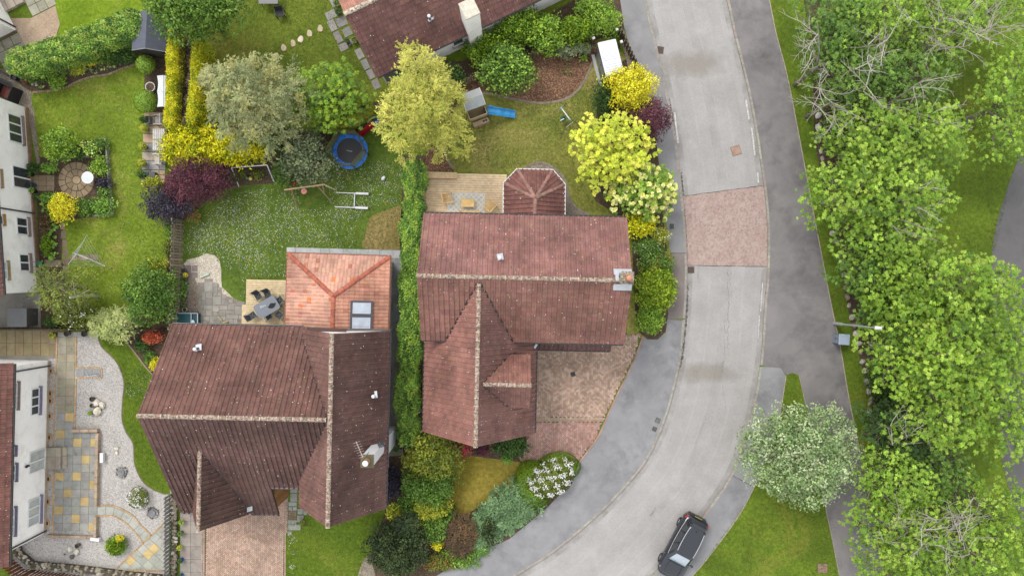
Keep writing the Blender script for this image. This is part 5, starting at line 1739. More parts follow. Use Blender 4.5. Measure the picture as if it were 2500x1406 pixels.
BARK = C(104, 92, 78)
def plant(name, label, cat, px, py, rxp, ryp, z1, palette, style='broad', z0=None, grow=1.06, cov=1.35, leaf=.16, asp=.6, dens=1.0, lr=None, group=None, zc=None, trunk=True, amp=.12,
    extra=None, bark=BARK, upright=.35, dome=.8, rot=0.0, flower=None, limbs=8, sparse=1.0, flat=.75, jl=.22, fill=.3):
 """one tree or shrub: crown/foliage part made of leaves, trunk/stem part of tapered tubes.
 px,py,rxp,ryp in photo pixels at crown height zc; z1 top, z0 underside"""
 z0 = z1 * .35 if z0 is None else z0
 zc = (z0 + z1) * .5 if zc is None else zc
 c = P(px, py, zc)
 rx, ry = PX(rxp, zc) * grow, PX(ryp, zc) * grow
 root = thing(name, label, cat, (c.x, c.y, 0), 0, group)
 area = math.pi * rx * ry
 lr = lr or max(.14, min(.62, .26 * math.sqrt(rx * ry)))
 lobes = max(8, int(area / (lr * lr) * cov))
 la = leaf * leaf * asp * .5
 per = max(10, int(dens * 4.2 * area / lobes / la * .55))
 ph = rng.uniform(0, 6.3, 3)
 if style == 'tuft': per = max(4, per // 8)
 p, d, idx, C3 = crown_points(rx - lr * .55, ry - lr * .55, z0, z1, lobes, lr, per, ph, amp, 1.0, dome, flat, {'spray': .16, 'broad': .06, 'frond': .08}.get(style, .01))
 if style == 'tuft': p, d, idx = (np.repeat(q_, 8, axis=0) for q_ in (p, d, idx))
 n = len(p)
 rnd = unit(n)
 up = np.array([0, 0, 1.0])
 if style == 'broad':
  nrm = d * .7 + up * upright + rnd * .75
  ax = d * .5 + unit(n) * .9 - up * .2
  ln = leaf * rng.uniform(.7, 1.25, n); wd = ln * asp
 elif style == 'spray':       # feathery: leaflets along curved fronds that stream outward and droop
  nf = lobes * 9
  fl = rng.integers(0, lobes, nf)
  o = C3[fl] * np.array([1, 1, 0]) / np.array([rx, ry, 1])
  fd = o * 1.0 + unit(nf) * .75; fd[:, 2] = np.abs(fd[:, 2]) * .5 + .15
  fd /= np.linalg.norm(fd, axis=1, keepdims=True)
  flen = lr * rng.uniform(1.0, 2.1, nf)
  k_ = rng.integers(0, nf, n); t_ = rng.random(n) ** .8
  idx = fl[k_]; d = fd[k_]
  sd = np.cross(d, up); sd /= np.linalg.norm(sd, axis=1, keepdims=True) + 1e-6
  sg = np.where(rng.random(n) < .5, -1.0, 1.0)[:, None]
  p = C3[idx] + d * (flen[k_] * t_)[:, None] - up * (flen[k_] * t_ ** 2 * .45)[:, None] + sd * sg * (leaf * .4 * (1 - t_ * .6))[:, None] + rnd * .03
  ax = d * .9 + sd * sg * .7 + unit(n) * .2 - up * (.3 * t_)[:, None]
  nrm = up * .9 + rnd * .5
  ln = leaf * rng.uniform(.7, 1.4, n); wd = ln * asp
 elif style == 'tuft':        # rosettes of eight leaflets
  ang = np.tile(np.arange(8) * .785, n // 8) + np.repeat(rng.uniform(0, 6.3, n // 8), 8) + rng.normal(size=n) * .2
  ax = np.stack([np.cos(ang), np.sin(ang), rng.uniform(-.55, .1, n)], 1) + d * np.array([.5, .5, 0])
  ln = np.repeat(leaf * rng.uniform(.75, 1.3, n // 8), 8) * rng.uniform(.8, 1.15, n); wd = ln * asp
  p = p + ax * (ln * .45)[:, None]
  nrm = up + d * .35 + rnd * .3
 elif style == 'ball':        # clipped: leaves on one smooth rounded surface
  d = unit(n); d[:, 2] = np.abs(d[:, 2]) * 1.15 - .15
  d /= np.linalg.norm(d, axis=1, keepdims=True)
  wv = wob(np.arctan2(d[:, 1], d[:, 0]), ph, amp) * rng.uniform(.93, 1.03, n)
  p = np.stack([d[:, 0] * rx * wv, d[:, 1] * ry * wv, (z0 + z1) * .45 + d[:, 2] * wv * (z1 - (z0 + z1) * .45)], 1)
  nrm = d * 1.2 + rnd * .45
  ax = unit(n)
  ln = leaf * rng.uniform(.7, 1.2, n); wd = ln * asp
 elif style == 'frond':       # conifer sprays: upright-outward flakes
  lob = C3[idx]
  o = p - lob
  ax = o / (np.linalg.norm(o, axis=1, keepdims=True) + 1e-6) + up * .35 + unit(n) * .35
  nrm = up * .5 + rnd * .7
  ln = leaf * rng.uniform(.8, 1.6, n); wd = ln * asp
 col = colours(palette, n, idx, jl)
 if flower is not None:       # (palette, share): blossom on the outermost leaves
  k = (rng.random(n) < flower[1]) & (d[:, 2] > .15)
  cl = rng.random(lobes)[idx] < flower[2] if len(flower) > 2 else np.ones(n, bool)
  if style == 'ball' and len(flower) > 2: cl = np.sin(p[:, 0] * 9.1 + 1) + np.sin(p[:, 1] * 10.3 + p[:, 0] * 4) + rng.normal(size=n) * .5 > 1.4 - 2.4 * flower[2]
  k &= cl
  col[k] = colours(flower[0], int(k.sum()))
  p[k, 2] += .03
  nrm[k] = up + unit(int(k.sum())) * .4
  ln[k] *= .9; wd[k] = ln[k] * .9
 # inner leaves close the crown
 m_ = int(n * fill)
 q = unit(m_) * (rng.random((m_, 1)) ** .45) * .82
 wv = wob(np.arctan2(q[:, 1], q[:, 0]), ph, amp)
 q = np.stack([q[:, 0] * (rx - lr * .3) * wv, q[:, 1] * (ry - lr * .3) * wv, z0 + (z1 - z0) * .34 + q[:, 2] * (z1 - z0) * .42], 1)
 q[:, 2] = np.maximum(q[:, 2], .04)
 P_ = np.vstack([p, q])
 N_ = np.vstack([nrm, up + unit(m_) * .8])
 A_ = np.vstack([ax, unit(m_)])
 L_ = np.concatenate([ln, np.full(m_, leaf * 1.15)]); W_ = np.concatenate([wd, np.full(m_, leaf * 1.15 * max(asp, .45))])
 K_ = np.vstack([col, colours(palette, m_)])
 if rot:
  cr, sr = math.cos(rot), math.sin(rot)
  R_ = np.array([[cr, -sr, 0], [sr, cr, 0], [0, 0, 1]])
  P_, N_, A_ = P_ @ R_.T, N_ @ R_.T, A_ @ R_.T
  C3 = C3 @ R_.T
 if sparse < 1:
  kp = rng.random(len(P_)) < sparse
  P_, N_, A_, L_, W_, K_ = P_[kp], N_[kp], A_[kp], L_[kp], W_[kp], K_[kp]
 P_[:, 2] = np.maximum(P_[:, 2], .03)
 tree = cat == 'tree'
 leaf_object('crown' if tree else 'foliage', P_, N_, A_, L_, W_, K_, root)
 mb = MB()
 if tree:
  r0 = max(.07, .045 * z1 * .6)
  fork = z0 + (z1 - z0) * .12
  mb.tube([(0, 0, 0), (random.uniform(-.08, .08), random.uniform(-.08, .08), fork * .5), (0, 0, fork)], [r0 * 1.25, r0, r0 * .85], bark, 8)
  tips = [C3[i] for i in rng.choice(lobes, min(lobes, limbs), replace=False)]
  branch_tubes(mb, (0, 0, fork * .95), tips, r0 * .55, bark)
 else:
  for k in range(4):
   i = rng.integers(0, lobes)
   branch_tubes(mb, (random.uniform(-.05, .05), random.uniform(-.05, .05), 0), [C3[i]], .03, bark, seg=3, sides=4)
 mb.build('trunk' if tree else 'stem', M['bark'], root)
 return root

def hedge(name, label, line, wpx, h, palette, leaf=.1, asp=.6, dens=1.0, style='broad', group=None, topbare=None, wob_=.12):
 """clipped hedge along a photo-pixel centre line: leaves on top and both sides"""
 pts = [P(x, y, h) for x, y in line]
 wd = PX(wpx, h)
 c = sum(pts, Vector()) / len(pts)
 root = thing(name, label, 'hedge', (c.x, c.y, 0), 0, group)
 line_ = resample(smooth_line(pts, 6), 200)
 A = np.array([[p.x - c.x, p.y - c.y] for p in line_])
 T = np.gradient(A, axis=0); T /= np.linalg.norm(T, axis=1, keepdims=True)
 Nn = np.stack([-T[:, 1], T[:, 0]], 1)
 length = sum((b - a).length for a, b in zip(line_, line_[1:]))
 la = leaf * leaf * asp * .5
 n = int(dens * 4.0 * length * (wd + 1.2 * h) / la * .45)
 i = rng.integers(0, 200, n)
 f = rng.random(n)
 # uneven hedge: width and height wander along the line
 s = i / 200 * length
 ph = rng.uniform(0, 6.3, 4)
 wv = 1 + wob_ * (np.sin(s * 1.7 + ph[0]) * .5 + np.sin(s * 3.9 + ph[1]) * .5)
 hv = 1 + wob_ * .5 * (np.sin(s * 1.3 + ph[2]) + np.sin(s * 3.1 + ph[3]) * .6)
 hw = wd / 2 * wv
 ends = np.minimum(1, np.minimum(s, length - s) / (wd * .5) + .35)
 hw *= ends ** .5
 top = f < .55
 x = np.where(top, rng.uniform(-1, 1, n), np.sign(rng.normal(size=n)) * rng.uniform(.82, 1.03, n))
 z = np.where(top, h * hv * (1 - .10 * np.abs(x) ** 3) + rng.normal(size=n) * leaf * .5, h * hv * rng.random(n) ** .7)
 z -= np.where(rng.random(n) < .3, rng.random(n) * .3, 0)
 if topbare is not None:      # (lo, hi) share of the width whose top has been cut back to bare twigs
  bare = (x > topbare[0]) & (x < topbare[1])
  jag = .14 * np.sin(s * 5 + x * 3) + rng.normal(size=n) * .09
  bare = (x > topbare[0] + jag) & (x < topbare[1] + jag)
  z = np.where(bare, h * .5 + rng.normal(size=n) * .07, z)
 else:
  bare = np.zeros(n, bool)
 j = rng.normal(size=(n, 2)) * leaf * .35
 p = np.stack([A[i, 0] + Nn[i, 0] * x * hw + T[i, 0] * rng.uniform(-.12, .12, n) + j[:, 0], A[i, 1] + Nn[i, 1] * x * hw + T[i, 1] * rng.uniform(-.12, .12, n) + j[:, 1], np.maximum(z, .04)], 1)
 side = np.stack([Nn[i, 0] * np.sign(x), Nn[i, 1] * np.sign(x), np.zeros(n)], 1)
 up = np.array([0, 0, 1.0])
 nrm = np.where(top[:, None], up * .9, side * .8 + up * .35) + unit(n) * .7
 ax = unit(n) if style == 'broad' else (side * .8 * np.abs(x)[:, None] + up * .3 + unit(n) * .55)
 cell = (np.floor(s / .35).astype(int) * 7 + np.floor((x + 1.2) * 3).astype(int) * 131) % 97
 col = colours(palette, n, cell)
 if bare.any():
  col[bare] = colours('twig', int(bare.sum()))
 ln = leaf * rng.uniform(.7, 1.35, n)
 wdl = ln * asp
 wdl = np.where(bare, wdl * .35, wdl); ln = np.where(bare, ln * 1.3, ln)
 leaf_object('foliage', p, nrm, ax, ln, wdl, col, root)
 if topbare is not None:
  mb = MB()
  hw_ = wd * (topbare[1] - topbare[0]) * .27; of_ = wd * (topbare[0] + topbare[1]) * .25
  for a_, b_, n1 in zip(A[8:-8:8], A[16::8], Nn[8::8]):
   for _ in range(14):
    q = a_ + (b_ - a_) * random.random() + n1 * (of_ + random.uniform(-1, 1) * hw_)
    r_ = Vector((random.uniform(-1, 1), random.uniform(-1, 1), .25)) * .22
    mb.tube([Vector((q[0], q[1], h * .62)), Vector((q[0], q[1], h * .68)) + r_], [.022, .008], jit(C(112, 96, 80), .25), 4)
  mb.build('cut_branch', M['bark'], root)
 mb = MB()
 for k in range(max(3, int(length / .8))):
  q = A[min(199, int((k + .5) / max(3, int(length / .8)) * 200))]
  branch_tubes(mb, (q[0], q[1], 0), [(q[0] + random.uniform(-.2, .2), q[1] + random.uniform(-.2, .2), h * .75)], .045, BARK, seg=3)
 mb.build('stem', M['bark'], root)
 return root

def rosettes(name, label, cat, spots, z, palette, leaf=.16, asp=.7, nl=9, group=None, rise=.25, flower=None):
 """low leafy plant(s) at photo pixels: leaves splayed around short crowns, one thing"""
 c = P(*spots[0])
 root = thing(name, label, cat, (c.x, c.y, 0), 0, group)
 ps, ns, ax, ln, co = [], [], [], [], []
 for (x, y) in spots:
  q = P(x, y) - c
  for k in range(nl):
   a = random.uniform(0, 6.28); r = leaf * random.uniform(.2, .8)
   ps.append((q.x + math.cos(a) * r, q.y + math.sin(a) * r, z * random.uniform(.5, 1.0) + (.12 if k < nl / 3 else 0)))
   ns.append((math.cos(a) * .35, math.sin(a) * .35, 1.0)); ax.append((math.cos(a), math.sin(a), rise)); ln.append(leaf * random.uniform(.7, 1.2))
 n = len(ps)
 col = colours(palette, n)
 if flower:
  k = rng.random(n) < flower[1]
  col[k] = colours(flower[0], int(k.sum()))
 ln = np.array(ln)
 leaf_object('foliage', np.array(ps), np.array(ns) + unit(n) * .25, np.array(ax), ln, ln * asp, col, root)
 mb = MB()
 for (x, y) in spots[:12]:
  q = P(x, y) - c
  mb.tube([(q.x, q.y, 0), (q.x + .02, q.y, z * .8)], [.012, .008], C(96, 110, 60), 4)
 mb.build('stem', M['bark'], root)
 return root

# ---- left garden
plant('conifer_tree', 'bushy green tree at the top edge beside the felt-roofed shed', 'tree', 470, 10, 118, 86, 6.5, 'green', 'frond', leaf=.17, asp=.5, dens=.9, lr=.55, amp=.10)
hedge('beech_hedge', 'long thick green hedge running diagonally to the shed', [(12, 152), (88, 138), (170, 108), (250, 78), (345, 46)], 66, 2.2, 'beech', .14, .6, 1.1)
hedge('golden_hedge', 'golden hedge row nearest the canopy swing', [(418, 74), (419, 140), (415, 220), (410, 310)], 25, 2.3, 'gold', .12, .4, 1.2, 'spray', wob_=.06)
hedge('golden_hedge', 'golden hedge row nearest the grey willow', [(482, 92), (477, 150), (471, 220), (464, 300)], 23, 2.3, 'gold', .12, .4, 1.2, 'spray', wob_=.08)
hedge('bare_hedge', 'bare brown twiggy strip between the two golden hedge rows', [(450, 84), (448, 150), (443, 220), (437, 300)], 30, 2.0, 'twig', .15, .22, 1.8, 'spray', topbare=(-.9, .9), wob_=.05)
plant('golden_conifer', 'wide golden conifer mass at the foot of the golden hedge', 'shrub', 470, 355, 82, 60, 2.4, 'gold', 'frond', leaf=.19, asp=.36, dens=.9, lr=.38, amp=.1)
plant('golden_conifer', 'golden conifer spreading under the grey willow', 'shrub', 566, 364, 92, 38, 2.4, 'gold', 'frond', leaf=.19, asp=.36, dens=.9, lr=.36, amp=.12)
plant('willow_tree', 'grey green feathery willow overhanging the golden conifer', 'tree', 622, 243, 132, 118, 7.5, 'willow', 'spray', grow=.96, leaf=.15, asp=.24, dens=1.0, lr=.46, amp=.26, z0=2.2)
plant('laurel_tree', 'bright yellow green bushy tree right of the grey willow', 'tree', 798, 232, 104, 78, 5.0, 'laurel', 'tuft', leaf=.17, asp=.42, dens=.8, lr=.36, cov=1.1, z0=1.2, amp=.14)
hedge('clipped_hedge', 'small clipped hedge with brown top beside the picket fence', [(800, 300), (860, 275), (905, 250)], 44, 1.9, 'yelgreen', .1, .4, .9, 'spray', topbare=(-.3, .5))
plant('juniper', 'grey green juniper with brown branches beside the trampoline', 'shrub', 748, 388, 66, 66, 3.4, 'juniper', 'frond', leaf=.16, asp=.5, dens=.75, lr=.36, z0=.5, amp=.18, fill=.12, sparse=.85)
plant('shrub', 'dark green shrub between the willow and the juniper', 'shrub', 690, 345, 46, 40, 2.4, 'deep', 'broad', leaf=.13, dens=.8)
plant('shrub', 'green shrub beside the left post of the goal', 'shrub', 555, 432, 26, 24, 1.2, 'deep', 'broad', leaf=.11, dens=.8)
plant('shrub', 'green shrub behind the wooden swing frame', 'shrub', 695, 420, 32, 34, 1.6, 'green', 'frond', leaf=.13, dens=.8)
plant('cedar_tree', 'tall feathery golden green conifer between the two gardens', 'tree', 1030, 262, 112, 140, 8.0, 'cedar', 'spray', grow=.93, leaf=.15, asp=.26, dens=1.0, lr=.42, z0=1.8, amp=.3)
for x, y, lb in ((588, 428, 'low green plant inside the left of the goal'), (630, 425, 'low olive plant inside the right of the goal')):
 plant('border_plant', lb, 'plant', x, y, 18, 12, .5, 'olive', 'broad', z0=.05, leaf=.1, dens=.7, lr=.18, amp=.25)
plant('purple_maple', 'round purple leaved maple beside the goal', 'tree', 480, 440, 86, 58, 3.4, 'purple', 'broad', leaf=.11, asp=.55, dens=.8, lr=.34, z0=.8, amp=.12)
plant('smoke_bush', 'dark slate purple bush next to the slatted fence', 'shrub', 405, 500, 62, 46, 2.2, 'smoke', 'broad', leaf=.12, dens=.8, lr=.3, amp=.16)
plant('shrub', 'small yellow bush under the slate purple bush', 'shrub', 372, 450, 24, 20, 1.3, 'yelgreen', 'frond', leaf=.1)
plant('azalea', 'small bush with coral flowers beside the daisy lawn', 'shrub', 473, 525, 16, 20, .9, 'green', 'broad', leaf=.09, flower=('red', .25))
plant('shrub', 'large dense green bush against the slatted fence', 'tree', 368, 718, 68, 74, 3.2, 'green', 'frond', leaf=.13, asp=.55, dens=.85, lr=.36, z0=.5)
plant('shrub', 'yellow green bush above the large dense bush', 'shrub', 382, 650, 30, 24, 1.6, 'yelgreen', 'broad', leaf=.11, dens=.8)
plant('weeping_shrub', 'pale feathery weeping shrub at the head of the green crescent', 'shrub', 272, 792, 54, 36, 1.9, 'weep', 'spray', leaf=.18, asp=.2, dens=1.0, lr=.3, amp=.22)
plant('red_maple', 'small orange red maple in the corner bed by the roof', 'shrub', 372, 822, 25, 19, 1.1, 'red', 'broad', leaf=.1)
plant('shrub', 'small dark green bush below the red maple', 'shrub', 346, 842, 18, 18, .7, 'deep', 'frond', leaf=.09)
plant('shrub', 'small green bush at the left verge of the dark roof', 'shrub', 364, 874, 16, 16, .7, 'green', 'frond', leaf=.09)
plant('shrub', 'yellow bush tucked beside the left verge of the dark roof', 'shrub', 377, 888, 13, 17, .8, 'yellow', 'broad', leaf=.09)
plant('apple_tree', 'sparse tree with pale bare branches beside the white house', 'tree', 150, 702, 70, 56, 4.0, 'olive', 'spray', leaf=.13, asp=.35, dens=.5, lr=.45, z0=1.2, sparse=.75, fill=.2, bark=C(150, 140, 120), limbs=14, amp=.2)
plant('magnolia', 'bush with white blossom beneath the sparse tree', 'shrub', 180, 765, 62, 34, 1.9, 'olive', 'broad', leaf=.12, dens=.75, flower=('white', .12, .3))
plant('shrub', 'dark bush in the corner by the grey store', 'shrub', 128, 786, 26, 16, 1.0, 'deep', 'broad', leaf=.11)
plant('lime_shrub', 'round lime green shrub at the edge of the round patio', 'shrub', 144, 352, 42, 42, 2.0, 'lime', 'frond', leaf=.15, asp=.5, dens=.9, lr=.22, amp=.08)
plant('golden_shrub', 'round golden shrub below the round patio', 'shrub', 150, 507, 34, 36, 1.6, 'yellow', 'broad', leaf=.11, dens=.9, lr=.2, amp=.1)
plant('shrub', 'yellow green round shrub in the long bed by the hedge', 'shrub', 187, 167, 20, 18, 1.0, 'yelgreen', 'broad', leaf=.09, lr=.16)
plant('shrub', 'small bright yellow shrub under the long hedge', 'shrub', 223, 151, 13, 11, .8, 'yellow', 'broad', leaf=.09, lr=.12)
plant('shrub', 'green shrub in the long bed nearest the house end', 'shrub', 138, 200, 20, 20, .9, 'lime', 'broad', leaf=.1)
plant('shrub', 'dark green shrub at the house end of the long bed', 'shrub', 100, 185, 24, 16, 1.0, 'deep', 'frond', leaf=.1)
plant('shrub', 'spreading dark green shrub below the felt-roofed shed', 'shrub', 300, 140, 34, 20, 1.1, 'deep', 'frond', leaf=.11)
plant('shrub', 'green fern like shrub in the long bed beside small yellow shrub', 'shrub', 265, 138, 22, 20, .9, 'green', 'frond', leaf=.11)
rosettes('bedding_plant', 'white flowered bedding plants at the lawn end of the bed', 'plant', [(96, 212), (84, 208), (105, 216), (112, 214), (92, 204)], .3, 'hosta', .13, .5, 10, flower=('white', .2))
rosettes('bedding_plant', 'pale variegated hostas in the long bed by the lawn', 'plant', [(205, 180), (215, 172), (228, 175), (238, 180), (250, 172), (262, 170), (272, 166), (283, 165)], .25, 'blue', .16, .5, 10, flower=('cream', .3))
BALL = 'clipped topiary balls by the terrace'
def pot(parent, x, y, z, r, h, col, mat='plain', n=14, soil=C(64, 52, 42)):
 mm = MB()
 mm.lathe([(r * .72, 0), (r, h), (r * 1.06, h), (r * 1.06, h + .03), (r * .9, h + .03), (r * .88, h - .05)], col, n, (x, y, z))
 mm.face([(x + r * .88 * math.cos(2 * math.pi * k / n), y + r * .88 * math.sin(2 * math.pi * k / n), z + h - .05) for k in range(n)], soil)
 return mm.build('pot', M[mat], parent)
def topiary(label, px, py, rp, z, pt=None):
 o = plant('topiary_ball', label, 'topiary', px, py, rp, rp, z, 'lime' if rp > 15 else 'yelgreen', 'ball', z0=.25, leaf=.07, asp=.6, dens=1.1, lr=.12, group=BALL, dome=.75, flat=1.0, amp=.02)
 if pt: pot(o, 0, 0, 0, pt, .32, C(70, 68, 66))
topiary('large clipped ball beside the ring on the soil bed', 355, 158, 22, 1.3)
topiary('largest clipped ball at the top of the terrace', 355, 248, 27, 1.5)
topiary('upper small potted clipped ball beside the wooden armchair', 351, 314, 11, .8, .18)
topiary('middle small potted clipped ball beside the grey bench', 348, 358, 11, .8, .18)
topiary('lower small potted clipped ball beside the terrace', 345, 398, 11, .8, .18)
plant('potted_shrub', 'leafy plant in a trough above the small clipped balls', 'plant', 349, 292, 10, 9, .8, 'deep', 'broad', leaf=.09)
plant('potted_shrub', 'leafy plant in a trough below the small clipped balls', 'plant', 345, 426, 10, 12, .8, 'deep', 'broad', leaf=.09)
hst = [(105 + random.uniform(0, 32) + (y - 480) * .08, y + random.uniform(-3, 3)) for y in range(485, 635, 7) for _ in range(3)]
rosettes('hosta', 'row of bright green round leaved hostas beside the broken path', 'plant', hst, .3, 'hosta', .15, .9, 8)
plant('shrub', 'brownish climbing shrub against the white house wall', 'shrub', 108, 545, 14, 30, 1.0, 'brown', 'broad', leaf=.08, dens=.7)
plant('shrub', 'green shrub by the wall beside the lower hostas', 'shrub', 112, 598, 14, 22, .8, 'laurel', 'frond', leaf=.1, dens=.8)
plant('potted_shrub', 'leafy shrub in the corner by the french doors', 'plant', 82, 408, 16, 12, .9, 'deep', 'frond', leaf=.1)
plant('shrub', 'leafy green plant above the stone steps', 'shrub', 118, 410, 22, 14, .7, 'hosta', 'broad', leaf=.11)
plant('shrub', 'green mound plant below the stone steps', 'shrub', 118, 482, 22, 14, .7, 'hosta', 'broad', leaf=.1)
for i, (x, y, rx_, ry_, pl, lb) in enumerate(((222, 362, 24, 20, 'hosta', 'pale green plant at the top of the raised bed'), (240, 405, 24, 26, 'lime', 'bright green leafy plant in the raised bed by the round table'), (248, 350, 20, 16, 'green', 'green plant in the top corner of the raised bed'),
           (252, 448, 22, 18, 'smoke', 'dark leaved plant in the raised bed by the edging'), (255, 470, 20, 16, 'green', 'grassy plant in the raised bed below the dark plant'), (205, 505, 28, 24, 'green', 'broad green plant beside the golden shrub'),
           (250, 505, 28, 24, 'hosta', 'leafy plant in the bottom corner of the raised bed'), (195, 375, 18, 16, 'deep', 'dark plant between the lime shrub and the raised bed'))):
 plant('border_plant', lb, 'plant', x, y, rx_, ry_, .9 if pl != 'smoke' else .7, pl, 'broad', z0=.1, leaf=.13, asp=.55, dens=.85, lr=.2, flower=('cream', .2) if i == 0 else None, amp=.2)
plant('shrub', 'small bush beside the top of the slatted fence', 'shrub', 418, 560, 14, 26, 1.0, 'green', 'broad', leaf=.1, dens=.8)
plant('shrub', 'low bush at the foot of the slatted fence by the lawn', 'shrub', 408, 605, 12, 22, .8, 'olive', 'broad', leaf=.1, dens=.8)
plant('heather', 'white flowering heather on the gravel', 'shrub', 337, 1215, 25, 25, .7, 'olive', 'ball', z0=.1, leaf=.08, dens=.9, lr=.12, flower=('white', .3, .55), amp=.1)
plant('shrub', 'round green shrub with yellow tips on the gravel', 'shrub', 282, 1332, 26, 24, .7, 'laurel', 'frond', z0=.1, leaf=.1, dens=1.0, lr=.16, amp=.06)
plant('shrub', 'yellow tip shrub at the top of the round gravel shrub', 'shrub', 292, 1313, 11, 8, .75, 'yellow', 'broad', leaf=.08)

# ---- between the houses and the front garden
hedge('garden_hedge', 'tall green hedge between the two houses', [(1012, 395), (1008, 500), (1002, 640), (1000, 740), (998, 850), (992, 960), (994, 1085)], 52, 1.9, 'hedge', .12, .6, 1.0, wob_=.24)
plant('conifer', 'olive green bushy conifer below the tall hedge', 'tree', 1052, 1120, 70, 62, 3.0, 'olive2', 'frond', leaf=.16, asp=.42, dens=.95, lr=.34, z0=.3)
plant('conifer', 'darker green conifer below the olive one', 'tree', 1048, 1182, 66, 56, 2.7, 'green', 'frond', leaf=.16, asp=.42, dens=.95, lr=.32, z0=.3)
plant('conifer', 'yellow green conifer at the lower end of the front bed', 'shrub', 1052, 1238, 44, 32, 1.9, 'yelgreen', 'frond', leaf=.14, asp=.42, dens=.9, lr=.26)
plant('conifer', 'small bright shrub at the corner of the small lawn', 'shrub', 965, 1252, 24, 22, 1.3, 'yelgreen', 'frond', leaf=.12)
plant('pine', 'grey green spiky pine in the front bed', 'shrub', 990, 1285, 36, 30, 1.9, 'darkcon', 'spray', leaf=.15, asp=.22, dens=.9, lr=.24)
plant('pine', 'large dark round pine at the bottom of the front bed', 'tree', 968, 1340, 76, 66, 2.6, 'darkcon', 'frond', leaf=.13, asp=.5, dens=.95, lr=.3, z0=.3, amp=.07)
plant('shrub', 'green leafy shrub beside the large dark pine', 'shrub', 1058, 1290, 36, 40, 1.3, 'green', 'broad', leaf=.13, dens=.85)
plant('golden_shrub', 'small round yellow shrub in the front bed', 'shrub', 1067, 1330, 14, 12, .8, 'yellow', 'frond', leaf=.1)
plant('shrub', 'russet brown dome shaped shrub in the front bed', 'shrub', 1122, 1308, 36, 48, 1.2, 'brown', 'spray', leaf=.12, asp=.25, dens=1.0, lr=.26, amp=.06)
plant('shrub', 'mixed pinkish low shrub beside the yellow shrub', 'shrub', 1070, 1372, 40, 22, .7, 'olive', 'broad', leaf=.1, flower=('crimson', .06))
for x, y, a, b, z, pl, lb in ((1012, 1232, 40, 32, 1.3, 'green', 'green shrub between the small bright shrub and the conifers'), (1018, 1275, 34, 30, 1.2, 'olive2', 'olive shrub above the large dark pine'), (1092, 1262, 26, 28, .9, 'green', 'small green shrub at the lower corner of the golden lawn'), (1108, 1368, 62, 22, .5, 'hedge', 'low green ground cover along the pavement edge'), (955, 1180, 26, 40, .9, 'smoke', 'dark heathery shrub beside the conifers and the house wall'), (1160, 1345, 34, 16, .4, 'hosta', 'low leafy plants below the creeping juniper')):
 plant('front_shrub', lb, 'shrub', x, y, a, b, z, pl, 'frond', leaf=.12, asp=.5, dens=.85, lr=.22, z0=.1, amp=.2)
plant('rhododendron', 'crimson flowered bush beneath the roof gable', 'shrub', 1128, 1098, 28, 20, 1.0, 'deep', 'broad', leaf=.1, flower=('crimson', .5))
plant('shrub', 'dark plum shrub under the ridge end', 'shrub', 1178, 1100, 22, 14, .8, 'purple', 'broad', leaf=.1)
plant('shrub', 'dark green shrub beside the driveway corner', 'shrub', 1248, 1086, 46, 30, 1.4, 'deep', 'frond', leaf=.12, dens=.9)
plant('shrub', 'small light green plant at the top of the golden lawn', 'shrub', 1238, 1120, 14, 14, .6, 'hosta', 'broad', leaf=.1)
jp = plant('ground_juniper', 'wide blue green creeping juniper beside the pavement', 'shrub', 1245, 1238, 112, 50, .75, 'blue', 'spray', z0=.05, leaf=.2, asp=.22, dens=1.1, lr=.3, rot=math.radians(35), amp=.12, fill=.2)
plant('ground_juniper', 'blue green creeping juniper around the small upright conifer', 'shrub', 1178, 1302, 74, 36, .55, 'blue', 'spray', z0=.05, leaf=.2, asp=.22, dens=1.0, lr=.28, rot=math.radians(35), fill=.2)
plant('upright_conifer', 'narrow dark upright conifer in the creeping juniper', 'shrub', 1192, 1296, 16, 30, 1.6, 'darkcon', 'frond', leaf=.11, lr=.16, z0=.1)
plant('azalea', 'clipped azalea covered in white flowers at the driveway corner', 'shrub', 1346, 1166, 60, 42, 1.15, 'olive', 'ball', z0=.1, leaf=.1, dens=1.1, lr=.2, rot=math.radians(32), flower=('white', .45, .5), amp=.09)
plant('box_rim', 'bright green clipped shrub around the white azalea', 'shrub', 1304, 1182, 46, 58, .8, 'laurel', 'ball', z0=.05, leaf=.08, dens=1.0, lr=.16, rot=math.radians(8), amp=.04)
plant('box_rim', 'green clipped shrub above the white azalea', 'shrub', 1368, 1136, 48, 32, .8, 'laurel', 'ball', z0=.05, leaf=.08, dens=1.0, lr=.16, rot=math.radians(-8), amp=.04)

# ---- top right gardens and roadside
for x, y, rx_, ry_, z, pl, st, lb in ((1185, 118, 50, 48, 2.2, 'laurel', 'broad', 'yellow green bush against the bungalow wall'), (1265, 60, 62, 48, 2.6, 'laurel', 'broad', 'large glossy bush right of the bungalow chimney'), (1335, 85, 48, 50, 2.5, 'lime', 'frond', 'light green bush in the middle of the shrub row'),
          (1405, 75, 52, 34, 2.2, 'laurel', 'frond', 'green bush above the wooden fence'), (1475, 45, 46, 44, 2.4, 'lime', 'broad', 'bright green bush at the roadside end of the shrub row'), (1440, 20, 40, 26, 2.0, 'lime', 'frond', 'bright bush at the top edge by the road'), (1100, 185, 40, 30, 2.0, 'deep', 'broad', 'dark bush behind the tall feathery conifer')):
 plant('garden_bush', lb, 'shrub', x, y, rx_, ry_, z, pl, st, leaf=.14, dens=.9, lr=.28, amp=.2, z0=.3)
plant('viburnum', 'large round glossy bush above the bark bed', 'shrub', 1236, 168, 72, 62, 2.8, 'green', 'broad', leaf=.17, asp=.5, dens=.95, lr=.3, z0=.3, amp=.1, flower=('lime', .25))
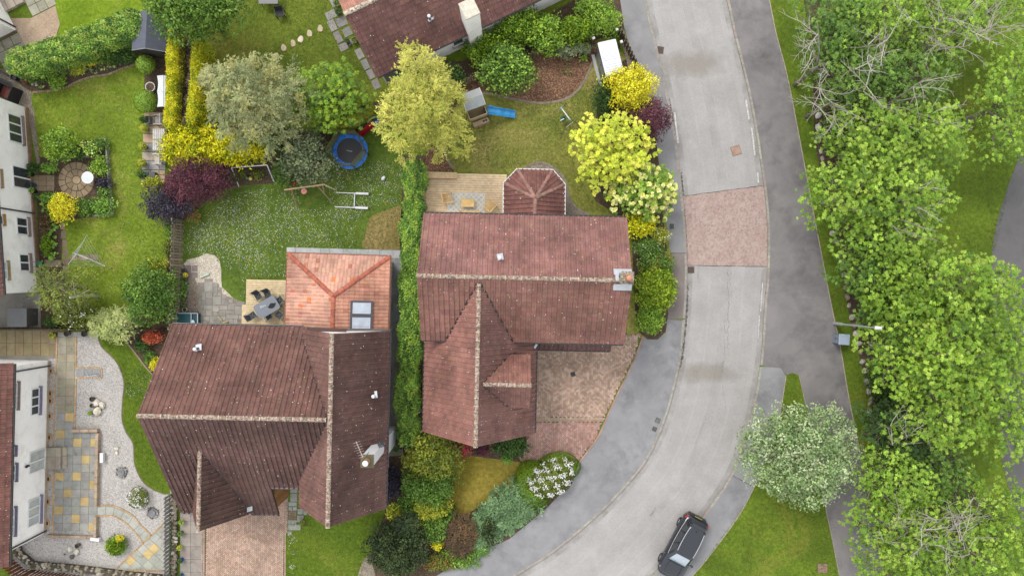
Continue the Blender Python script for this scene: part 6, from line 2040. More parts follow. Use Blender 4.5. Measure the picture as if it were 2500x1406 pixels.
plant('climber', 'pale grey green climber along the wooden fence', 'shrub', 1395, 122, 48, 14, 1.2, 'juniper', 'spray', leaf=.12, asp=.4, rot=math.radians(10))
rosettes('fern', 'small bright plant on the bark bed near the metal shed', 'plant', [(1425, 140), (1420, 145), (1430, 148)], .3, 'lime', .3, .35, 9)
rosettes('fern', 'small dark plant in the middle of the bark bed', 'plant', [(1385, 160), (1378, 175), (1390, 180)], .2, 'olive', .2, .4, 8)
plant('golden_tree', 'bright yellow tree beside the metal shed', 'tree', 1545, 215, 60, 58, 3.6, 'yellow', 'broad', leaf=.13, dens=1.1, lr=.34, z0=1.0, amp=.2)
plant('shrub', 'green bush below the metal shed', 'shrub', 1475, 240, 34, 46, 1.7, 'deep', 'broad', leaf=.12, dens=.8)
plant('purple_bush', 'deep purple bush overhanging the pavement', 'shrub', 1584, 290, 58, 50, 3.6, 'purple', 'broad', leaf=.11, dens=.85, lr=.28, z0=.5)
plant('golden_maple', 'large lime yellow maple on the garden corner', 'tree', 1496, 368, 100, 96, 5.0, 'limeyellow', 'tuft', leaf=.17, asp=.5, dens=1.0, cov=1.3, lr=.40, z0=1.2, amp=.1)
plant('variegated_tree', 'cream and green variegated tree above the roof corner', 'tree', 1572, 465, 86, 64, 3.6, 'lime', 'tuft', leaf=.17, asp=.5, dens=.85, lr=.34, z0=.9, amp=.22, flower=('cream', .9, .62))
plant('golden_shrub', 'golden shrub just above the right roof verge', 'shrub', 1562, 545, 40, 34, 1.9, 'gold', 'frond', leaf=.13, dens=.9)
plant('shrub', 'green shrub with white flowers right of the roof', 'shrub', 1582, 603, 38, 26, 1.3, 'green', 'broad', leaf=.1, dens=.9, flower=('white', .05))
plant('shrub', 'small yellow green shrub at the pavement edge', 'shrub', 1612, 575, 24, 22, 1.1, 'yelgreen', 'broad', leaf=.1, flower=('white', .08))
plant('shrub', 'green shrub with reddish tips beside the chimney', 'shrub', 1605, 645, 46, 36, 1.5, 'green', 'broad', leaf=.13, dens=.85, flower=('red', .10, .25))
plant('round_conifer', 'dense rounded green conifer beside the pavement', 'shrub', 1602, 703, 52, 54, 2.2, 'yelgreen2', 'frond', leaf=.12, asp=.5, dens=1.0, lr=.22, z0=.2, amp=.04)
plant('round_conifer', 'smaller rounded conifer at the top of the brown driveway', 'shrub', 1588, 772, 34, 44, 1.7, 'lime', 'frond', leaf=.12, asp=.5, dens=1.0, lr=.2, z0=.2, amp=.06)

# ---- grass island and the belt of trees
plant('whitebeam', 'pale sage green round tree on the grass island', 'tree', 1960, 1112, 144, 122, 6.2, 'sage', 'broad', leaf=.17, asp=.62, dens=.95, lr=.40, cov=1.1, z0=1.6, amp=.14, upright=.5)
TB_ = 'trees in the belt beside the footpath'
def belt(label, x, y, rx_, ry_, z, pl='limetree', **kw):
 a = dict(leaf=.145, asp=.44, dens=.7, lr=.36, cov=.95, z0=z * .3, amp=.3, upright=.6, group=TB_, fill=.25, bark=C(150, 144, 128), limbs=16, dome=.7)
 a.update(kw)
 return plant('belt_tree', label, 'tree', x, y, rx_ * 1.08, ry_ * 1.08, z, pl, 'tuft', **a)
for a in (('green tree at the top of the belt by the verge', 2051, 60, 90, 85, 6.0, 'green'), ('tree behind the bare branches at the top of the belt', 2150, 40, 110, 85, 6.5, 'lime', dict(sparse=.7)), ('tree at the top right corner tangled with bare branches', 2290, 50, 120, 90, 7.0, 'lime', dict(sparse=.8)), ('small green tree at the top edge near the corner', 2420, 20, 110, 55, 6.0, 'lime', dict(sparse=.75)),
    ('dark leafy tree under the bare branches by the verge', 2086, 190, 105, 95, 5.5, 'green', dict(sparse=.75)), ('dark leafy tree under the bare branches by the park grass', 2200, 190, 120, 90, 6.0, 'green', dict(sparse=.85)), ('lime tree leaning over the park grass', 2245, 335, 115, 80, 7.5), ('lime tree in the upper middle of the belt', 2136, 350, 120, 95, 7.0),
    ('lime tree spreading over the footpath edge', 2096, 470, 115, 95, 7.5), ('lime tree right of the one over the footpath', 2190, 470, 110, 95, 8.0), ('leafy tree below the pointing bare branch', 2180, 570, 115, 75, 6.5, 'lime'), ('dark bush below the lime tree by the footpath', 2136, 655, 85, 85, 4.5, 'green', dict(lr=.42)), ('green tree in the middle of the belt', 2210, 690, 115, 100, 6.0, 'lime'),
    ('large lime tree right of the belt middle', 2330, 700, 120, 90, 9.0), ('small green tree behind the lamp column', 2170, 765, 75, 60, 3.6, 'green'), ('large lime tree right of the lamp column', 2235, 860, 120, 85, 8.0), ('lime tree overhanging the car park', 2430, 780, 110, 110, 9.0), ('biggest lime tree at the right edge', 2330, 870, 140, 125, 10.0), ('lime tree low at the right edge', 2440, 970, 110, 130, 9.5),
    ('lime tree over the dark shaded gap', 2310, 1000, 110, 100, 8.5), ('dark shaded tree below the biggest lime tree', 2200, 1060, 85, 95, 4.5, 'deep', dict(lr=.42)), ('olive tree low in the belt', 2180, 1180, 95, 90, 6.0, 'lime', dict(sparse=.85)), ('grey green tree beside the lower gap', 2290, 1150, 85, 85, 5.0, 'green', dict(sparse=.85)), ('yellow green tree at the bottom of the belt', 2210, 1310, 110, 100, 7.0, 'limetree', dict(sparse=.85)),
    ('yellow green tree beside the bottom right corner', 2330, 1330, 115, 105, 7.5, 'limetree', dict(sparse=.85)), ('yellow green tree in the bottom right corner', 2450, 1290, 100, 120, 8.0, 'limetree', dict(sparse=.8)), ('bright green tree at the right edge near the car park', 2475, 250, 75, 150, 7.0, 'lime'), ('tree at the foot of the belt cut by the bottom edge', 2250, 1420, 140, 60, 6.5, 'limetree', dict(sparse=.85))):
 kw = a[-1] if isinstance(a[-1], dict) else {}
 a = a[:-1] if kw else a
 belt(*a, **kw)
plant('shrub', 'dark bush under the belt beside the boulders', 'shrub', 2160, 930, 46, 60, 1.8, 'deep', 'broad', leaf=.14, dens=.7)
plant('shrub', 'dark bush near the lower boulders', 'shrub', 2165, 1010, 40, 60, 1.6, 'darkcon', 'broad', leaf=.14, dens=.7)
plant('shrub', 'green bush at the upper boulders by the verge', 'shrub', 2045, 320, 40, 60, 1.6, 'green', 'broad', leaf=.14, dens=.7)
# bare pale-limbed trees standing among them
PALE = C(196, 191, 178)
def runner(mb, start, d, length, r, col, side=True):
 """one long limb with alternating twigs along it"""
 n = max(4, int(length / .22))
 pts = [Vector(start)]
 d = Vector(d).normalized()
 bend = Vector((random.uniform(-1, 1), random.uniform(-1, 1), random.uniform(-.3, .5))) * .07
 for k in range(n):
  d = (d + bend + Vector((random.uniform(-1, 1), random.uniform(-1, 1), random.uniform(-.6, .6))) * .16).normalized()
  pts.append(pts[-1] + d * length / n)
 mb.tube(pts, [r * (1 - .85 * k / n) + .004 for k in range(n + 1)], col, 4 if r < .03 else 5, cap=False)
 if not side: return
 for k in range(2, n):
  if random.random() < .28: continue
  t = (pts[k + 1] - pts[k - 1]).normalized()
  s_ = t.cross(Vector((0, 0, 1))) * (1 if k % 2 else -1)
  nd_ = (t * random.uniform(.5, 1.1) + s_ * random.uniform(.4, 1.0) + Vector((0, 0, random.uniform(-.3, .5))))
  l2 = length * random.uniform(.16, .42) * (1.1 - .6 * k / n)
  runner(mb, pts[k], nd_, l2, r * (1 - .8 * k / n) * .6 + .003, col, l2 > .7)
def bare_tree(label, px, py, z, dirs, reach):
 c = P(px, py, z)
 o = thing('bare_tree', label, 'tree', (c.x, c.y, 0), 0, 'bare branched trees in the belt')
 mb = MB()
 tc_ = C(112, 104, 92)
 mb.tube([(0, 0, 0), (.05, .03, z * .3), (0, 0, z * .5)], [.13, .10, .07], tc_, 8)
 mb.build('trunk', M['bark'], o)
 mb = MB()
 mean = math.radians(sum(a for a, _ in dirs) / len(dirs))
 lead = []
 for k in range(4):      # leaders spread the twigs over the crown instead of one hub
  a = mean + (k - 1.5) * .8
  q = Vector((math.cos(a), math.sin(a), 0)) * reach * random.uniform(.5, 1.0) + Vector((0, 0, z * random.uniform(.72, .88)))
  m_ = Vector((q.x * .35, q.y * .35, z * .66))
  mb.tube([(0, 0, z * .48), m_, q], [.06, .045, .025], mixc(PALE, tc_, .7), 6)
  lead.append((m_, q))
 for a, l in dirs:
  m_, q = random.choice(lead)
  d_ = Vector((math.cos(math.radians(a)), math.sin(math.radians(a)), random.uniform(.2, .6)))
  runner(mb, m_.lerp(q, random.uniform(.3, 1.0)), d_, reach * l * random.uniform(.8, 1.3), .024, mixc(PALE, C(146, 138, 124), random.random()))
 mb.build('crown', M['bark'], o)
 return o
def fan(a0, a1, n):
 return [(a0 + (a1 - a0) * (k + random.uniform(-.3, .3)) / max(1, n * 1.7 - 1), random.uniform(.6, 1.15)) for k in range(int(n * 1.7))]
for a in (('pale bare tree reaching over the grass verge at the top', 2060, 120, 7.2, fan(120, 260, 8), 2.3), ('pale bare tree below the first one at the verge', 2090, 215, 7.0, fan(140, 330, 9), 2.1), ('pale bare tree in the middle of the upper belt', 2200, 140, 7.8, fan(0, 330, 11), 2.2), ('pale bare tree beside the park grass', 2250, 215, 7.8, fan(-100, 60, 8), 2.0), ('pale bare tree near the upper right corner', 2340, 80, 7.8, fan(-60, 200, 11), 2.7),
    ('bare branches reaching the top right corner', 2430, 50, 7.6, fan(-40, 120, 7), 2.2), ('bare branch tree pointing over the park grass', 2235, 505, 8.6, fan(-45, 25, 5), 2.0), ('bare tree among the leaves at the bottom right', 2330, 1370, 8.4, fan(0, 200, 8), 2.4), ('bare tree at the foot of the belt', 2232, 1108, 6.0, fan(20, 160, 6), 1.7), ('thin bare branches in the bottom corner', 2440, 1330, 8.6, fan(60, 280, 7), 2.0), ('thin bare branches at the lower left of the belt', 2235, 1372, 7.4, fan(-20, 180, 6), 1.8)):
 bare_tree(*a)
# pale branches showing in the sparse apple tree
c_ = P(150, 715, 4.2)
ab = thing('bare_tree', 'pale twisted branches rising out of the sparse tree by the white house', 'tree', (c_.x - .1, c_.y - .3, 0))
mb = MB()
mb.tube([(0, 0, 0), (0, .1, 1.6), (0, 0, 3.2)], [.1, .085, .07], PALE, 7); mb.build('trunk', M['bark'], ab)
mb = MB()
for a in (100, 30, 150):
 runner(mb, (0, 0, 2.6), (math.cos(math.radians(a)), math.sin(math.radians(a)), .3), 1.5, .03, C(170, 160, 140))
mb.build('crown', M['bark'], ab)
# ================================================================== fences and walls
def fence(label, line, h, pitch=.19, bw=.15, col=C(140, 128, 108), tilt=0.0, cat='fence', name='slatted_fence', rails=2, post=2.0, bt=.025, gapvar=.01, topvar=.03, offset=.03):
 """vertical boards one by one on rails and posts along a photo-pixel line at ground level"""
 pts = [P(x, y) for x, y in line]
 c = sum(pts, Vector()) / len(pts)
 o = thing(name, label, cat, (c.x, c.y, 0))
 d = sum((b - a).length for a, b in zip(pts, pts[1:]))
 n = int(d / pitch)
 pp = resample(pts, n + 1)
 for i in range(n):
  a, b = pp[i], pp[i + 1]
  m_ = (a + b) / 2 - c
  ang = math.atan2(b.y - a.y, b.x - a.x)
  off = Vector((-math.sin(ang), math.cos(ang), 0)) * (offset if i % 2 else -offset)
  mm = MB()
  hh = h + random.uniform(-topvar, topvar)
  mm.box((m_.x + off.x, m_.y + off.y, hh / 2 + .03), (bw * random.uniform(.94, 1.03), bt, hh), jit(col, .18, .05), ang + random.uniform(-.03, .03))
  mm.build('board', M['wood'], o)
 for k in range(rails):
  mm = MB()
  z = h * (.25 + .55 * k / max(1, rails - 1))
  mm.tube([Vector((p.x - c.x, p.y - c.y, z)) for p in pts], .03, tuple(x * .8 for x in col), 4)
  mm.build('rail', M['wood'], o)
 np_ = max(1, int(d / post))
 for p in resample(pts, np_ + 1):
  mm = MB()
  mm.box((p.x - c.x, p.y - c.y, (h + .05) / 2), (.09, .09, h + .05), jit(tuple(x * .85 for x in col), .1))
  mm.build('post', M['wood'], o)
 return o
fence('weathered slatted fence between the two back gardens', [(449, 540), (446, 640), (441, 800)], 1.7, .19, .145, C(150, 140, 120))
fence('low grey slatted fence beside the diagonal slab patio', [(418, 1206), (418, 1300), (417, 1420)], .95, .13, .10, C(140, 138, 134))
fence('dark timber fence along the top of the gravel garden', [(-20, 800), (140, 801), (300, 802), (404, 803)], 1.25, .16, .14, C(92, 78, 62))
fence('brown timber fence under the white house in the corner', [(24, 1356), (60, 1388), (180, 1402), (300, 1418)], 1.2, .12, .1, C(132, 84, 54))
fence('grey picket fence behind the trampoline', [(770, 328), (850, 298), (945, 262)], 1.2, .17, .10, C(150, 144, 130))
fence('grey picket fence below the dark bush near the playhouse', [(1120, 214), (1160, 196), (1215, 178)], 1.2, .17, .10, C(146, 132, 106))
fence('mossy timber fence above the bark bed', [(1290, 146), (1380, 118), (1452, 98)], 1.2, .15, .12, C(122, 112, 84))
fence('mossy timber fence beside the metal shed', [(1452, 96), (1506, 76), (1524, 112), (1552, 172)], 1.1, .15, .12, C(104, 94, 76))
for i, (x, y, lb) in enumerate(((1449, 94, 'white capped post where the fence meets the metal shed corner'), (1506, 73, 'white capped post at the roadside corner of the fence'), (1517, 103, 'white capped post behind the metal shed roof'))):
 t = thing('fence_post', lb, 'post', P(x, y, 1.3) * 1.0 - Vector((0, 0, 1.3)), .4, 'white capped fence posts')
 mm = MB(); mm.box((0, 0, .65), (.1, .1, 1.3), C(120, 110, 90)); mm.build('post', M['wood'], t)
 mm = MB(); mm.box((0, 0, 1.34), (.17, .17, .1), C(236, 228, 222), bev=.02); mm.build('cap', M['plain'], t)
fence('short plank gate between hedge and house', [(1008, 998), (1030, 997)], 1.4, .1, .09, C(180, 166, 134), name='gate', cat='gate')

def rock_mesh(r, col, seed, sq=(1, 1, .7)):
 mm = MB()
 rr = random.Random(seed)
 base = rr.uniform(.85, 1.1)
 mm.ball((0, 0, r * sq[2] * .55), r * base, jit(col, .12, .04), 7, 5, .24, sq, rr.uniform(0, 3), seed)
 return mm
def stone_wall(label, line, h, wpx, col, r=.2, name='stone_wall', layers=2):
 pts = [P(x, y) for x, y in line]
 c = sum(pts, Vector()) / len(pts)
 o = thing(name, label, 'wall', (c.x, c.y, 0))
 d = sum((b - a).length for a, b in zip(pts, pts[1:]))
 wd = PX(wpx)
 cnt = 0
 core = MB()
 for a, b in zip(pts, pts[1:]):
  m_ = (a + b) / 2 - c
  core.box((m_.x, m_.y, h * .4), ((b - a).length, wd * .7, h * .8), C(84, 76, 64), math.atan2(b.y - a.y, b.x - a.x))
 core.build('core', M['stone'], o)
 n = int(d / (r * 1.35))
 pp = resample(pts, n + 1)
 for i in range(n):
  a, b = pp[i], pp[i + 1]
  t = (b - a).normalized(); nn = Vector((-t.y, t.x, 0))
  for k in (-1, 0, 1) if wd > .5 else (-.6, .6):
   q = a.lerp(b, random.random()) + nn * k * wd * .33 + nn * random.uniform(-.03, .03)
   mm = rock_mesh(r * random.uniform(.55, 1.0), col if random.random() < .75 else mixc(col, C(200, 196, 186), .6), cnt, (1.2, .85, .7))
   mm.build('stone', M['rock'], o, (q.x - c.x, q.y - c.y, h * (.62 if abs(k) > .5 else .8) - r * .25))
   cnt += 1
 return o
stone_wall('rubble stone wall along the bottom of the gravel garden', [(44, 1296), (50, 1345), (84, 1374), (200, 1384), (330, 1400), (412, 1408)], .55, 17, C(150, 142, 124), .2)
stone_wall('rubble stone edging between slat fence and driveway slabs', [(427, 1212), (430, 1300), (428, 1420)], .35, 12, C(140, 130, 114), .17)

# boulders along the verge
BL = 'boulders along the grass verge'
spots = [(1996, 282, 9), (1997, 312, 10), (1994, 345, 8), (2000, 335, 6), (1990, 130, 9), (2000, 185, 9), (2003, 370, 6), (2007, 388, 7), (2032, 570, 8), (2040, 590, 8), (2046, 625, 9), (2052, 640, 8), (2060, 672, 7), (2064, 700, 8), (2068, 725, 8), (2072, 745, 7),
   (2078, 775, 9), (2084, 795, 8), (2090, 815, 9), (2096, 838, 8), (2110, 905, 8), (2114, 930, 9), (2119, 955, 8), (2126, 975, 9), (2135, 1018, 15), (2122, 1005, 9), (2144, 1000, 9), (2128, 1050, 8), (2136, 1062, 8), (2142, 1090, 10), (2138, 1108, 8), (2146, 1130, 9), (2150, 1150, 8), (2143, 1170, 7), (2130, 1030, 7), (2100, 860, 7), (2105, 882, 7), (2122, 985, 6), (2012, 300, 6), (2055, 655, 6)]
def ordinal(n):
 return {1: 'first', 2: 'second', 3: 'third'}.get(n, '%dth' % n)
order_ = sorted(range(len(spots)), key=lambda i: spots[i][1])
for rank, i in enumerate(order_):
 x, y, r = spots[i]
 c = P(x, y)
 white = r >= 9 and (y < 400 or rank % 4 == 0)
 mm = rock_mesh(PX(r) * .95, C(220, 214, 206) if white else random.choice((C(168, 158, 142), C(190, 182, 168), C(150, 134, 116))), i + 50, (1.1, .85, .75))
 lb = '%s verge boulder counting from the top of the picture' % ordinal(rank + 1)
 if r == 15: lb = 'largest pale boulder in the verge below the lamp column'
 tag(mm.build('boulder', M['rock'], None, (c.x, c.y, -.02)), lb, 'rock', BL)

# ================================================================== street furniture
lc = P(2036, 789)
t = thing('lamp_column', 'tall slim street lamp column on the footpath edge', 'street lamp', (lc.x, lc.y, 0))
GALV = C(206, 210, 214)
mm = MB(); mm.lathe([(.10, 0), (.10, 1.15), (.065, 1.25)], GALV, 12); mm.build('base', M['metal'], t)
mm = MB(); mm.lathe([(.062, 1.2), (.045, 5.55), (0, 5.56)], GALV, 10); mm.build('pole', M['metal'], t)
mm = MB()
mm.box((.12, 0, 5.62), (.42, .2, .10), C(226, 228, 230), -.1, bev=.03); mm.box((.15, 0, 5.69), (.2, .12, .05), C(236, 238, 240), -.1, bev=.02)
mm.build('lamp_head', M['gloss'], t)
mm = MB(); mm.box((.1, 0, .6), (.02, .12, .5), C(186, 190, 194)); mm.build('access_door', M['metal'], t)
c = P(2044, 826)
t = thing('utility_cabinet', 'blue grey utility cabinet beside the lamp column', 'cabinet', (c.x, c.y, 0), math.radians(-4))
mm = MB(); mm.box((0, 0, .5), (.62, .62, 1.0), C(120, 130, 142)); mm.build('body', M['plain'], t)
mm = MB(); mm.prism([(-.36, -.36), (.36, -.36), (.36, .36), (-.36, .36)], 1.0, 1.07, C(160, 174, 190), bev=.03); mm.build('lid', M['plain'], t)
for s in (-1, 1):
 mm = MB(); mm.box((-.32, s * .15, .5), (.02, .27, .85), C(130, 140, 152)); d_ = mm.build('door', M['plain'], t)
 mm = MB(); mm.box((-.335, s * .05, .5), (.02, .03, .12), C(60, 62, 66)); mm.build('handle', M['metal'], d_)

def cover(name, label, x, y, sx, sy, ang, z, col, frame=None, slots=0, group=None):
 c = P(x, y, z)
 o = thing(name, label, 'drain cover' if slots else 'manhole cover', (c.x, c.y, z), ang, group)
 mm = MB(); mm.box((0, 0, .004), (sx + .08, sy + .08, .010), frame or tuple(q * .7 for q in col)); mm.build('frame', M['metal'], o)
 if slots:
  mm = MB(); mm.box((0, 0, .008), (sx, sy, .012), C(48, 44, 42)); mm.build('pit', M['plain'], o)
  for k in range(slots):
   mm = MB(); mm.box((0, -sy / 2 + sy * (k + .5) / slots, .018), (sx, sy / slots * .55, .016), col); mm.build('bar', M['metal'], o)
 else:
  mm = MB(); mm.box((0, 0, .014), (sx, sy, .014), col, bev=.006); mm.build('lid', M['stone'], o)
  mm = MB()
  for k in range(5): mm.box((0, -sy / 2 + sy * (k + .5) / 5, .022), (sx * .86, .02, .006), tuple(q * .85 for q in col))
  mm.build('tread', M['stone'], o)
 return o
cover('manhole_cover', 'rusty square manhole cover in the upper road', 1797, 368, .56, .56, .3, RZ + .004, C(168, 140, 124))
cover('drain_grate', 'square drain grate at the upper left kerb', 1612, 123, .36, .40, -.15, RZ + .004, C(110, 92, 82), slots=6)
cover('drain_grate', 'square drain grate at the kerb below the pink blocks', 1687, 659, .36, .36, 0, RZ + .004, C(112, 94, 84), slots=6)
cover('valve_cover', 'small dark square cover in the left pavement', 1640, 553, .2, .26, 0, .006, C(82, 92, 84))
cover('valve_cover', 'small square cover in the pavement by the curve', 1606, 1026, .26, .26, -.4, .006, C(118, 116, 112))
cover('valve_cover', 'smaller cover beside the one by the curve', 1598, 1047, .22, .22, -.4, .006, C(104, 102, 98))
cover('access_cover', 'pinkish square cover in the bottom right grass', 2008, 1386, .62, .58, 0, .004, C(150, 126, 106))
cover('drain_grate', 'small dark drain in the brown driveway', 1399, 913, .22, .22, .2, .046, C(70, 66, 64), slots=4)

# ---- parked car
rear = P(1706, 1266, .8)
hd = Vector((-.467, -.884, 0)).normalized()
cc_ = rear + hd * 2.2
car = thing('parked_car', 'dark metallic estate car parked half on the kerb at the bottom', 'car', (cc_.x, cc_.y, -.06), math.atan2(hd.y, hd.x))
X = [-2.22, -2.16, -2.0, -1.6, -.9, 0, .8, 1.15, 1.6, 1.95, 2.12, 2.2]
Wd = [.60, .74, .84, .90, .915, .915, .91, .905, .89, .82, .70, .50]
Zb = [.80, .92, .98, 1.0, .99, .98, .97, .96, .90, .82, .74, .66]
Zt = [.82, .96, 1.02, 1.04, 1.03, 1.02, 1.02, 1.02, .97, .90, .80, .68]
mm = MB()
rows = []
for x, wv_, zb, zt in zip(X, Wd, Zb, Zt):
 prof = [(wv_ * .80, .24), (wv_ * .97, .34), (wv_, .55), (wv_ * .995, .72), (wv_ * .96, zb * .93), (wv_ * .90, zb), (wv_ * .62, zt), (0, zt + .02)]
 rows.append([Vector((x, -a, z)) for a, z in prof] + [Vector((x, a, z)) for a, z in prof[-2::-1]])
mm.grid(rows, w)
mm.face(rows[0][::-1], w); mm.face(rows[-1], w)
body = mm.build('body', M['car'], car, smooth=True)
# cabin: pillars and roof as one shell, windows set into it
bz_, rz_ = .99, 1.60
base_ = [(.98, .62), (.80, .80), (0, .84), (-1.0, .83), (-1.85, .74), (-2.05, .55)]
roof_ = [(.30, .50), (.16, .58), (-.3, .61), (-1.0, .60), (-1.55, .55), (-1.72, .42)]
def ringz(pl, z):
 return [Vector((x, -y, z)) for x, y in pl] + [Vector((x, y, z)) for x, y in pl[::-1]]
mid_ = [((a[0] * .35 + b[0] * .65), (a[1] * .35 + b[1] * .65) + .025) for a, b in zip(base_, roof_)]
mm = MB()
crown_ = [(x * .93 - .02, y * .86) for x, y in roof_]
mm.grid([ringz(base_, bz_ - .02), ringz(mid_, bz_ + (rz_ - bz_) * .6), ringz(roof_, rz_ - .03), ringz(crown_, rz_)], w, closed=True)
mm.face(ringz(crown_, rz_), w)
cab = mm.build('roof', M['car'], car, smooth=True)
def quad_on(name, pts, mat, par, off=.012, col=w):
 mm = MB()
 pts = [Vector(p) for p in pts]
 n_ = (pts[1] - pts[0]).cross(pts[-1] - pts[0]).normalized()
 c0 = sum(pts, Vector()) / len(pts)
 if n_.dot(c0 - Vector((-.5, 0, 1.0))) < 0: n_ = -n_; pts = pts[::-1]
 top = [p + n_ * off for p in pts]
 mm.face(top, col); mm.grid([pts, top], col, closed=True)
 return mm.build(name, M[mat], par)
lerp = lambda a, b, t: tuple(p + (q - p) * t for p, q in zip(a, b))
def gpt(i, s, t):    # point on cabin side: ring index i (float), side s, height t 0..1
 k = min(int(i), 4); f = i - k
 b = lerp(base_[k], base_[k + 1], f); r = lerp(roof_[k], roof_[k + 1], f); m2 = lerp(mid_[k], mid_[k + 1], f)
 q = lerp(b, m2, t / .6) if t < .6 else lerp(m2, r, (t - .6) / .4)
 return Vector((q[0], q[1] * s, bz_ + (rz_ - bz_) * t))
for s in (1, -1):
 for a, b in ((1.15, 2.0), (2.08, 3.0), (3.1, 3.85)):
  quad_on('side_window', [gpt(a, s, .08), gpt(b, s, .08), gpt(b, s, .6), gpt(a + .06, s, .6)], 'car_glass', car)
  quad_on('side_window', [gpt(a + .06, s, .6), gpt(b, s, .6), gpt(b, s, .86), gpt(a + .12, s, .86)], 'car_glass', car)
 mm = MB()
 mm.tube([gpt(i, s, .04) + Vector((0, s * .015, 0)) for i in (1.05, 1.6, 2.2, 2.8, 3.4, 3.9)], .012, C(220, 222, 226), 5); mm.build('window_trim', M['metal'], car)
 mm = MB()
 rail_ = [gpt(i, s, 1.0) + Vector((0, -s * .02, .04)) for i in (1.1, 1.6, 2.2, 2.8, 3.4, 4.0)]
 mm.tube(rail_, .02, C(214, 218, 224), 6); mm.build('roof_rail', M['metal'], car)
 mm = MB()
 mm.ball((.78, s * .99, 1.0), .1, w, 10, 6, 0, (.8, 1.2, .7)); mm.tube([(.72, s * .86, .98), (.76, s * .95, .98)], .03, w, 6); mm.build('wing_mirror', M['car'], car, smooth=True)
 mm = MB()
 mm.hexa([(-2.2, s * .42, .72), (-2.14, s * .75, .72), (-1.92, s * .86, .74), (-2.0, s * .42, .74), (-2.18, s * .45, .93), (-2.12, s * .76, .93), (-1.9, s * .87, .96), (-2.0, s * .45, .96)], C(190, 20, 16)); mm.build('tail_light', M['gloss'], car)
 mm = MB()
 mm.hexa([(2.12, s * .44, .62), (2.04, s * .72, .62), (1.72, s * .84, .66), (1.8, s * .5, .7), (2.1, s * .46, .74), (2.0, s * .73, .77), (1.7, s * .85, .84), (1.78, s * .5, .86)], C(220, 226, 232)); mm.build('headlight', M['gloss'], car)
 for x in (1.36, -1.34):
  wy = s * .80
  mm = MB()
  ring_ = [(.20, .11), (.30, .115), (.335, .08), (.34, 0), (.335, -.08), (.30, -.115), (.20, -.11)]
  rows = [[Vector((x + r_ * math.cos(2 * math.pi * k / 20), wy + d_ * 1.0 * s, .34 + r_ * math.sin(2 * math.pi * k / 20))) for k in range(20)] for r_, d_ in ring_]
  mm.grid(rows, C(40, 40, 42), closed=True)
  whl = link('wheel', None, car)
  mm.build('tyre', M['fabric'], whl)
  mm = MB()
  for k in range(5):
   a = 2 * math.pi * k / 5
   mm.tube([(x, wy + s * .09, .34), (x + .2 * math.cos(a), wy + s * .08, .34 + .2 * math.sin(a))], .03, C(150, 152, 156), 5)
  rows = [[Vector((x + r_ * math.cos(2 * math.pi * k / 16), wy + s * d_, .34 + r_ * math.sin(2 * math.pi * k / 16))) for k in range(16)] for r_, d_ in ((.0, .05), (.19, .04), (.21, .1))]
  mm.grid(rows, C(90, 92, 96), closed=True)
  mm.build('rim', M['metal'], whl)
sf, rf_ = base_[0], roof_[0]
ws = [Vector((base_[0][0] + .03, -.60, bz_)), Vector((base_[0][0] + .03, .60, bz_)), Vector((roof_[0][0] + .04, .49, rz_ - .05)), Vector((roof_[0][0] + .04, -.49, rz_ - .05))]
quad_on('windscreen', ws, 'screen', car, .02)
rw = [Vector((base_[5][0], -.54, bz_ + .03)), Vector((base_[5][0], .54, bz_ + .03)), Vector((roof_[5][0], .43, rz_ - .06)), Vector((roof_[5][0], -.43, rz_ - .06))]
quad_on('rear_window', rw, 'car_glass', car, .02)
mm = MB(); mm.tube([(1.06, -.6, 1.03), (1.10, 0, 1.045), (1.06, .6, 1.03)], .018, C(30, 30, 32), 5); mm.build('wiper_cowl', M['plain'], car)
mm = MB(); mm.box((-1.5, 0, 1.63), (.1, .05, .06), w); mm.build('antenna_fin', M['car'], car)
mm = MB(); mm.hexa([(-1.95, -.5, 1.54), (-1.68, -.5, 1.56), (-1.68, .5, 1.56), (-1.95, .5, 1.54), (-1.93, -.48, 1.57), (-1.68, -.48, 1.60), (-1.68, .48, 1.60), (-1.93, .48, 1.57)], w); mm.build('spoiler', M['car'], car)
mm = MB(); mm.box((-2.225, 0, .74), (.02, .52, .11), C(226, 206, 60)); mm.build('number_plate', M['plain'], car)
mm = MB(); mm.hexa([(-2.3, -.6, .34), (-1.9, -.86, .34), (-1.9, .86, .34), (-2.3, .6, .34), (-2.27, -.6, .62), (-1.9, -.88, .62), (-1.9, .88, .62), (-2.27, .6, .62)], C(44, 45, 48)); mm.build('rear_bumper', M['gloss'], car)
mm = MB()
for s in (1, -1): mm.tube([(1.05, s * .45, 1.045), (1.5, s * .5, 1.005), (1.9, s * .46, .93)], .012, w, 5)
mm.build('bonnet_crease', M['car'], car)

# ================================================================== back garden with the daisies
def poles(o, name, segs, r, col, mat='wood', n=8):
 for a, b in segs:
  mm = MB(); mm.tube([a, b], r, col, n); mm.build(name, M[mat], o)

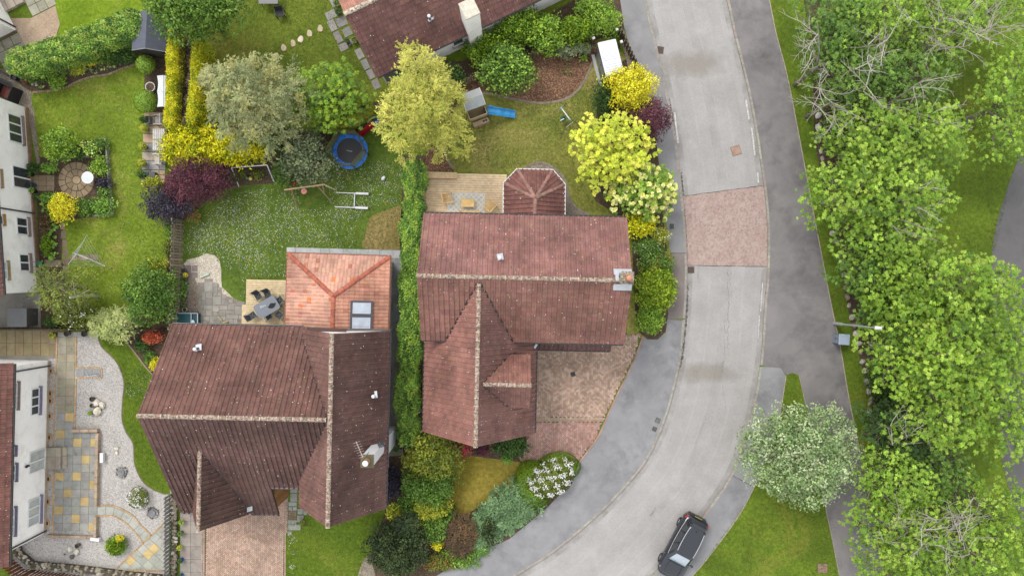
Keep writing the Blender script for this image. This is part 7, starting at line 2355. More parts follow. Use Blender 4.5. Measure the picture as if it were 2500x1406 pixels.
# trampoline
tc = P(853, 368, .8)
t = thing('trampoline', 'round trampoline with black mat, blue padding and olive safety net', 'trampoline', (tc.x, tc.y, 0))
mm = MB(); mm.face([(.86 * math.cos(a), .86 * math.sin(a), .80) for a in np.linspace(0, 2 * math.pi, 41)[:-1]], C(72, 72, 76)); mm.face([(.86 * math.cos(a), .86 * math.sin(a), .785) for a in np.linspace(2 * math.pi, 0, 41)[:-1]], C(50, 50, 52)); mm.build('mat', M['fabric'], t)
for k in range(10):
 a0, a1 = 2 * math.pi * k / 10 + .02, 2 * math.pi * (k + 1) / 10 - .02
 mm = MB()
 rows = []
 for r_, z in ((.84, .80), (.90, .85), (1.12, .86), (1.22, .82), (1.22, .74)):
  rows.append([Vector((r_ * math.cos(a), r_ * math.sin(a), z + random.uniform(-.008, .008))) for a in np.linspace(a0, a1, 8)])
 mm.grid(rows[::-1], jit(C(58, 128, 222), .10)); mm.build('pad', M['fabric'], t)
mm = MB(); rows = [[Vector(((1.2 + .03 * math.cos(b)) * math.cos(a), (1.2 + .03 * math.cos(b)) * math.sin(a), .73 + .03 * math.sin(b))) for b in np.linspace(0, 2 * math.pi, 7)[:-1]] for a in np.linspace(0, 2 * math.pi, 41)]
mm.grid(rows, C(150, 154, 160), closed=True); mm.build('frame', M['metal'], t)
pa = [math.radians(v) for v in (-72, -10, 55, 118, 185, 235)]
for a in pa:
 mm = MB(); mm.tube([(1.2 * math.cos(a), 1.2 * math.sin(a), 0), (1.24 * math.cos(a), 1.24 * math.sin(a), 1.0), (1.22 * math.cos(a), 1.22 * math.sin(a), 2.3)], .025, C(60, 64, 62), 6); mm.build('pole', M['metal'], t)
mm = MB()
rows = []
for z in (.85, 1.6, 2.28):
 r_ = []
 for a, b in zip(pa, pa[1:] + [pa[0] + 2 * math.pi]):
  p, q = Vector((1.22 * math.cos(a), 1.22 * math.sin(a), z)), Vector((1.22 * math.cos(b), 1.22 * math.sin(b), z - .06))
  r_ += [p, p.lerp(q, .5) * (.97 if z > 2 else .99) + Vector((0, 0, -.05 if z > 2 else 0))]
 rows.append(r_)
mm.grid(rows, w, closed=True); mm.build('safety_net', M['net'], t)
mm = MB()
for k in range(9):
 x = -.17 + k * .042
 mm.box((x, -.02 - x * .22 + (.012 if k % 3 == 1 else 0), .803), (.022, .045 if k in (0, 5, 8) else .03, .004), C(214, 214, 214), -.22)
mm.box((0, -.055, .803), (.38, .010, .003), C(190, 190, 190), -.22)
mm.build('lettering', M['plain'], t)

# plastic slides beside it
RED_ = C(176, 36, 46)
sc = P(905, 312, .4)
t = thing('toddler_slide', 'red plastic slide with green side rails and blue platform', 'slide', (sc.x, sc.y, 0), math.radians(28))
mm = MB()
xs = np.linspace(-.95, .35, 9)
zs = [.10, .12, .18, .28, .40, .52, .63, .70, .72]
mm.grid([[Vector((x, s * .2, z + (.12 if abs(s) > .9 else 0))) for s in (-1.15, -1, -.9, .9, 1, 1.15)] for x, z in zip(xs, zs)], RED_); mm.build('chute', M['gloss'], t, smooth=True)
for s in (-1, 1):
 mm = MB(); mm.tube([(0, s * .3, .75), (.25, s * .34, .98), (.6, s * .34, 1.0), (.75, s * .3, .8)], [.05, .07, .07, .05], C(150, 190, 110), 8); mm.build('side_rail', M['gloss'], t, smooth=True)
mm = MB(); mm.box((.55, 0, .66), (.4, .5, .08), C(40, 70, 170), bev=.02); mm.build('platform', M['gloss'], t)
mm = MB()
for k in range(3): mm.box((.8 + .08 * (2 - k), 0, .18 + .2 * k), (.08, .4, .05), C(60, 100, 190))
mm.build('ladder', M['gloss'], t)
mm = MB(); mm.box((.7, -.2, .35), (.06, .06, .7), RED_); mm.box((.7, .2, .35), (.06, .06, .7), RED_); mm.build('leg', M['gloss'], t)
mm = MB(); mm.ball((1.0, -.25, .45), .2, C(150, 190, 120), 10, 6, 0, (.5, 1.2, .5)); mm.build('step_flap', M['gloss'], t, smooth=True)
sc = P(868, 305, .3)
t = thing('toddler_slide', 'small faded green plastic slide beside the red one', 'slide', (sc.x, sc.y, 0), math.radians(25))
mm = MB(); mm.grid([[Vector((x, s * .2, z + (.08 if abs(s) > .9 else 0))) for s in (-1.1, -.95, .95, 1.1)] for x, z in zip(np.linspace(-.4, .3, 6), (.1, .14, .24, .36, .44, .46))], C(160, 160, 116)); mm.build('chute', M['gloss'], t, smooth=True)
mm = MB(); mm.box((.4, 0, .24), (.16, .44, .46), C(60, 120, 110), bev=.03); mm.build('steps', M['gloss'], t)

# football goal
gp_ = [P(565, 410, 1.2), P(652, 403, 1.2)]
fp = [P(583, 455), P(669, 444)]
gb = [P(570, 412, 0), P(655, 405, 0)]
gc = (fp[0] + fp[1]) / 2
t = thing('football_goal', 'white tubular football goal frame on the daisy lawn', 'goal', (gc.x, gc.y, 0))
up_ = [Vector((q.x, q.y, 1.2)) - Vector((gc.x, gc.y, 0)) for q in gp_]
dn_ = [q - gc for q in fp]
mm = MB(); mm.tube(up_, .035, C(232, 234, 236), 8); mm.build('crossbar', M['gloss'], t)
for k in range(2):
 mm = MB(); mm.tube([up_[k], dn_[k]], .04, C(232, 234, 236), 8); mm.build('post', M['gloss'], t)
mm = MB()
for k in range(2): mm.tube([dn_[k], dn_[k] + Vector((-.1, .75, .03))], .02, C(80, 84, 100), 6)
mm.tube([dn_[0] + Vector((-.1, .75, .03)), dn_[1] + Vector((-.1, .75, .03))], .02, C(80, 84, 100), 6)
mm.build('ground_bar', M['gloss'], t)
def ball_thing(name, label, x, y, r, cols, sq=(1, 1, 1), rz=0):
 c = P(x, y)
 o = thing(name, label, 'ball', (c.x, c.y, 0), rz)
 mm = MB()
 n_, m_ = 14, 10
 for i in range(m_):
  t0, t1 = -math.pi / 2 + math.pi * i / m_, -math.pi / 2 + math.pi * (i + 1) / m_
  for k in range(n_):
   f = [(r * sq[0] * math.cos(t_) * math.cos(2 * math.pi * kk_ / n_), r * sq[1] * math.cos(t_) * math.sin(2 * math.pi * kk_ / n_), r * sq[2] + r * sq[2] * math.sin(t_)) for t_, kk_ in ((t0, k), (t0, k + 1), (t1, k + 1), (t1, k))]
   mm.face(f, cols[(k * len(cols) // n_) % len(cols)] if callable(getattr(cols, '__len__', None)) else cols)
 mm.build('skin', M['gloss'], o, smooth=True)
 mm = MB(); mm.ball((0, 0, 2 * r * sq[2] - .01), .015, C(60, 60, 60), 6, 4); mm.build('valve', M['gloss'], o)
 return o
ball_thing('play_ball', 'rainbow striped ball in front of the goal mouth', 613, 437, .14, [C(230, 170, 60), C(70, 160, 200), C(120, 190, 90), C(236, 200, 80)])
ball_thing('football', 'small grey ball beside the rainbow ball', 604, 437, .1, [C(190, 190, 188), C(90, 92, 96)])
ball_thing('rugby_ball', 'white rugby ball on the lawn near the hedge', 937, 436, .13, [C(236, 238, 240), C(226, 228, 232)], (1.35, .95, .95), .9)

# wooden swing frame
t0_, t1_ = P(694, 464, 1.9), P(790, 451, 1.9)
c = (t0_ + t1_) / 2
t = thing('garden_swing', 'rustic wooden swing frame with pink disc seat', 'swing', (c.x, c.y, 0))
lo_ = lambda p: Vector((p.x - c.x, p.y - c.y, p.z))
WOODC = C(164, 146, 112)
mm = MB(); mm.tube([lo_(t0_), lo_(t1_)], .055, WOODC, 8); mm.build('beam', M['wood'], t)
a_, b_ = t0_.lerp(t1_, .18), t0_.lerp(t1_, .84)
for top_, foot in ((a_, P(725, 505)), (a_, P(712, 446)), (b_, P(812, 497)), (b_, P(800, 440))):
 mm = MB(); mm.tube([lo_(top_), lo_(foot)], .042, tuple(q * .85 for q in WOODC), 7); mm.build('leg', M['wood'], t)
m1, m2 = lo_(b_).lerp(lo_(P(812, 497)), .45), lo_(b_).lerp(lo_(P(800, 440)), .45)
mm = MB(); mm.tube([m1, m2], .03, WOODC, 6); mm.build('brace', M['wood'], t)
for k in range(5):
 mm = MB(); q = lo_(t1_) + Vector((.12 + .07 * k, -.05 - .02 * k, -.35 * k)); mm.tube([q + Vector((-.12, .1, 0)), q + Vector((.12, -.1, 0))], .018, C(190, 180, 150), 5); mm.build('ladder_rung', M['wood'], t)
for q_ in (a_, b_):
 mm = MB(); q = lo_(q_); mm.tube([q + Vector((-.03, 0, 0)), q + Vector((.03, 0, 0))], .065, C(226, 120, 70), 8); mm.build('bracket', M['plain'], t)
dq = lo_(P(742, 467, .5)); q = lo_(t0_.lerp(t1_, .5))
mm = MB(); mm.lathe([(0, -.03), (.19, -.02), (.2, .0), (.19, .02), (0, .03)], C(232, 150, 140), 16, dq); mm.build('disc_seat', M['gloss'], t)
mm = MB(); mm.tube([q, dq], .012, C(190, 180, 160), 5); mm.build('rope', M['fabric'], t)
c = P(717, 447, .3)
t = thing('bucket_seat', 'red plastic seat lying behind the wooden swing frame', 'swing seat', (c.x, c.y, 0))
mm = MB(); mm.ball((0, 0, .14), .15, C(196, 20, 30), 10, 6, .08); mm.build('shell', M['gloss'], t, smooth=True)
mm = MB(); mm.tube([(0, 0, .26), (-.1, -.2, .05)], .01, C(190, 180, 160), 5); mm.build('rope', M['fabric'], t)

# rugby posts lying on the grass
c = P(862, 490)
t = thing('rugby_posts', 'white H shaped rugby posts lying flat on the daisy lawn', 'goal', (c.x, c.y, 0), math.radians(-2.4))
for s in (1, -1):
 y = s * PX(17.5)
 mm = MB(); mm.tube([(-1.15, y, .12), (.25, y, .12)], .035, C(230, 232, 234), 8); mm.build('post', M['gloss'], t)
 mm = MB(); mm.tube([(.2, y, .13), (1.05, y, .13)], .085, C(226, 228, 232), 10); mm.build('pad', M['fabric'], t)
 mm = MB(); mm.tube([(1.05, y, .13), (1.16, y, .13)], .06, C(70, 72, 78), 8); mm.build('socket', M['gloss'], t)
mm = MB(); mm.tube([(.12, -PX(17.5), .12), (.12, PX(17.5), .12)], .035, C(230, 232, 234), 8); mm.build('crossbar', M['gloss'], t)

# fallen petals and daisies
def flecks(name, label, n, polypx, clusters, size, cols, spread, z=.02, avoid=()):
 pw = [P(x, y) for x, y in polypx]
 pts = [(p.x, p.y) for p in pw]
 def inside(x, y):
  c_ = False
  for a, b in zip(pts, pts[1:] + pts[:1]):
   if (a[1] > y) != (b[1] > y) and x < (b[0] - a[0]) * (y - a[1]) / (b[1] - a[1]) + a[0]: c_ = not c_
  return c_
 xs_ = [p[0] for p in pts]; ys_ = [p[1] for p in pts]
 cen = []
 while len(cen) < clusters:
  x, y = random.uniform(min(xs_), max(xs_)), random.uniform(min(ys_), max(ys_))
  if inside(x, y) and not any((x - a) ** 2 + (y - b) ** 2 < r * r for a, b, r in avoid): cen.append((x, y, random.uniform(.4, 1.6)))
 wts = [q[2] for q in cen]
 P_, K_ = [], []
 while len(P_) < n:
  cx, cy, s = random.choices(cen, wts)[0]
  x, y = random.gauss(cx, spread * s), random.gauss(cy, spread * s)
  if inside(x, y) and not any((x - a) ** 2 + (y - b) ** 2 < r * r for a, b, r in avoid):
   P_.append((x, y, z + random.random() * .02)); K_.append(random.choice(cols))
 P_ = np.array(P_); m_ = len(P_)
 o = leaf_object(name, P_, np.array([0, 0, 1.0]) + unit(m_) * .3, unit(m_), size * rng.uniform(.6, 1.8, m_), size * rng.uniform(.5, .9, m_), np.array(K_) * rng.uniform(.7, 1.1, (m_, 1)), None, .05)
 o['kind'] = 'stuff'; o['label'] = label; o['category'] = 'petals'
 return o
WH, YE, LI = C(226, 228, 222), C(206, 212, 110), C(170, 172, 214)
av = [(P(765, 475).x, P(765, 475).y, 1.0), (P(935, 570).x, P(935, 570).y, 1.9), (P(560, 700).x, P(560, 700).y, .9)]
flecks('fallen_petals', 'white and yellow petals scattered over the daisy lawn', 4400, [(460, 565), (540, 490), (600, 462), (700, 455), (830, 410), (930, 380), (985, 400), (985, 480), (900, 560), (880, 606), (705, 608), (700, 676), (600, 680), (596, 735), (560, 700), (545, 640), (455, 625)], 230, .062, [WH, WH, YE, YE, LI, C(176, 184, 160), C(206, 190, 150)], .42, avoid=av)
flecks('grass_flecks', 'pale flecks of daisies on the left lawn', 260, [(90, 230), (340, 180), (345, 440), (410, 540), (410, 640), (260, 780), (170, 640), (290, 520), (280, 340)], 50, .05, [WH, YE], .5)
flecks('grass_flecks', 'pale flecks on the green crescent', 160, [(300, 890), (345, 890), (380, 925), (330, 990), (305, 960)], 14, .04, [WH, C(196, 204, 150)], .3)
flecks('roof_leaf_litter', 'pale leaf litter on the small front lawn', 60, [(705, 1240), (740, 1260), (720, 1400), (702, 1400)], 10, .06, [WH], .2)

def grass_blades(name, label, poly, n, cols, z=.02, ln=.09):
 pw = np.array([[P(x, y).x, P(x, y).y] for x, y in poly])
 lo_, hi_ = pw.min(0), pw.max(0)
 q = rng.uniform(lo_, hi_, (int(n * 2.6), 2))
 ins_ = np.zeros(len(q), bool)
 for a, b in zip(pw, np.roll(pw, -1, 0)):
  if a[1] == b[1]: continue
  cr = ((a[1] > q[:, 1]) != (b[1] > q[:, 1])) & (q[:, 0] < (b[0] - a[0]) * (q[:, 1] - a[1]) / (b[1] - a[1]) + a[0])
  ins_ ^= cr
 q = q[ins_][:n]
 m_ = len(q)
 p_ = np.column_stack([q, np.full(m_, z + .01) + rng.random(m_) * .03])
 pl_ = np.array(cols)
 # tufts follow a few slow waves so that the sward is uneven
 t_ = (np.sin(q[:, 0] * .9 + np.sin(q[:, 1] * .7) * 2) + np.sin(q[:, 1] * 1.3 + np.sin(q[:, 0] * .5) * 2) + rng.normal(size=m_) * .9)
 k_ = np.clip(((t_ + 2.6) / 5.2 * len(pl_)).astype(int), 0, len(pl_) - 1)
 o = leaf_object(name, p_, np.array([0, 0, 1.0]) + unit(m_) * .8, unit(m_), ln * rng.uniform(.6, 1.5, m_), .022, pl_[k_] * rng.uniform(.65, 1.35, (m_, 1)), None)
 o['kind'] = 'stuff'; o['label'] = label; o['category'] = 'grass'
G = lambda *q: [C(*v) for v in q]
grass_blades('grass', 'grass blades of the left back lawn', [(82, 228), (220, 192), (345, 168), (346, 445), (410, 545), (405, 700), (240, 790), (170, 690), (165, 545), (285, 525), (270, 335), (130, 385), (95, 390), (75, 262)], 11000, G((92, 112, 28), (112, 130, 38), (130, 144, 48), (158, 150, 80)))
grass_blades('grass', 'grass blades of the daisy lawn', [(452, 548), (520, 480), (600, 456), (740, 440), (900, 370), (985, 400), (985, 605), (705, 607), (700, 680), (600, 682), (597, 738), (545, 660), (520, 616), (455, 630)], 10000, G((62, 88, 30), (78, 104, 38), (94, 116, 46)))
grass_blades('grass', 'grass blades of the dry lawn', [(1095, 410), (1085, 350), (1120, 300), (1180, 232), (1300, 258), (1390, 246), (1440, 185), (1470, 150), (1465, 220), (1440, 300), (1400, 400), (1440, 480), (1500, 525), (1420, 515), (1390, 450), (1340, 398), (1250, 412)], 12000, G((94, 110, 44), (122, 128, 58), (146, 140, 74), (172, 156, 100)))
grass_blades('grass', 'grass blades of the top lawn', [(495, -20), (810, -20), (850, 110), (910, 200), (900, 230), (740, 170), (500, 230)], 9000, G((82, 98, 30), (104, 116, 40), (136, 132, 58)))
grass_blades('grass', 'grass blades of the grass island', [(1922, 920), (1948, 920), (2012, 1230), (2046, 1410), (1690, 1410), (1840, 1196), (1900, 1030)], 9000, G((86, 104, 30), (106, 124, 38), (134, 140, 56)))
grass_blades('grass', 'grass blades of the verge', [(1880, -10), (1976, -10), (1985, 250), (2010, 440), (2060, 660), (2100, 860), (2140, 1080), (2165, 1280), (2200, 1410), (2162, 1410), (2103, 1109), (2032, 748), (1971, 430), (1896, 80)], 8000, G((80, 98, 30), (100, 118, 38), (124, 130, 54)))
grass_blades('grass', 'grass blades of the park lawn', [(2290, 180), (2440, 120), (2470, 420), (2425, 640), (2280, 640), (2270, 520), (2350, 360)], 9000, G((80, 98, 28), (98, 114, 36), (116, 126, 44)))
grass_blades('grass', 'grass blades of the small front lawn', [(702, 1245), (800, 1285), (935, 1245), (895, 1370), (880, 1410), (700, 1410)], 5000, G((82, 108, 26), (102, 126, 34), (140, 146, 60)))
grass_blades('grass', 'grass blades of the green crescent', [(245, 826), (300, 830), (365, 915), (345, 1000), (400, 1150), (402, 1202), (350, 1172), (332, 1130), (328, 1083), (302, 1020), (306, 936), (280, 873)], 4000, G((74, 104, 22), (96, 122, 30), (120, 136, 44)))
# ---- deck with dining set
def deck(label, x0, x1, y0, y1, z, pitch, col, skew=0.0, step=None):
 c = P((x0 + x1) / 2, (y0 + y1) / 2, z)
 o = thing('timber_deck', label, 'deck', (c.x, c.y, 0), skew)
 wd = PX(x1 - x0, z); dp = PX(y1 - y0, z)
 n = int(dp / pitch)
 for k in range(n):
  mm = MB(); mm.box((0, dp / 2 - pitch * (k + .5), z - .02), (wd, pitch - .012, .04), jit(col, .05, .02), bev=.004); mm.build('plank', M['wood'], o)
 mm = MB(); mm.box((0, 0, (z - .04) / 2), (wd - .08, dp - .08, z - .05), tuple(q * .35 for q in col)); mm.build('substructure', M['wood'], o)
 return o
DK = C(222, 200, 160)
d1 = deck('pale timber deck with dining set beside the garden room', 600, 706, 683, 812, .28, .115, DK, math.radians(-1.2))
mm = MB(); q = P(595, 780, .2) - d1.location
mm.box((q.x, q.y, .13), (PX(10), PX(70), .04), DK); mm.build('step', M['wood'], d1)
tcx = P(651, 750, 1.0)
t = thing('dining_table', 'grey rounded dining table on the pale deck', 'table', (tcx.x, tcx.y, .28), math.radians(30))
hx, hy, cr = .80, .50, .18
out_ = []
for sx, sy, a0 in ((1, 1, 0), (-1, 1, 90), (-1, -1, 180), (1, -1, 270)):
 for a in np.linspace(a0, a0 + 90, 6): out_.append((sx * (hx - cr) + cr * math.cos(math.radians(a)), sy * (hy - cr) + cr * math.sin(math.radians(a))))
mm = MB(); mm.prism(out_, .69, .72, C(124, 130, 140), bottom=True, bev=.006); mm.build('tabletop', M['gloss'], t)
for sx, sy in ((1, 1), (1, -1), (-1, 1), (-1, -1)):
 mm = MB(); mm.tube([(sx * .55, sy * .3, .69), (sx * .66, sy * .38, 0)], .02, C(90, 92, 98), 6); mm.build('leg', M['metal'], t)
c = P(664, 746, 1.0)
t = thing('table_cloth', 'crumpled black cloth lying on the grey dining table', 'cloth', (c.x, c.y, 1.002), .5)
mm = MB(); mm.prism([(.28 * math.cos(a) * (1 + .15 * math.sin(5 * a)), .15 * math.sin(a) * (1 + .2 * math.cos(4 * a)) ) for a in np.linspace(0, 6.28, 17)[:-1]], 0, .02, C(50, 50, 54)); mm.build('cloth', M['fabric'], t)
mm = MB()
for k in range(4): mm.tube([(-.2 + .1 * k, -.1, .025), (-.15 + .1 * k, .1, .03)], .012, C(44, 44, 48), 5)
mm.build('fold', M['fabric'], t)
c = P(643, 748, 1.0)
t = thing('parasol_cover', 'white folded cover lying on the grey dining table', 'cloth', (c.x, c.y, 1.002), .25)
for k in range(4):
 mm = MB(); mm.hexa([(-.22, -.10 + .05 * k, 0), (.2, -.03 + .02 * k, 0), (.2, -.01 + .02 * k, 0), (-.22, -.065 + .05 * k, 0), (-.22, -.09 + .05 * k, .02), (.2, -.025 + .02 * k, .025), (.2, -.015 + .02 * k, .025), (-.22, -.075 + .05 * k, .02)], C(214, 216, 220)); mm.build('fold', M['fabric'], t)
CH_ = 'dining chairs round the grey table'
for x, y, a, lb in ((632, 723, 120, 'dining chair at the upper left of the grey table'), (655, 719, 112, 'dining chair at the top of the grey table'), (684, 733, 35, 'dining chair at the right end of the grey table'), (618, 770, 215, 'dining chair at the lower left end of the grey table, pulled out'), (657, 770, 300, 'dining chair tucked under the lower side of the grey table'), (683, 768, 320, 'dining chair at the lower right of the grey table')):
 c = P(x, y, .6)
 t = thing('dining_chair', lb, 'chair', (c.x, c.y, .28), math.radians(a), CH_)
 FRC, SLG = C(150, 146, 138), C(72, 74, 80)
 mm = MB(); mm.box((0, 0, .43), (.44, .44, .025), SLG, bev=.006); mm.build('seat', M['fabric'], t)
 mm = MB(); mm.hexa([(.20, -.21, .46), (.23, -.21, .46), (.23, .21, .46), (.20, .21, .46), (.33, -.21, .92), (.36, -.21, .92), (.36, .21, .92), (.33, .21, .92)], SLG); mm.build('backrest', M['fabric'], t)
 for s in (1, -1):
  mm = MB(); mm.tube([(-.26, s * .25, 0), (-.22, s * .25, .62), (.24, s * .25, .64), (.36, s * .23, .95)], .014, FRC, 6); mm.build('arm_frame', M['metal'], t)
  mm = MB(); mm.tube([(.3, s * .25, 0), (.14, s * .25, .44)], .014, FRC, 6); mm.build('leg', M['metal'], t)
 mm = MB(); mm.tube([(-.21, -.21, .45), (.21, .21, .45)], .008, C(180, 180, 178), 4); mm.tube([(-.21, .21, .45), (.21, -.21, .45)], .008, C(180, 180, 178), 4); mm.build('cross_brace', M['metal'], t)
 mm = MB(); mm.tube([(.36, -.23, .95), (.36, .23, .95)], .014, FRC, 6); mm.build('top_rail', M['metal'], t)

# patio clutter
c = P(456, 779, .5)
t = thing('storage_bench', 'teal plastic garden tub with white rim against the house', 'storage box', (c.x, c.y, 0))
mm = MB(); mm.box((-.18, 0, .25), (.96, .76, .5), C(20, 74, 82)); mm.build('basin', M['gloss'], t)
mm = MB(); mm.box((.5, 0, .22), (.44, .76, .44), C(24, 66, 76)); mm.build('side_basin', M['gloss'], t)
for cx, cy, sx, sy in ((0, .39, 1.46, .05), (0, -.39, 1.46, .05), (.3, 0, .05, .74), (.73, 0, .05, .74), (-.68, 0, .05, .74)):
 mm = MB(); mm.box((cx, cy, .52), (sx, sy, .05), C(186, 204, 212), bev=.01); mm.build('rim', M['gloss'], t)
mm = MB(); mm.ball((.4, -.25, .52), .2, C(190, 204, 214), 12, 6, 0, (.8, 1.1, .25)); mm.build('scoop', M['gloss'], t, smooth=True)
zpots = [(202, 412, 'dark pot at the top of the row by the slatted fence', C(92, 92, 92), .17), (235, 480, 'orange pot with yellow plant by the slatted fence', C(190, 140, 70), .14), (210, 545, 'dark pot with green plant third in the row', C(84, 84, 84), .17), (222, 620, 'dark pot fourth in the row by the fence', C(72, 72, 72), .16),
   (205, 690, 'dark pot fifth in the row by the fence', C(90, 90, 90), .16), (215, 768, 'dark pot sixth in the row beside the copper frame', C(84, 84, 84), .17), (200, 850, 'dark pot seventh in the row beside the copper frame', C(70, 70, 70), .17), (205, 965, 'dark pot eighth in the row above the white pot', C(84, 84, 84), .17), (215, 1045, 'pale pot at the bottom of the row by the teal tub', C(190, 186, 174), .16)]
for i, (zx, zy, lb, cl, r) in enumerate(zpots):
 c = P(420 + zx / 6.697, 600 + zy / 6.697, .2)
 t = thing('plant_pot', lb, 'pot', (c.x, c.y, .015), 0, 'pots along the slatted fence')
 pot(t, 0, 0, 0, r, .3, cl)
 if i not in (0, 8):
  n_ = 60
  leaf_object('plant', np.array([0, 0, .34]) + unit(n_) * np.array([r * 1.0, r * 1.0, .1]), np.array([0, 0, 1.0]) + unit(n_) * .6, unit(n_), .1, .05, colours('yellow' if i == 1 else 'green', n_), t)
c = P(463, 733, .2)
t = thing('pipe_frame', 'copper pink pipe frame standing on the soil by the pots', 'frame', (c.x, c.y, .015), math.radians(4))
COP = C(214, 168, 154)
for s in (1, -1):
 mm = MB(); mm.tube([(s * .26, .52, .1), (s * .26, -.52, .1)], .02, COP, 6); mm.build('side_pipe', M['metal'], t)
for y in (.5, .02, -.34):
 mm = MB(); mm.tube([(-.26, y, .1), (.26, y, .1)], .02, COP, 6); mm.build('cross_pipe', M['metal'], t)
for s in (1, -1):
 for y in (.5, .02, -.34):
  mm = MB(); mm.ball((s * .26, y, .1), .035, C(70, 60, 58), 8, 5); mm.build('joint', M['plain'], t)
c = P(501, 673)
t = thing('rolled_mat', 'pale mint rolled mat lying on the cream gravel', 'mat', (c.x, c.y, .015), math.radians(24))
mm = MB(); mm.tube([(-.32, 0, .07), (.32, 0, .07)], .07, C(196, 214, 196), 12); mm.build('roll', M['fabric'], t)
mm = MB(); mm.tube([(-.1, 0, .07), (-.07, 0, .07)], .074, C(160, 190, 170), 12); mm.tube([(.34, 0, .06), (.5, .05, .03)], .01, C(176, 150, 110), 5); mm.build('strap', M['fabric'], t)
c = P(548, 790, .2)
t = thing('hose_reel', 'green and tan hose reel against the back wall of the house', 'hose reel', (c.x, c.y, .03), .2)
mm = MB(); rows = [[Vector(((.16 + .05 * math.cos(b)) * math.cos(a), .1 * math.sin(b) * .8, .22 + (.16 + .05 * math.cos(b)) * math.sin(a))) for b in np.linspace(0, 6.28, 8)[:-1]] for a in np.linspace(0, 6.28, 17)]; mm.grid(rows, C(90, 160, 130), closed=True); mm.build('hose', M['gloss'], t, smooth=True)
mm = MB(); mm.tube([(-.15, .2, .1), (-.3, .45, .06), (-.42, .55, .04)], .018, C(206, 186, 130), 6); mm.build('hose_end', M['gloss'], t)
mm = MB(); mm.box((0, 0, .05), (.4, .3, .08), C(196, 160, 90)); mm.build('base', M['gloss'], t)
mm = MB(); mm.box((.2, 0, .22), (.03, .06, .36), C(170, 176, 178)); mm.box((-.2, 0, .22), (.03, .06, .36), C(170, 176, 178)); mm.build('stand', M['metal'], t)
c = P(532, 783)
t = thing('concrete_lid', 'round worn concrete lid lying on the flagstones', 'drain lid', (c.x, c.y, .036))
mm = MB(); mm.lathe([(.32, 0), (.32, .03), (0, .035)], C(140, 134, 126), 20); mm.build('lid', M['stone'], t)
mm = MB(); mm.tube([(-.05, 0, .04), (.05, 0, .04)], .01, C(80, 76, 72), 5); mm.build('handle', M['metal'], t)

# ---- deck behind the house by the road
d2 = deck('pale timber deck with rug and lounge set behind the roof', 1040, 1236, 424, 532, .3, .158, C(240, 212, 172), math.radians(-1.2))
q = P(1078, 428, .7)
t = thing('deck_bench', 'built in timber bench box in the deck corner', 'bench', (q.x, q.y, .3), math.radians(-1.2))
for k in range(3):
 mm = MB(); mm.box((0, .14 - .14 * k, .40), (2.05, .135, .04), jit(C(210, 182, 142), .04), bev=.004); mm.build('plank', M['wood'], t)
mm = MB(); mm.box((0, 0, .19), (2.0, .38, .38), C(188, 158, 120)); mm.build('box', M['wood'], t)
c = P(1037, 480, .5)
t = thing('deck_screen', 'low timber edging wall along the deck beside the hedge', 'wall', (c.x, c.y, .1), math.radians(-1.2))
for k in range(4):
 mm = MB(); mm.box((0, 1.3 - .85 * k, .35), (.09, .84, .7), jit(C(196, 166, 130), .05)); mm.build('board', M['wood'], t)
def rug_mat():
 m, nt, b, out = new_mat('trellis_rug')
 tc_ = nt.nodes.new('ShaderNodeTexCoord')
 mp = nt.nodes.new('ShaderNodeMapping'); mp.inputs['Rotation'].default_value = (0, 0, math.radians(45)); mp.inputs['Scale'].default_value = (4.2, 4.2, 4.2)
 nt.links.new(tc_.outputs['Object'], mp.inputs['Vector'])
 br = nt.nodes.new('ShaderNodeTexBrick')
 br.offset = 0.0
 br.inputs['Scale'].default_value = 1.0; br.inputs['Brick Width'].default_value = 1.0; br.inputs['Row Height'].default_value = 1.0; br.inputs['Mortar Size'].default_value = .13
 br.inputs['Color1'].default_value = (*C(206, 200, 204), 1); br.inputs['Color2'].default_value = (*C(218, 210, 198), 1); br.inputs['Mortar'].default_value = (*C(238, 232, 206), 1)
 nt.links.new(mp.outputs[0], br.inputs['Vector'])
 nt.links.new(mix(nt, 1.0, br.outputs[0], ramp(nt, noise(nt, 8, 3), [(.3, .88), (.7, 1.1)]), 'MULTIPLY'), b.inputs['Base Color'])
 b.inputs['Roughness'].default_value = .95
 return m
M['rug'] = rug_mat()
c = P(1138, 500, .31)
t = thing('outdoor_rug', 'pale patterned rug on the deck under the lounge set', 'rug', (c.x, c.y, .302), math.radians(-1.0))
mm = MB(); mm.box((0, 0, .006), (PX(90), PX(58), .012), w); mm.build('pile', M['rug'], t)
for s in (1, -1):
 mm = MB(); mm.box((s * PX(44), 0, .008), (.06, PX(58), .014), C(234, 226, 214)); mm.build('border', M['fabric'], t)
mm = MB(); mm.box((0, PX(28), .0085), (PX(90), .06, .014), C(234, 226, 214)); mm.build('border', M['fabric'], t)
PINE = C(236, 196, 130)
c = P(1142, 496, .7)
t = thing('coffee_table', 'small pine coffee table in the middle of the rug', 'table', (c.x, c.y, .314), math.radians(-1))
mm = MB(); mm.box((0, 0, .37), (.86, .52, .035), PINE, bev=.006); mm.build('tabletop', M['wood'], t)
for sx, sy in ((1, 1), (1, -1), (-1, 1), (-1, -1)):
 mm = MB(); mm.box((sx * .37, sy * .2, .18), (.05, .05, .36), tuple(q_ * .85 for q_ in PINE)); mm.build('leg', M['wood'], t)
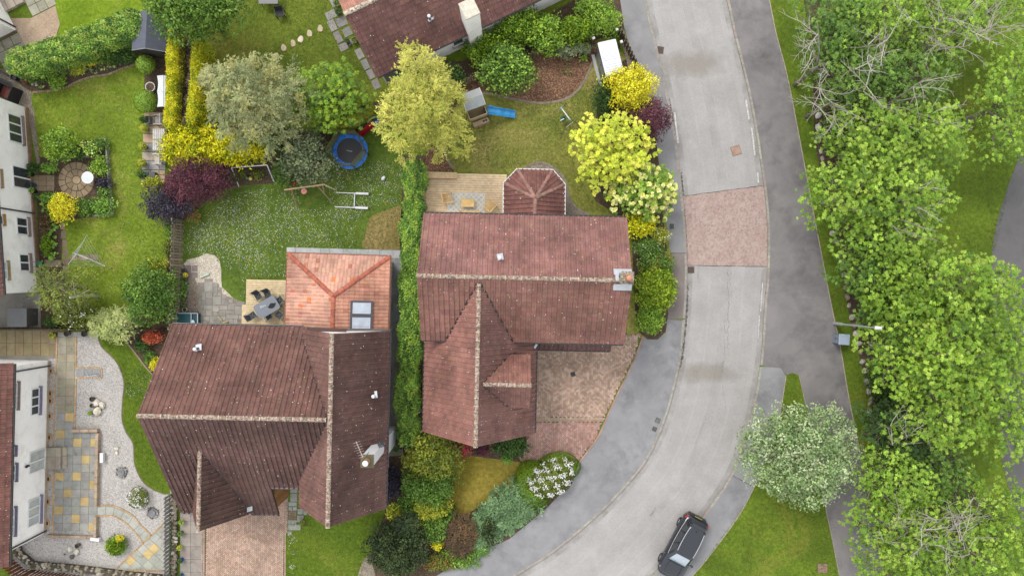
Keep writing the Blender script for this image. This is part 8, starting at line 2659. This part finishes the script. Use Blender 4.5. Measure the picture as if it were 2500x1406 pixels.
def slat_chair(label, x, y, a, wdt=.58, slats=7, name='lounge_chair', cat='chair', z=.302):
 c = P(x, y, .7)
 t = thing(name, label, cat, (c.x, c.y, z), math.radians(a), 'pine lounge seats on the deck')
 for k in range(slats):
  mm = MB(); y_ = -wdt / 2 + wdt * (k + .5) / slats
  mm.box((.05, y_, .36), (.52, wdt / slats * .55, .025), jit(PINE, .06), tilt=Matrix.Rotation(-.1, 3, 'Y')); mm.build('slat', M['wood'], t)
  mm = MB(); mm.box((-.27, y_, .58), (.025, wdt / slats * .55, .42), jit(PINE, .06), tilt=Matrix.Rotation(-.28, 3, 'Y')); mm.build('slat', M['wood'], t)
 mm = MB(); mm.box((-.33, 0, .79), (.05, wdt + .04, .06), PINE); mm.build('top_rail', M['wood'], t)
 for s in (1, -1):
  mm = MB(); mm.box((0, s * (wdt / 2 + .035), .54), (.62, .06, .03), tuple(q_ * .95 for q_ in PINE)); mm.build('armrest', M['wood'], t)
  for x_ in (-.25, .27):
   mm = MB(); mm.box((x_, s * (wdt / 2 + .03), .26), (.045, .045, .52), tuple(q_ * .85 for q_ in PINE)); mm.build('leg', M['wood'], t)
slat_chair('slatted pine armchair at the left end of the rug', 1093, 484, 8)
slat_chair('slatted pine armchair at the right end of the rug, turned', 1196, 503, 138)
slat_chair('slatted pine sofa half hidden by the roof eave', 1146, 524, 90, 1.25, 13, 'lounge_sofa', 'sofa')

# ---- playhouse, slide and swing
c = P(1155, 247, 1.6)
t = thing('playhouse', 'wooden playhouse with grey felt roof and blue slide', 'playhouse', (c.x, c.y, 0), math.radians(20))
FELT = C(164, 170, 172)
zr_, ze_, hl_, hs_ = 2.35, 1.95, .66, .58
for s in (1, -1):
 mm = MB(); mm.hexa([(-hl_, 0, zr_ - .03), (hl_, 0, zr_ - .03), (hl_, s * hs_, ze_ - .03), (-hl_, s * hs_, ze_ - .03), (-hl_, 0, zr_), (hl_, 0, zr_), (hl_, s * hs_, ze_), (-hl_, s * hs_, ze_)], FELT if s < 0 else C(160, 164, 164)); mm.build('roof_panel', M['fabric'], t)
for s in (1, -1):
 mm = MB(); mm.tube([(s * hl_, -hs_, ze_), (s * hl_, 0, zr_), (s * hl_, hs_, ze_)], .022, C(226, 228, 228), 5); mm.build('bargeboard', M['plain'], t)
for sx in (1, -1):
 for sy in (1, -1):
  mm = MB(); mm.box((sx * .55, sy * .5, .98), (.07, .07, 1.96), C(150, 126, 96)); mm.build('post', M['wood'], t)
mm = MB(); mm.box((0, -.25, .8), (1.2, 1.6, .06), C(120, 106, 72)); mm.build('platform', M['wood'], t)
for x_, y_, sx, sy in ((0, -1.02, 1.2, .05), (-.6, -.4, .05, 1.2), (.6, -.75, .05, .5)):
 for z_ in (.95, 1.15, 1.35):
  mm = MB(); mm.box((x_, y_, z_), (sx, sy, .13), jit(C(172, 152, 122), .08)); mm.build('board', M['wood'], t)
mm = MB(); mm.box((.05, -1.25, .62), (1.1, .3, .06), C(176, 156, 126)); mm.build('counter', M['wood'], t)
for k in (.25, .42):
 mm = MB(); mm.lathe([(.07, 0), (.07, .02), (0, .022)], C(56, 52, 50), 12, (k, -1.25, .65)); mm.build('hob', M['plain'], t)
mm = MB(); mm.box((.05, -1.38, .32), (1.1, .04, .6), C(168, 144, 112)); mm.build('play_kitchen_front', M['wood'], t)
a_, b_ = P(1190, 271, .9), P(1258, 280, .1)
t = thing('garden_slide', 'bright blue wavy plastic slide beside the playhouse', 'slide', (a_.x, a_.y, 0), math.atan2(b_.y - a_.y, b_.x - a_.x))
L_ = math.hypot(b_.x - a_.x, b_.y - a_.y)
BLU = C(52, 146, 206)
mm = MB()
xs = np.linspace(0, L_, 15)
zs = [.92 - .02 * 0] * 3 + [.9 - .72 * (i / 9) - .05 * math.sin(i * 1.4) for i in range(0, 10)] + [.13, .12]
mm.grid([[Vector((x, y_, z + h_)) for y_, h_ in ((-.27, .10), (-.25, .14), (-.21, .12), (-.19, .0), (.19, .0), (.21, .12), (.25, .14), (.27, .10))] for x, z in zip(xs, zs)], BLU); mm.build('chute', M['gloss'], t, smooth=True)
mm = MB(); mm.tube([(0, .26, 1.05), (.1, .28, 1.2), (.35, .28, 1.1)], .03, BLU, 7); mm.tube([(0, -.26, 1.05), (.1, -.28, 1.2), (.35, -.28, 1.1)], .03, BLU, 7); mm.build('handrail', M['gloss'], t, smooth=True)
mm = MB()
for s in (1, -1): mm.box((.06, s * .2, .45), (.06, .06, .9), C(44, 120, 180))
mm.build('leg', M['gloss'], t)
# baby swing
A_, B_ = P(1371, 265, 1.15), P(1391, 292, 1.15)
c = (A_ + B_) / 2
t = thing('baby_swing', 'small A frame swing with green bucket seat on the dry lawn', 'swing', (c.x, c.y, 0))
lo2 = lambda p: Vector((p.x - c.x, p.y - c.y, p.z))
mm = MB(); mm.tube([lo2(A_), lo2(B_)], .04, C(226, 228, 222), 8); mm.build('crossbar', M['gloss'], t)
for q in (A_, B_):
 mm = MB(); e = (lo2(B_) - lo2(A_)).normalized() * .07; mm.tube([lo2(q) - e, lo2(q) + e], .05, C(110, 196, 196), 8); mm.build('joint_cap', M['gloss'], t)
for top_, ft in ((A_, P(1335, 292)), (A_, P(1384, 252)), (B_, P(1368, 338)), (B_, P(1413, 303))):
 md = lo2(top_).lerp(lo2(ft), .5)
 mm = MB(); mm.tube([lo2(top_), lo2(ft)], .022, C(140, 132, 104), 6); mm.build('leg', M['metal'], t)
for a1, a2 in ((P(1335, 292), P(1384, 252)), (P(1368, 338), P(1413, 303))):
 tp = A_ if a1.y > P(0, 320).y else B_
 mm = MB(); mm.tube([lo2(tp).lerp(lo2(a1), .45), lo2(tp).lerp(lo2(a2), .45)], .018, C(214, 210, 196), 6); mm.build('brace', M['gloss'], t)
sq_ = lo2(P(1375, 290, .45))
mm = MB(); mm.box(sq_ + Vector((0, 0, .0)), (.3, .28, .06), C(34, 84, 84), .5, bev=.02); mm.box(sq_ + Vector((-.08, -.12, .12)), (.28, .05, .22), C(220, 236, 236), .5); mm.box(sq_ + Vector((.08, .12, .12)), (.28, .05, .22), C(40, 100, 100), .5); mm.build('bucket_seat', M['gloss'], t)
mm = MB(); mm.tube([lo2(A_).lerp(lo2(B_), .3), sq_ + Vector((.05, .1, .2))], .01, C(60, 110, 110), 5); mm.tube([lo2(A_).lerp(lo2(B_), .7), sq_ + Vector((.1, -.1, .2))], .01, C(60, 110, 110), 5); mm.build('rope', M['fabric'], t)

# ---- metal shed
c = P(1491, 141, 1.95)
t = thing('metal_shed', 'silver metal shed with ribbed roof near the roadside fence', 'shed', (c.x, c.y, 0), math.radians(14))
sx_, sy_ = 1.12, 2.18
mm = MB()
for x0, y0, x1, y1 in ((-sx_ / 2, -sy_ / 2, sx_ / 2, -sy_ / 2), (sx_ / 2, -sy_ / 2, sx_ / 2, sy_ / 2), (sx_ / 2, sy_ / 2, -sx_ / 2, sy_ / 2), (-sx_ / 2, sy_ / 2, -sx_ / 2, -sy_ / 2)):
 mm.face([(x0 * .93, y0 * .95, 0), (x1 * .93, y1 * .95, 0), (x1 * .93, y1 * .95, 1.85), (x0 * .93, y0 * .95, 1.85)], C(136, 142, 140))
mm.build('wall', M['metal'], t)
mm = MB(); mm.box((-.53, -.35, .9), (.03, .8, 1.7), C(118, 126, 124)); dd_ = mm.build('door', M['metal'], t)
mm = MB(); mm.box((-.555, -.05, .95), (.03, .05, .08), C(36, 36, 38)); mm.build('handle', M['metal'], dd_)
for k in range(14):
 y_ = -sy_ / 2 + sy_ * (k + .5) / 14
 mm = MB(); hw_ = sy_ / 28
 mm.grid([[Vector((x_, y_ - hw_, z_)), Vector((x_, y_ - hw_ * .5, z_ + .03)), Vector((x_, y_ + hw_ * .7, z_ + .03)), Vector((x_, y_ + hw_, z_))] for x_, z_ in ((-sx_ / 2, 1.98), (sx_ / 2, 1.88))][::-1], jit(C(226, 228, 236), .07, .02)); mm.build('roof_sheet', M['plain'], t)
for a, b, z_ in (((-sx_ / 2 - .02, -sy_ / 2), (-sx_ / 2 - .02, sy_ / 2), 1.99), ((sx_ / 2 + .02, -sy_ / 2), (sx_ / 2 + .02, sy_ / 2), 1.9)):
 mm = MB(); mm.tube([(*a, z_), (*b, z_)], .035, C(232, 234, 238), 6); mm.build('roof_edge', M['plain'], t)
for y_ in (-sy_ / 2, sy_ / 2):
 mm = MB(); mm.tube([(-sx_ / 2, y_, 1.98), (sx_ / 2, y_, 1.89)], .03, C(228, 230, 236), 6); mm.build('roof_edge', M['plain'], t)
mm = MB(); mm.box((-.72, -.1, .03), (.2, 2.2, .06), C(186, 190, 188)); mm.build('floor_rail', M['metal'], t)

# ---- felt-roofed shed, top left
c = P(360, 74, 2.3)
t = thing('garden_shed', 'small garden shed with charcoal felt gable roof by the hedge', 'shed', (c.x, c.y, 0), math.radians(-3))
FEL = C(84, 88, 98)
for s, cl in ((-1, C(96, 100, 112)), (1, C(78, 82, 92))):  # left panel lighter: reflected light put into the felt colour
 mm = MB(); mm.hexa([(0, -1.2, 2.42), (0, 1.2, 2.42), (s * 1.15, 1.2, 1.88), (s * 1.15, -1.2, 1.88), (0, -1.2, 2.46), (0, 1.2, 2.46), (s * 1.15, 1.2, 1.92), (s * 1.15, -1.2, 1.92)], cl); mm.build('roof_panel', M['fabric'], t)
mm = MB()
for x0, y0, x1, y1 in ((-.98, -1.08, .98, -1.08), (.98, -1.08, .98, 1.08), (.98, 1.08, -.98, 1.08), (-.98, 1.08, -.98, -1.08)):
 f = [(x0, y0, 0), (x1, y1, 0), (x1, y1, 1.9), (x0, y0, 1.9)]
 if abs(y0 - y1) < .1: f.insert(3, (0, y0, 2.38))
 mm.face(f, C(60, 58, 58))
mm.build('wall', M['wood'], t)
for s in (-1, 1):
 mm = MB(); mm.tube([(s * 1.16, -1.22, 1.88), (0, -1.22, 2.44)], .03, C(150, 152, 158), 5); mm.build('bargeboard', M['plain'], t)
mm = MB(); mm.box((.2, -1.1, .9), (.8, .04, 1.8), C(70, 64, 60)); dd_ = mm.build('door', M['wood'], t)
mm = MB(); mm.box((.5, -1.13, .95), (.06, .03, .12), C(140, 140, 140)); mm.build('handle', M['metal'], dd_)

# ---- left garden furniture
c = P(398, 223, 1.75)
t = thing('canopy_swing', 'garden swing seat with pale fabric canopy by the golden hedge', 'swing seat', (c.x, c.y, 0))
mm = MB()
rows = []
for y_ in np.linspace(-1.0, 1.0, 9):
 k_ = .05 * math.sin(math.pi * abs(y_) * 1.0)
 rows.append([Vector((x_ * (.42 - .07 * math.sin(math.pi * abs(y_))), y_, 1.78 - .1 * (x_ ** 2))) for x_ in (-1, -.5, 0, .5, 1)])
mm.grid(rows[::-1], C(210, 214, 214)); mm.build('canopy', M['fabric'], t, smooth=True)
mm = MB()
for y_ in (-1.0, 0, 1.0): mm.tube([(-.4, y_, 1.7), (0, y_, 1.8), (.4, y_, 1.7)], .018, C(230, 232, 232), 6)
mm.tube([(0, -1, 1.8), (0, 1, 1.8)], .018, C(230, 232, 232), 6); mm.build('canopy_rib', M['metal'], t)
for s in (1, -1):
 mm = MB(); mm.tube([(-.5, s * .98, 0), (0, s * .98, 1.72), (.5, s * .98, 0)], .025, C(180, 182, 182), 6); mm.build('leg', M['metal'], t)
mm = MB(); mm.box((0, 0, .5), (.5, 1.5, .08), C(180, 182, 176), bev=.02); mm.build('seat', M['fabric'], t)
c = P(367, 213, .3)
t = thing('round_planter', 'white rimmed round planter on the soil bed', 'planter', (c.x, c.y, .015))
mm = MB(); mm.lathe([(.24, 0), (.30, .28), (.33, .30), (.33, .33), (.29, .33), (.27, .25)], C(224, 222, 216), 22); mm.disc((0, 0, .25), .28, C(96, 78, 60), 22); mm.build('pot', M['plain'], t)
n_ = 50; leaf_object('plant', np.array([0, 0, .3]) + unit(n_) * np.array([.2, .2, .05]), np.array([0, 0, 1.0]) + unit(n_) * .6, unit(n_), .12, .03, colours('brown', n_), t)
def armchair(label, x, y, a, col):
 c = P(x, y, .5)
 t = thing('garden_armchair', label, 'chair', (c.x, c.y, .034), math.radians(a))
 for k in range(7):
  mm = MB(); mm.box((0, -.24 + .08 * k, .42), (.5, .055, .025), jit(col, .07)); mm.build('slat', M['wood'], t)
 for s in (1, -1):
  mm = MB(); mm.box((0, s * .31, .62), (.6, .07, .035), jit(col, .05)); mm.build('armrest', M['wood'], t)
  for x_ in (-.26, .26):
   mm = MB(); mm.box((x_, s * .3, .3), (.055, .055, .6), tuple(q * .85 for q in col)); mm.build('leg', M['wood'], t)
 for k in range(6):
  mm = MB(); mm.box((.30, -.25 + .1 * k, .68), (.025, .05, .45), jit(col, .07)); mm.build('back_slat', M['wood'], t)
 mm = MB(); mm.box((.30, 0, .92), (.05, .66, .06), col); mm.build('top_rail', M['wood'], t)
armchair('weathered slatted armchair at the top of the terrace', 388, 293, 0, C(168, 164, 156))
armchair('weathered slatted armchair half under the golden conifer', 386, 389, 0, C(196, 190, 176))
c = P(390, 342, .6)
t = thing('garden_table', 'pale weathered slatted table between the two armchairs', 'table', (c.x, c.y, .034))
for k in range(2):
 for j in range(6):
  mm = MB(); mm.box((-.34 + .13 * j, .37 - .74 * k, .7), (.115, .68, .025), jit(C(192, 190, 184), .05)); mm.build('slat', M['wood'], t)
mm = MB(); mm.box((0, 0, .66), (.82, 1.4, .05), C(150, 146, 138)); mm.build('apron', M['wood'], t)
for sx in (1, -1):
 for sy in (1, -1):
  mm = MB(); mm.box((sx * .33, sy * .6, .33), (.06, .06, .66), C(150, 146, 138)); mm.build('leg', M['wood'], t)
for y_, lb in ((293, 'grey trough planter beside the upper armchair'), (430, 'grey trough planter at the bottom of the terrace')):
 c = P(362 if y_ < 400 else 357, y_, .3)
 t = thing('trough_planter', lb, 'planter', (c.x, c.y, .034))
 mm = MB()
 for x_, yy_, sx, sy in ((-.12, 0, .03, .46), (.12, 0, .03, .46), (0, .22, .24, .03), (0, -.22, .24, .03)): mm.box((x_, yy_, .2), (sx, sy, .4), C(140, 142, 146))
 mm.build('side', M['stone'], t)
 mm = MB(); mm.box((0, 0, .17), (.22, .42, .3), C(70, 58, 48)); mm.build('soil', M['bark'], t)
c = P(372, 430, .3)
t = thing('storage_box', 'black square box at the bottom of the terrace', 'box', (c.x, c.y, .034))
mm = MB(); mm.box((0, 0, .16), (.4, .5, .32), C(48, 50, 54), bev=.02); mm.build('body', M['gloss'], t)
mm = MB(); mm.box((0, 0, .34), (.43, .53, .04), C(60, 62, 66), bev=.012); mm.build('lid', M['gloss'], t)
c = P(214, 434, .72)
t = thing('round_table', 'round white glass garden table on the circular patio', 'table', (c.x, c.y, .035))
mm = MB(); mm.lathe([(.38, .68), (.40, .69), (.40, .715), (0, .72)], C(206, 212, 214), 28); mm.build('tabletop', M['gloss'], t)
mm = MB(); rows = [[Vector(((.39 + .015 * math.cos(b)) * math.cos(a), (.39 + .015 * math.cos(b)) * math.sin(a), .71 + .015 * math.sin(b))) for b in np.linspace(0, 6.28, 7)[:-1]] for a in np.linspace(0, 2 * math.pi, 29)]; mm.grid(rows, C(232, 234, 234), closed=True); mm.build('rim', M['gloss'], t)
for k in range(3):
 a = 2 * math.pi * k / 3; mm = MB(); mm.tube([(.05 * math.cos(a), .05 * math.sin(a), .68), (.3 * math.cos(a), .3 * math.sin(a), 0)], .016, C(220, 222, 222), 6); mm.build('leg', M['metal'], t)
# raised bed edging
t = thing('raised_bed_edge', 'grey edging boards around the raised bed', 'edging', P(272, 440))
for ln_ in ([(258, 340), (264, 342)], [(264, 342), (270, 440)], [(270, 440), (279, 522)], [(150, 386), (226, 384)], [(232, 528), (279, 524)]):
 pp = [P(x, y) - t.location for x, y in ln_]
 mm = MB(); q = (pp[0] + pp[1]) / 2; mm.box((q.x, q.y, .16), ((pp[1] - pp[0]).length, .09, .32), C(140, 142, 142), math.atan2(pp[1].y - pp[0].y, pp[1].x - pp[0].x)); mm.build('board', M['stone'], t)

def dryer(label, x, y, h, ends, col=C(206, 212, 216), lines=True, name='rotary_dryer'):
 c = P(x, y, 0)
 t = thing(name, label, 'clothes dryer', (c.x, c.y, 0))
 mm = MB(); mm.lathe([(.028, 0), (.024, h), (0, h + .01)], col, 8); mm.build('pole', M['metal'], t)
 mm = MB(); mm.lathe([(.05, h - .5), (.05, h - .4)], col, 8); mm.build('hub', M['metal'], t)
 E = []
 for ex, ey in ends:
  q = P(ex, ey, h); q = Vector((q.x - c.x, q.y - c.y, h)); E.append(q)
  mm = MB(); mm.tube([(0, 0, h - .45), q], .016, col, 6); mm.build('arm', M['metal'], t)
  mm = MB(); mm.tube([(0, 0, h - .05), q * .42 + Vector((0, 0, (h - .27) * .58))], .010, col, 5); mm.build('stay', M['metal'], t)
 if lines:
  for k in range(1, 6):
   f = .3 + .14 * k
   for a, b in zip(E, E[1:] + E[:1]):
    mm = MB(); mm.tube([Vector((a.x * f, a.y * f, h - .45 + .45 * f)), Vector((b.x * f, b.y * f, h - .45 + .45 * f))], .004, C(190, 196, 196), 4); mm.build('line', M['fabric'], t)
 return t
dryer('open rotary clothes dryer with three arms on the left lawn', 217, 621, 1.75, ((212, 574), (166, 646), (257, 650)))
dryer('small rotary dryer on the gravel beside the slab landing', 240, 912, 1.5, ((266, 913), (238, 955), (200, 893)), C(170, 176, 196))
# things by the left houses
c = P(94, 645, .4)
t = thing('garden_cart', 'green garden kneeler cart beside the white house wall', 'cart', (c.x, c.y, .02), .08)
mm = MB(); mm.box((.1, 0, .42), (.3, .32, .12), C(40, 140, 96), bev=.03); mm.build('tray', M['gloss'], t)
mm = MB()
for s in (1, -1): mm.tube([(.25, s * .17, 0), (.22, s * .17, .45), (-.28, s * .17, .6)], .014, C(120, 128, 126), 6)
mm.tube([(-.28, -.17, .6), (-.28, .17, .6)], .014, C(120, 128, 126), 6); mm.build('frame', M['metal'], t)
c = P(42, 775, 1.2)
t = thing('garden_store', 'flat grey topped garden store behind the dark fence', 'shed', (c.x, c.y, .012))
mm = MB(); mm.box((0, 0, .58), (1.15, 1.1, 1.16), C(84, 80, 76)); mm.build('body', M['wood'], t)
mm = MB(); mm.box((0, 0, 1.2), (1.28, 1.24, .06), C(106, 108, 108), bev=.015); mm.build('lid', M['plain'], t)
c = P(76, 771, .3)
t = thing('watering_can', 'bright blue watering can beside the grey garden store', 'watering can', (c.x, c.y, .012), .5)
mm = MB(); mm.lathe([(.14, 0), (.15, .26), (.08, .3)], C(50, 140, 206), 12); mm.build('body', M['gloss'], t)
mm = MB(); mm.tube([(.13, 0, .08), (.34, 0, .34)], [.03, .022], C(50, 140, 206), 8); mm.build('spout', M['gloss'], t)
mm = MB(); mm.tube([(-.13, 0, .1), (-.24, 0, .24), (-.05, 0, .38), (.08, 0, .3)], .016, C(40, 120, 190), 6); mm.build('handle', M['gloss'], t)
c = P(62, 742, .6)
t = thing('plant_arch', 'thin metal hoop arch in the yard beside the white house', 'arch', (c.x, c.y, .012), .15)
for s in (1, -1):
 mm = MB(); mm.tube([(s * .18, -.5, 0), (s * .18, -.4, .9), (s * .18, 0, 1.3), (s * .18, .4, .9), (s * .18, .5, 0)], .012, C(130, 134, 134), 6); mm.build('hoop', M['metal'], t)
mm = MB()
for y_, z_ in ((-.4, .9), (0, 1.3), (.4, .9)): mm.tube([(-.18, y_, z_), (.18, y_, z_)], .01, C(130, 134, 134), 5)
mm.build('rung', M['metal'], t)
c = P(8, 222, 1.0)
t = thing('log_store', 'black open topped store beside the white house corner', 'shed', (c.x, c.y, .012), math.radians(-22))
for x_, y_, sx, sy in ((-.5, 0, .06, .9), (.5, 0, .06, .9), (0, .45, 1.0, .06), (0, -.45, 1.0, .06)):
 mm = MB(); mm.box((x_, y_, .55), (sx, sy, 1.1), C(44, 42, 44)); mm.build('side', M['wood'], t)
mm = MB(); mm.box((0, 0, .3), (.9, .8, .5), C(120, 70, 60)); mm.build('contents', M['rock'], t)
mm = MB(); mm.box((-.1, .55, 1.05), (1.0, .35, .04), C(50, 48, 50), tilt=Matrix.Rotation(.5, 3, 'X')); mm.build('lid', M['plain'], t)
fence('grey striped screen at the house end of the long hedge', [(-6, 168), (22, 186)], 1.2, .1, .05, C(130, 128, 122), name='slat_screen', cat='screen')
def small_pot(label, x, y, r, h, col, plantp=None, group=None, z=.0, mat='plain', name='plant_pot'):
 c = P(x, y, h)
 t = thing(name, label, 'pot', (c.x, c.y, z), 0, group)
 pot(t, 0, 0, 0, r, h, col, mat)
 if plantp:
  n_ = 90
  leaf_object('plant', np.array([0, 0, h + .08]) + unit(n_) * np.array([r * .95, r * .95, .12]), np.array([0, 0, 1.0]) + unit(n_) * .6, unit(n_), .10, .05, colours(plantp, n_), t)
 return t
small_pot('dark blue pot at the house end of the long hedge', 33, 189, .2, .35, C(44, 52, 74))
small_pot('terracotta pot beside the dark blue pot', 60, 196, .2, .3, C(140, 80, 54), 'brown')
small_pot('black pot with plant at the top of the french doors', 72, 425, .19, .35, C(40, 42, 42), 'green', z=.03)
small_pot('black pot with plant below the french doors', 79, 465, .19, .35, C(40, 42, 42), 'lime', z=.03)
small_pot('teal glazed pot beside the french doors', 80, 451, .16, .3, C(40, 92, 112), z=.03)
small_pot('black pot by the wall under the steps', 89, 480, .17, .3, C(46, 48, 48), 'deep')
small_pot('yellow green potted plant at the end of the tan slabs', 130, 818, .22, .25, C(90, 84, 74), 'yelgreen', z=.03)
small_pot('dark stone pot on the gravel at the top fence', 163, 814, .2, .25, C(92, 88, 84))
small_pot('round dark pot on the gravel beside the crescent lawn', 205, 815, .19, .22, C(80, 78, 74))
small_pot('black pot above the pale rocks on the gravel', 224, 974, .15, .26, C(56, 58, 62))
small_pot('grey pot with white stone beside the pale rocks', 224, 990, .14, .24, C(104, 102, 100))
small_pot('pot with green moss below the pale rocks', 220, 1008, .13, .22, C(90, 88, 84), 'lime')
for i, (x, y, r, lb) in enumerate(((237, 982, 10, 'pale angular rock next to the black pot'), (251, 988, 9, 'yellowish rock right of the grey pot'), (240, 1002, 10, 'flat pale rock next to the mossy pot'), (285, 1094, 6, 'upper white stone standing on the gravel'), (286, 1104, 5, 'lower white stone standing on the gravel'),
         (172, 1340, 7, 'cream rock on the gravel near the rubble wall'), (189, 1346, 7, 'white oblong rock beside the cream rock'), (177, 1358, 6, 'dark rock below the cream rock'), (159, 1352, 3, 'tiny dark stone left of the cream rock'))):
 c = P(x, y)
 tag(rock_mesh(PX(r) * .95, C(216, 208, 190) if 'dark' not in lb else C(110, 104, 96), 300 + i, (1.15, .9, .7)).build('garden_rock', M['rock'], None, (c.x, c.y, 0)), lb, 'rock', 'ornamental rocks on the gravel')
small_pot('dark urn beside the cream rock on the gravel', 188, 1332, .15, .28, C(96, 90, 82))
def stone_ring(label, x, y, r, n):
 c = P(x, y)
 t = thing('stone_ring', label, 'ornament', (c.x, c.y, .006))
 mm = MB(); mm.lathe([(r * .55, 0), (r * .6, .1), (r * .5, .12), (0, .1)], C(128, 128, 132), 14); mm.build('basin', M['stone'], t)
 for k in range(n):
  a = 2 * math.pi * k / n + random.uniform(-.1, .1); q = r * random.uniform(.8, 1.1)
  rock_mesh(.07 * random.uniform(.7, 1.2), random.choice((C(120, 118, 114), C(160, 158, 150), C(96, 94, 92))), 400 + k).build('stone', M['rock'], t, (q * math.cos(a), q * math.sin(a), 0))
stone_ring('ring of dark stones round a small basin on the gravel', 298, 1152, .36, 22)
stone_ring('ring of stones round a grey disc beside the white heather', 373, 1251, .38, 24)
for x, y, sx, sy, a, lb in ((248, 1117, 6, 22, 0, 'white trough on the low wall of the sunken patio'), (232, 1316, 20, 6, -8, 'white trough at the bottom corner of the sunken patio')):
 c = P(x, y, .3)
 t = thing('white_trough', lb, 'planter', (c.x, c.y, .0), math.radians(a))
 mm = MB(); mm.box((0, 0, .2), (PX(sx), PX(sy), .26), C(232, 232, 228), bev=.02); mm.build('body', M['plain'], t)
 mm = MB(); mm.box((0, 0, .335), (PX(sx) + .04, PX(sy) + .04, .03), C(240, 240, 238), bev=.008); mm.build('rim', M['plain'], t)
for i, y in enumerate((905, 960, 978, 1015, 1067, 1168, 1223, 1276)):
 c = P(126.5 - (y - 880) * .0235, y)
 t = thing('air_brick', 'tan air vent surround on the wall strip, %s from the top' % ordinal(i + 1), 'vent', (c.x, c.y, .02), math.radians(-1.3), 'air vents along the white house')
 for x_, y_, sx, sy in ((0, .17, .22, .09), (0, -.17, .22, .09), (.1, 0, .08, .25)):
  mm = MB(); mm.box((x_, y_, .04), (sx, sy, .08), jit(C(190, 156, 116), .08), bev=.008); mm.build('brick', M['brick'], t)
 mm = MB(); mm.box((-.02, 0, .03), (.1, .2, .05), C(80, 60, 46)); mm.build('grille', M['plain'], t)
for zx, zy, cl, pl, lb in ((1325, 580, C(196, 190, 150), 'lime', 'cream pot first from the roof by the drive slabs'), (1310, 755, C(120, 100, 80), 'green', 'brown pot with fern second from the roof'), (1300, 970, C(176, 180, 90), 'yelgreen', 'lime glazed pot third from the roof'), (1312, 1165, C(40, 80, 170), 'deep', 'cobalt blue pot fourth from the roof'), (1310, 1400, C(50, 90, 170), 'deep', 'cobalt blue pot at the bottom edge')):
 small_pot(lb, 230 + zx / 6.22, 1180 + zy / 6.22, .16, .28, cl, pl, 'pots beside the drive slabs')
for x, y, r, cl, pl, lb in ((848, 101, .15, C(70, 80, 70), 'deep', 'small dark pot beside the bungalow gable'), (865, 98, .2, C(200, 196, 160), 'olive', 'cream rimmed pot beside the bungalow gable'), (826, 30, .2, C(60, 70, 60), 'deep', 'dark pot at the bungalow corner by the upper slabs'), (822, 8, .22, C(176, 170, 150), 'green', 'pale pot at the top of the bungalow corner'),
       (973, 1078, .2, C(150, 96, 64), 'brown', 'terracotta pot beside the tall white chimney'), (967, 1096, .22, C(150, 160, 110), 'green', 'pale green hoop pot below the terracotta pot'), (978, 1092, .12, C(40, 70, 160), None, 'small blue pot beside the terracotta pot'), (737, 1275, .17, C(186, 160, 120), 'olive', 'straw coloured pot on the entrance path')):
 small_pot(lb, x, y, r, .3, cl, pl)
c = P(683, 33, .5)
t = thing('garden_chair', 'black garden chair on the top lawn', 'chair', (c.x, c.y, .01), math.radians(100))
mm = MB(); mm.box((0, 0, .42), (.46, .5, .04), C(64, 64, 66), bev=.01); mm.build('seat', M['fabric'], t)
mm = MB(); mm.hexa([(.22, -.25, .44), (.26, -.25, .44), (.26, .25, .44), (.22, .25, .44), (.32, -.25, .86), (.35, -.25, .86), (.35, .25, .86), (.32, .25, .86)], C(56, 56, 58)); mm.build('backrest', M['fabric'], t)
for s in (1, -1):
 mm = MB(); mm.box((.02, s * .28, .62), (.5, .05, .03), C(44, 44, 46)); mm.build('armrest', M['plain'], t)
 for x_ in (-.2, .22):
  mm = MB(); mm.box((x_, s * .27, .3), (.04, .04, .6), C(44, 44, 46)); mm.build('leg', M['plain'], t)
c = P(655, -4, .7)
t = thing('garden_table', 'dark garden table cut off by the top edge', 'table', (c.x, c.y, .01))
mm = MB(); mm.box((0, 0, .7), (1.3, .8, .04), C(70, 72, 76), bev=.01); mm.build('tabletop', M['gloss'], t)
for sx in (1, -1):
 for sy in (1, -1):
  mm = MB(); mm.tube([(sx * .5, sy * .3, .68), (sx * .56, sy * .34, 0)], .02, C(50, 50, 52), 6); mm.build('leg', M['metal'], t)
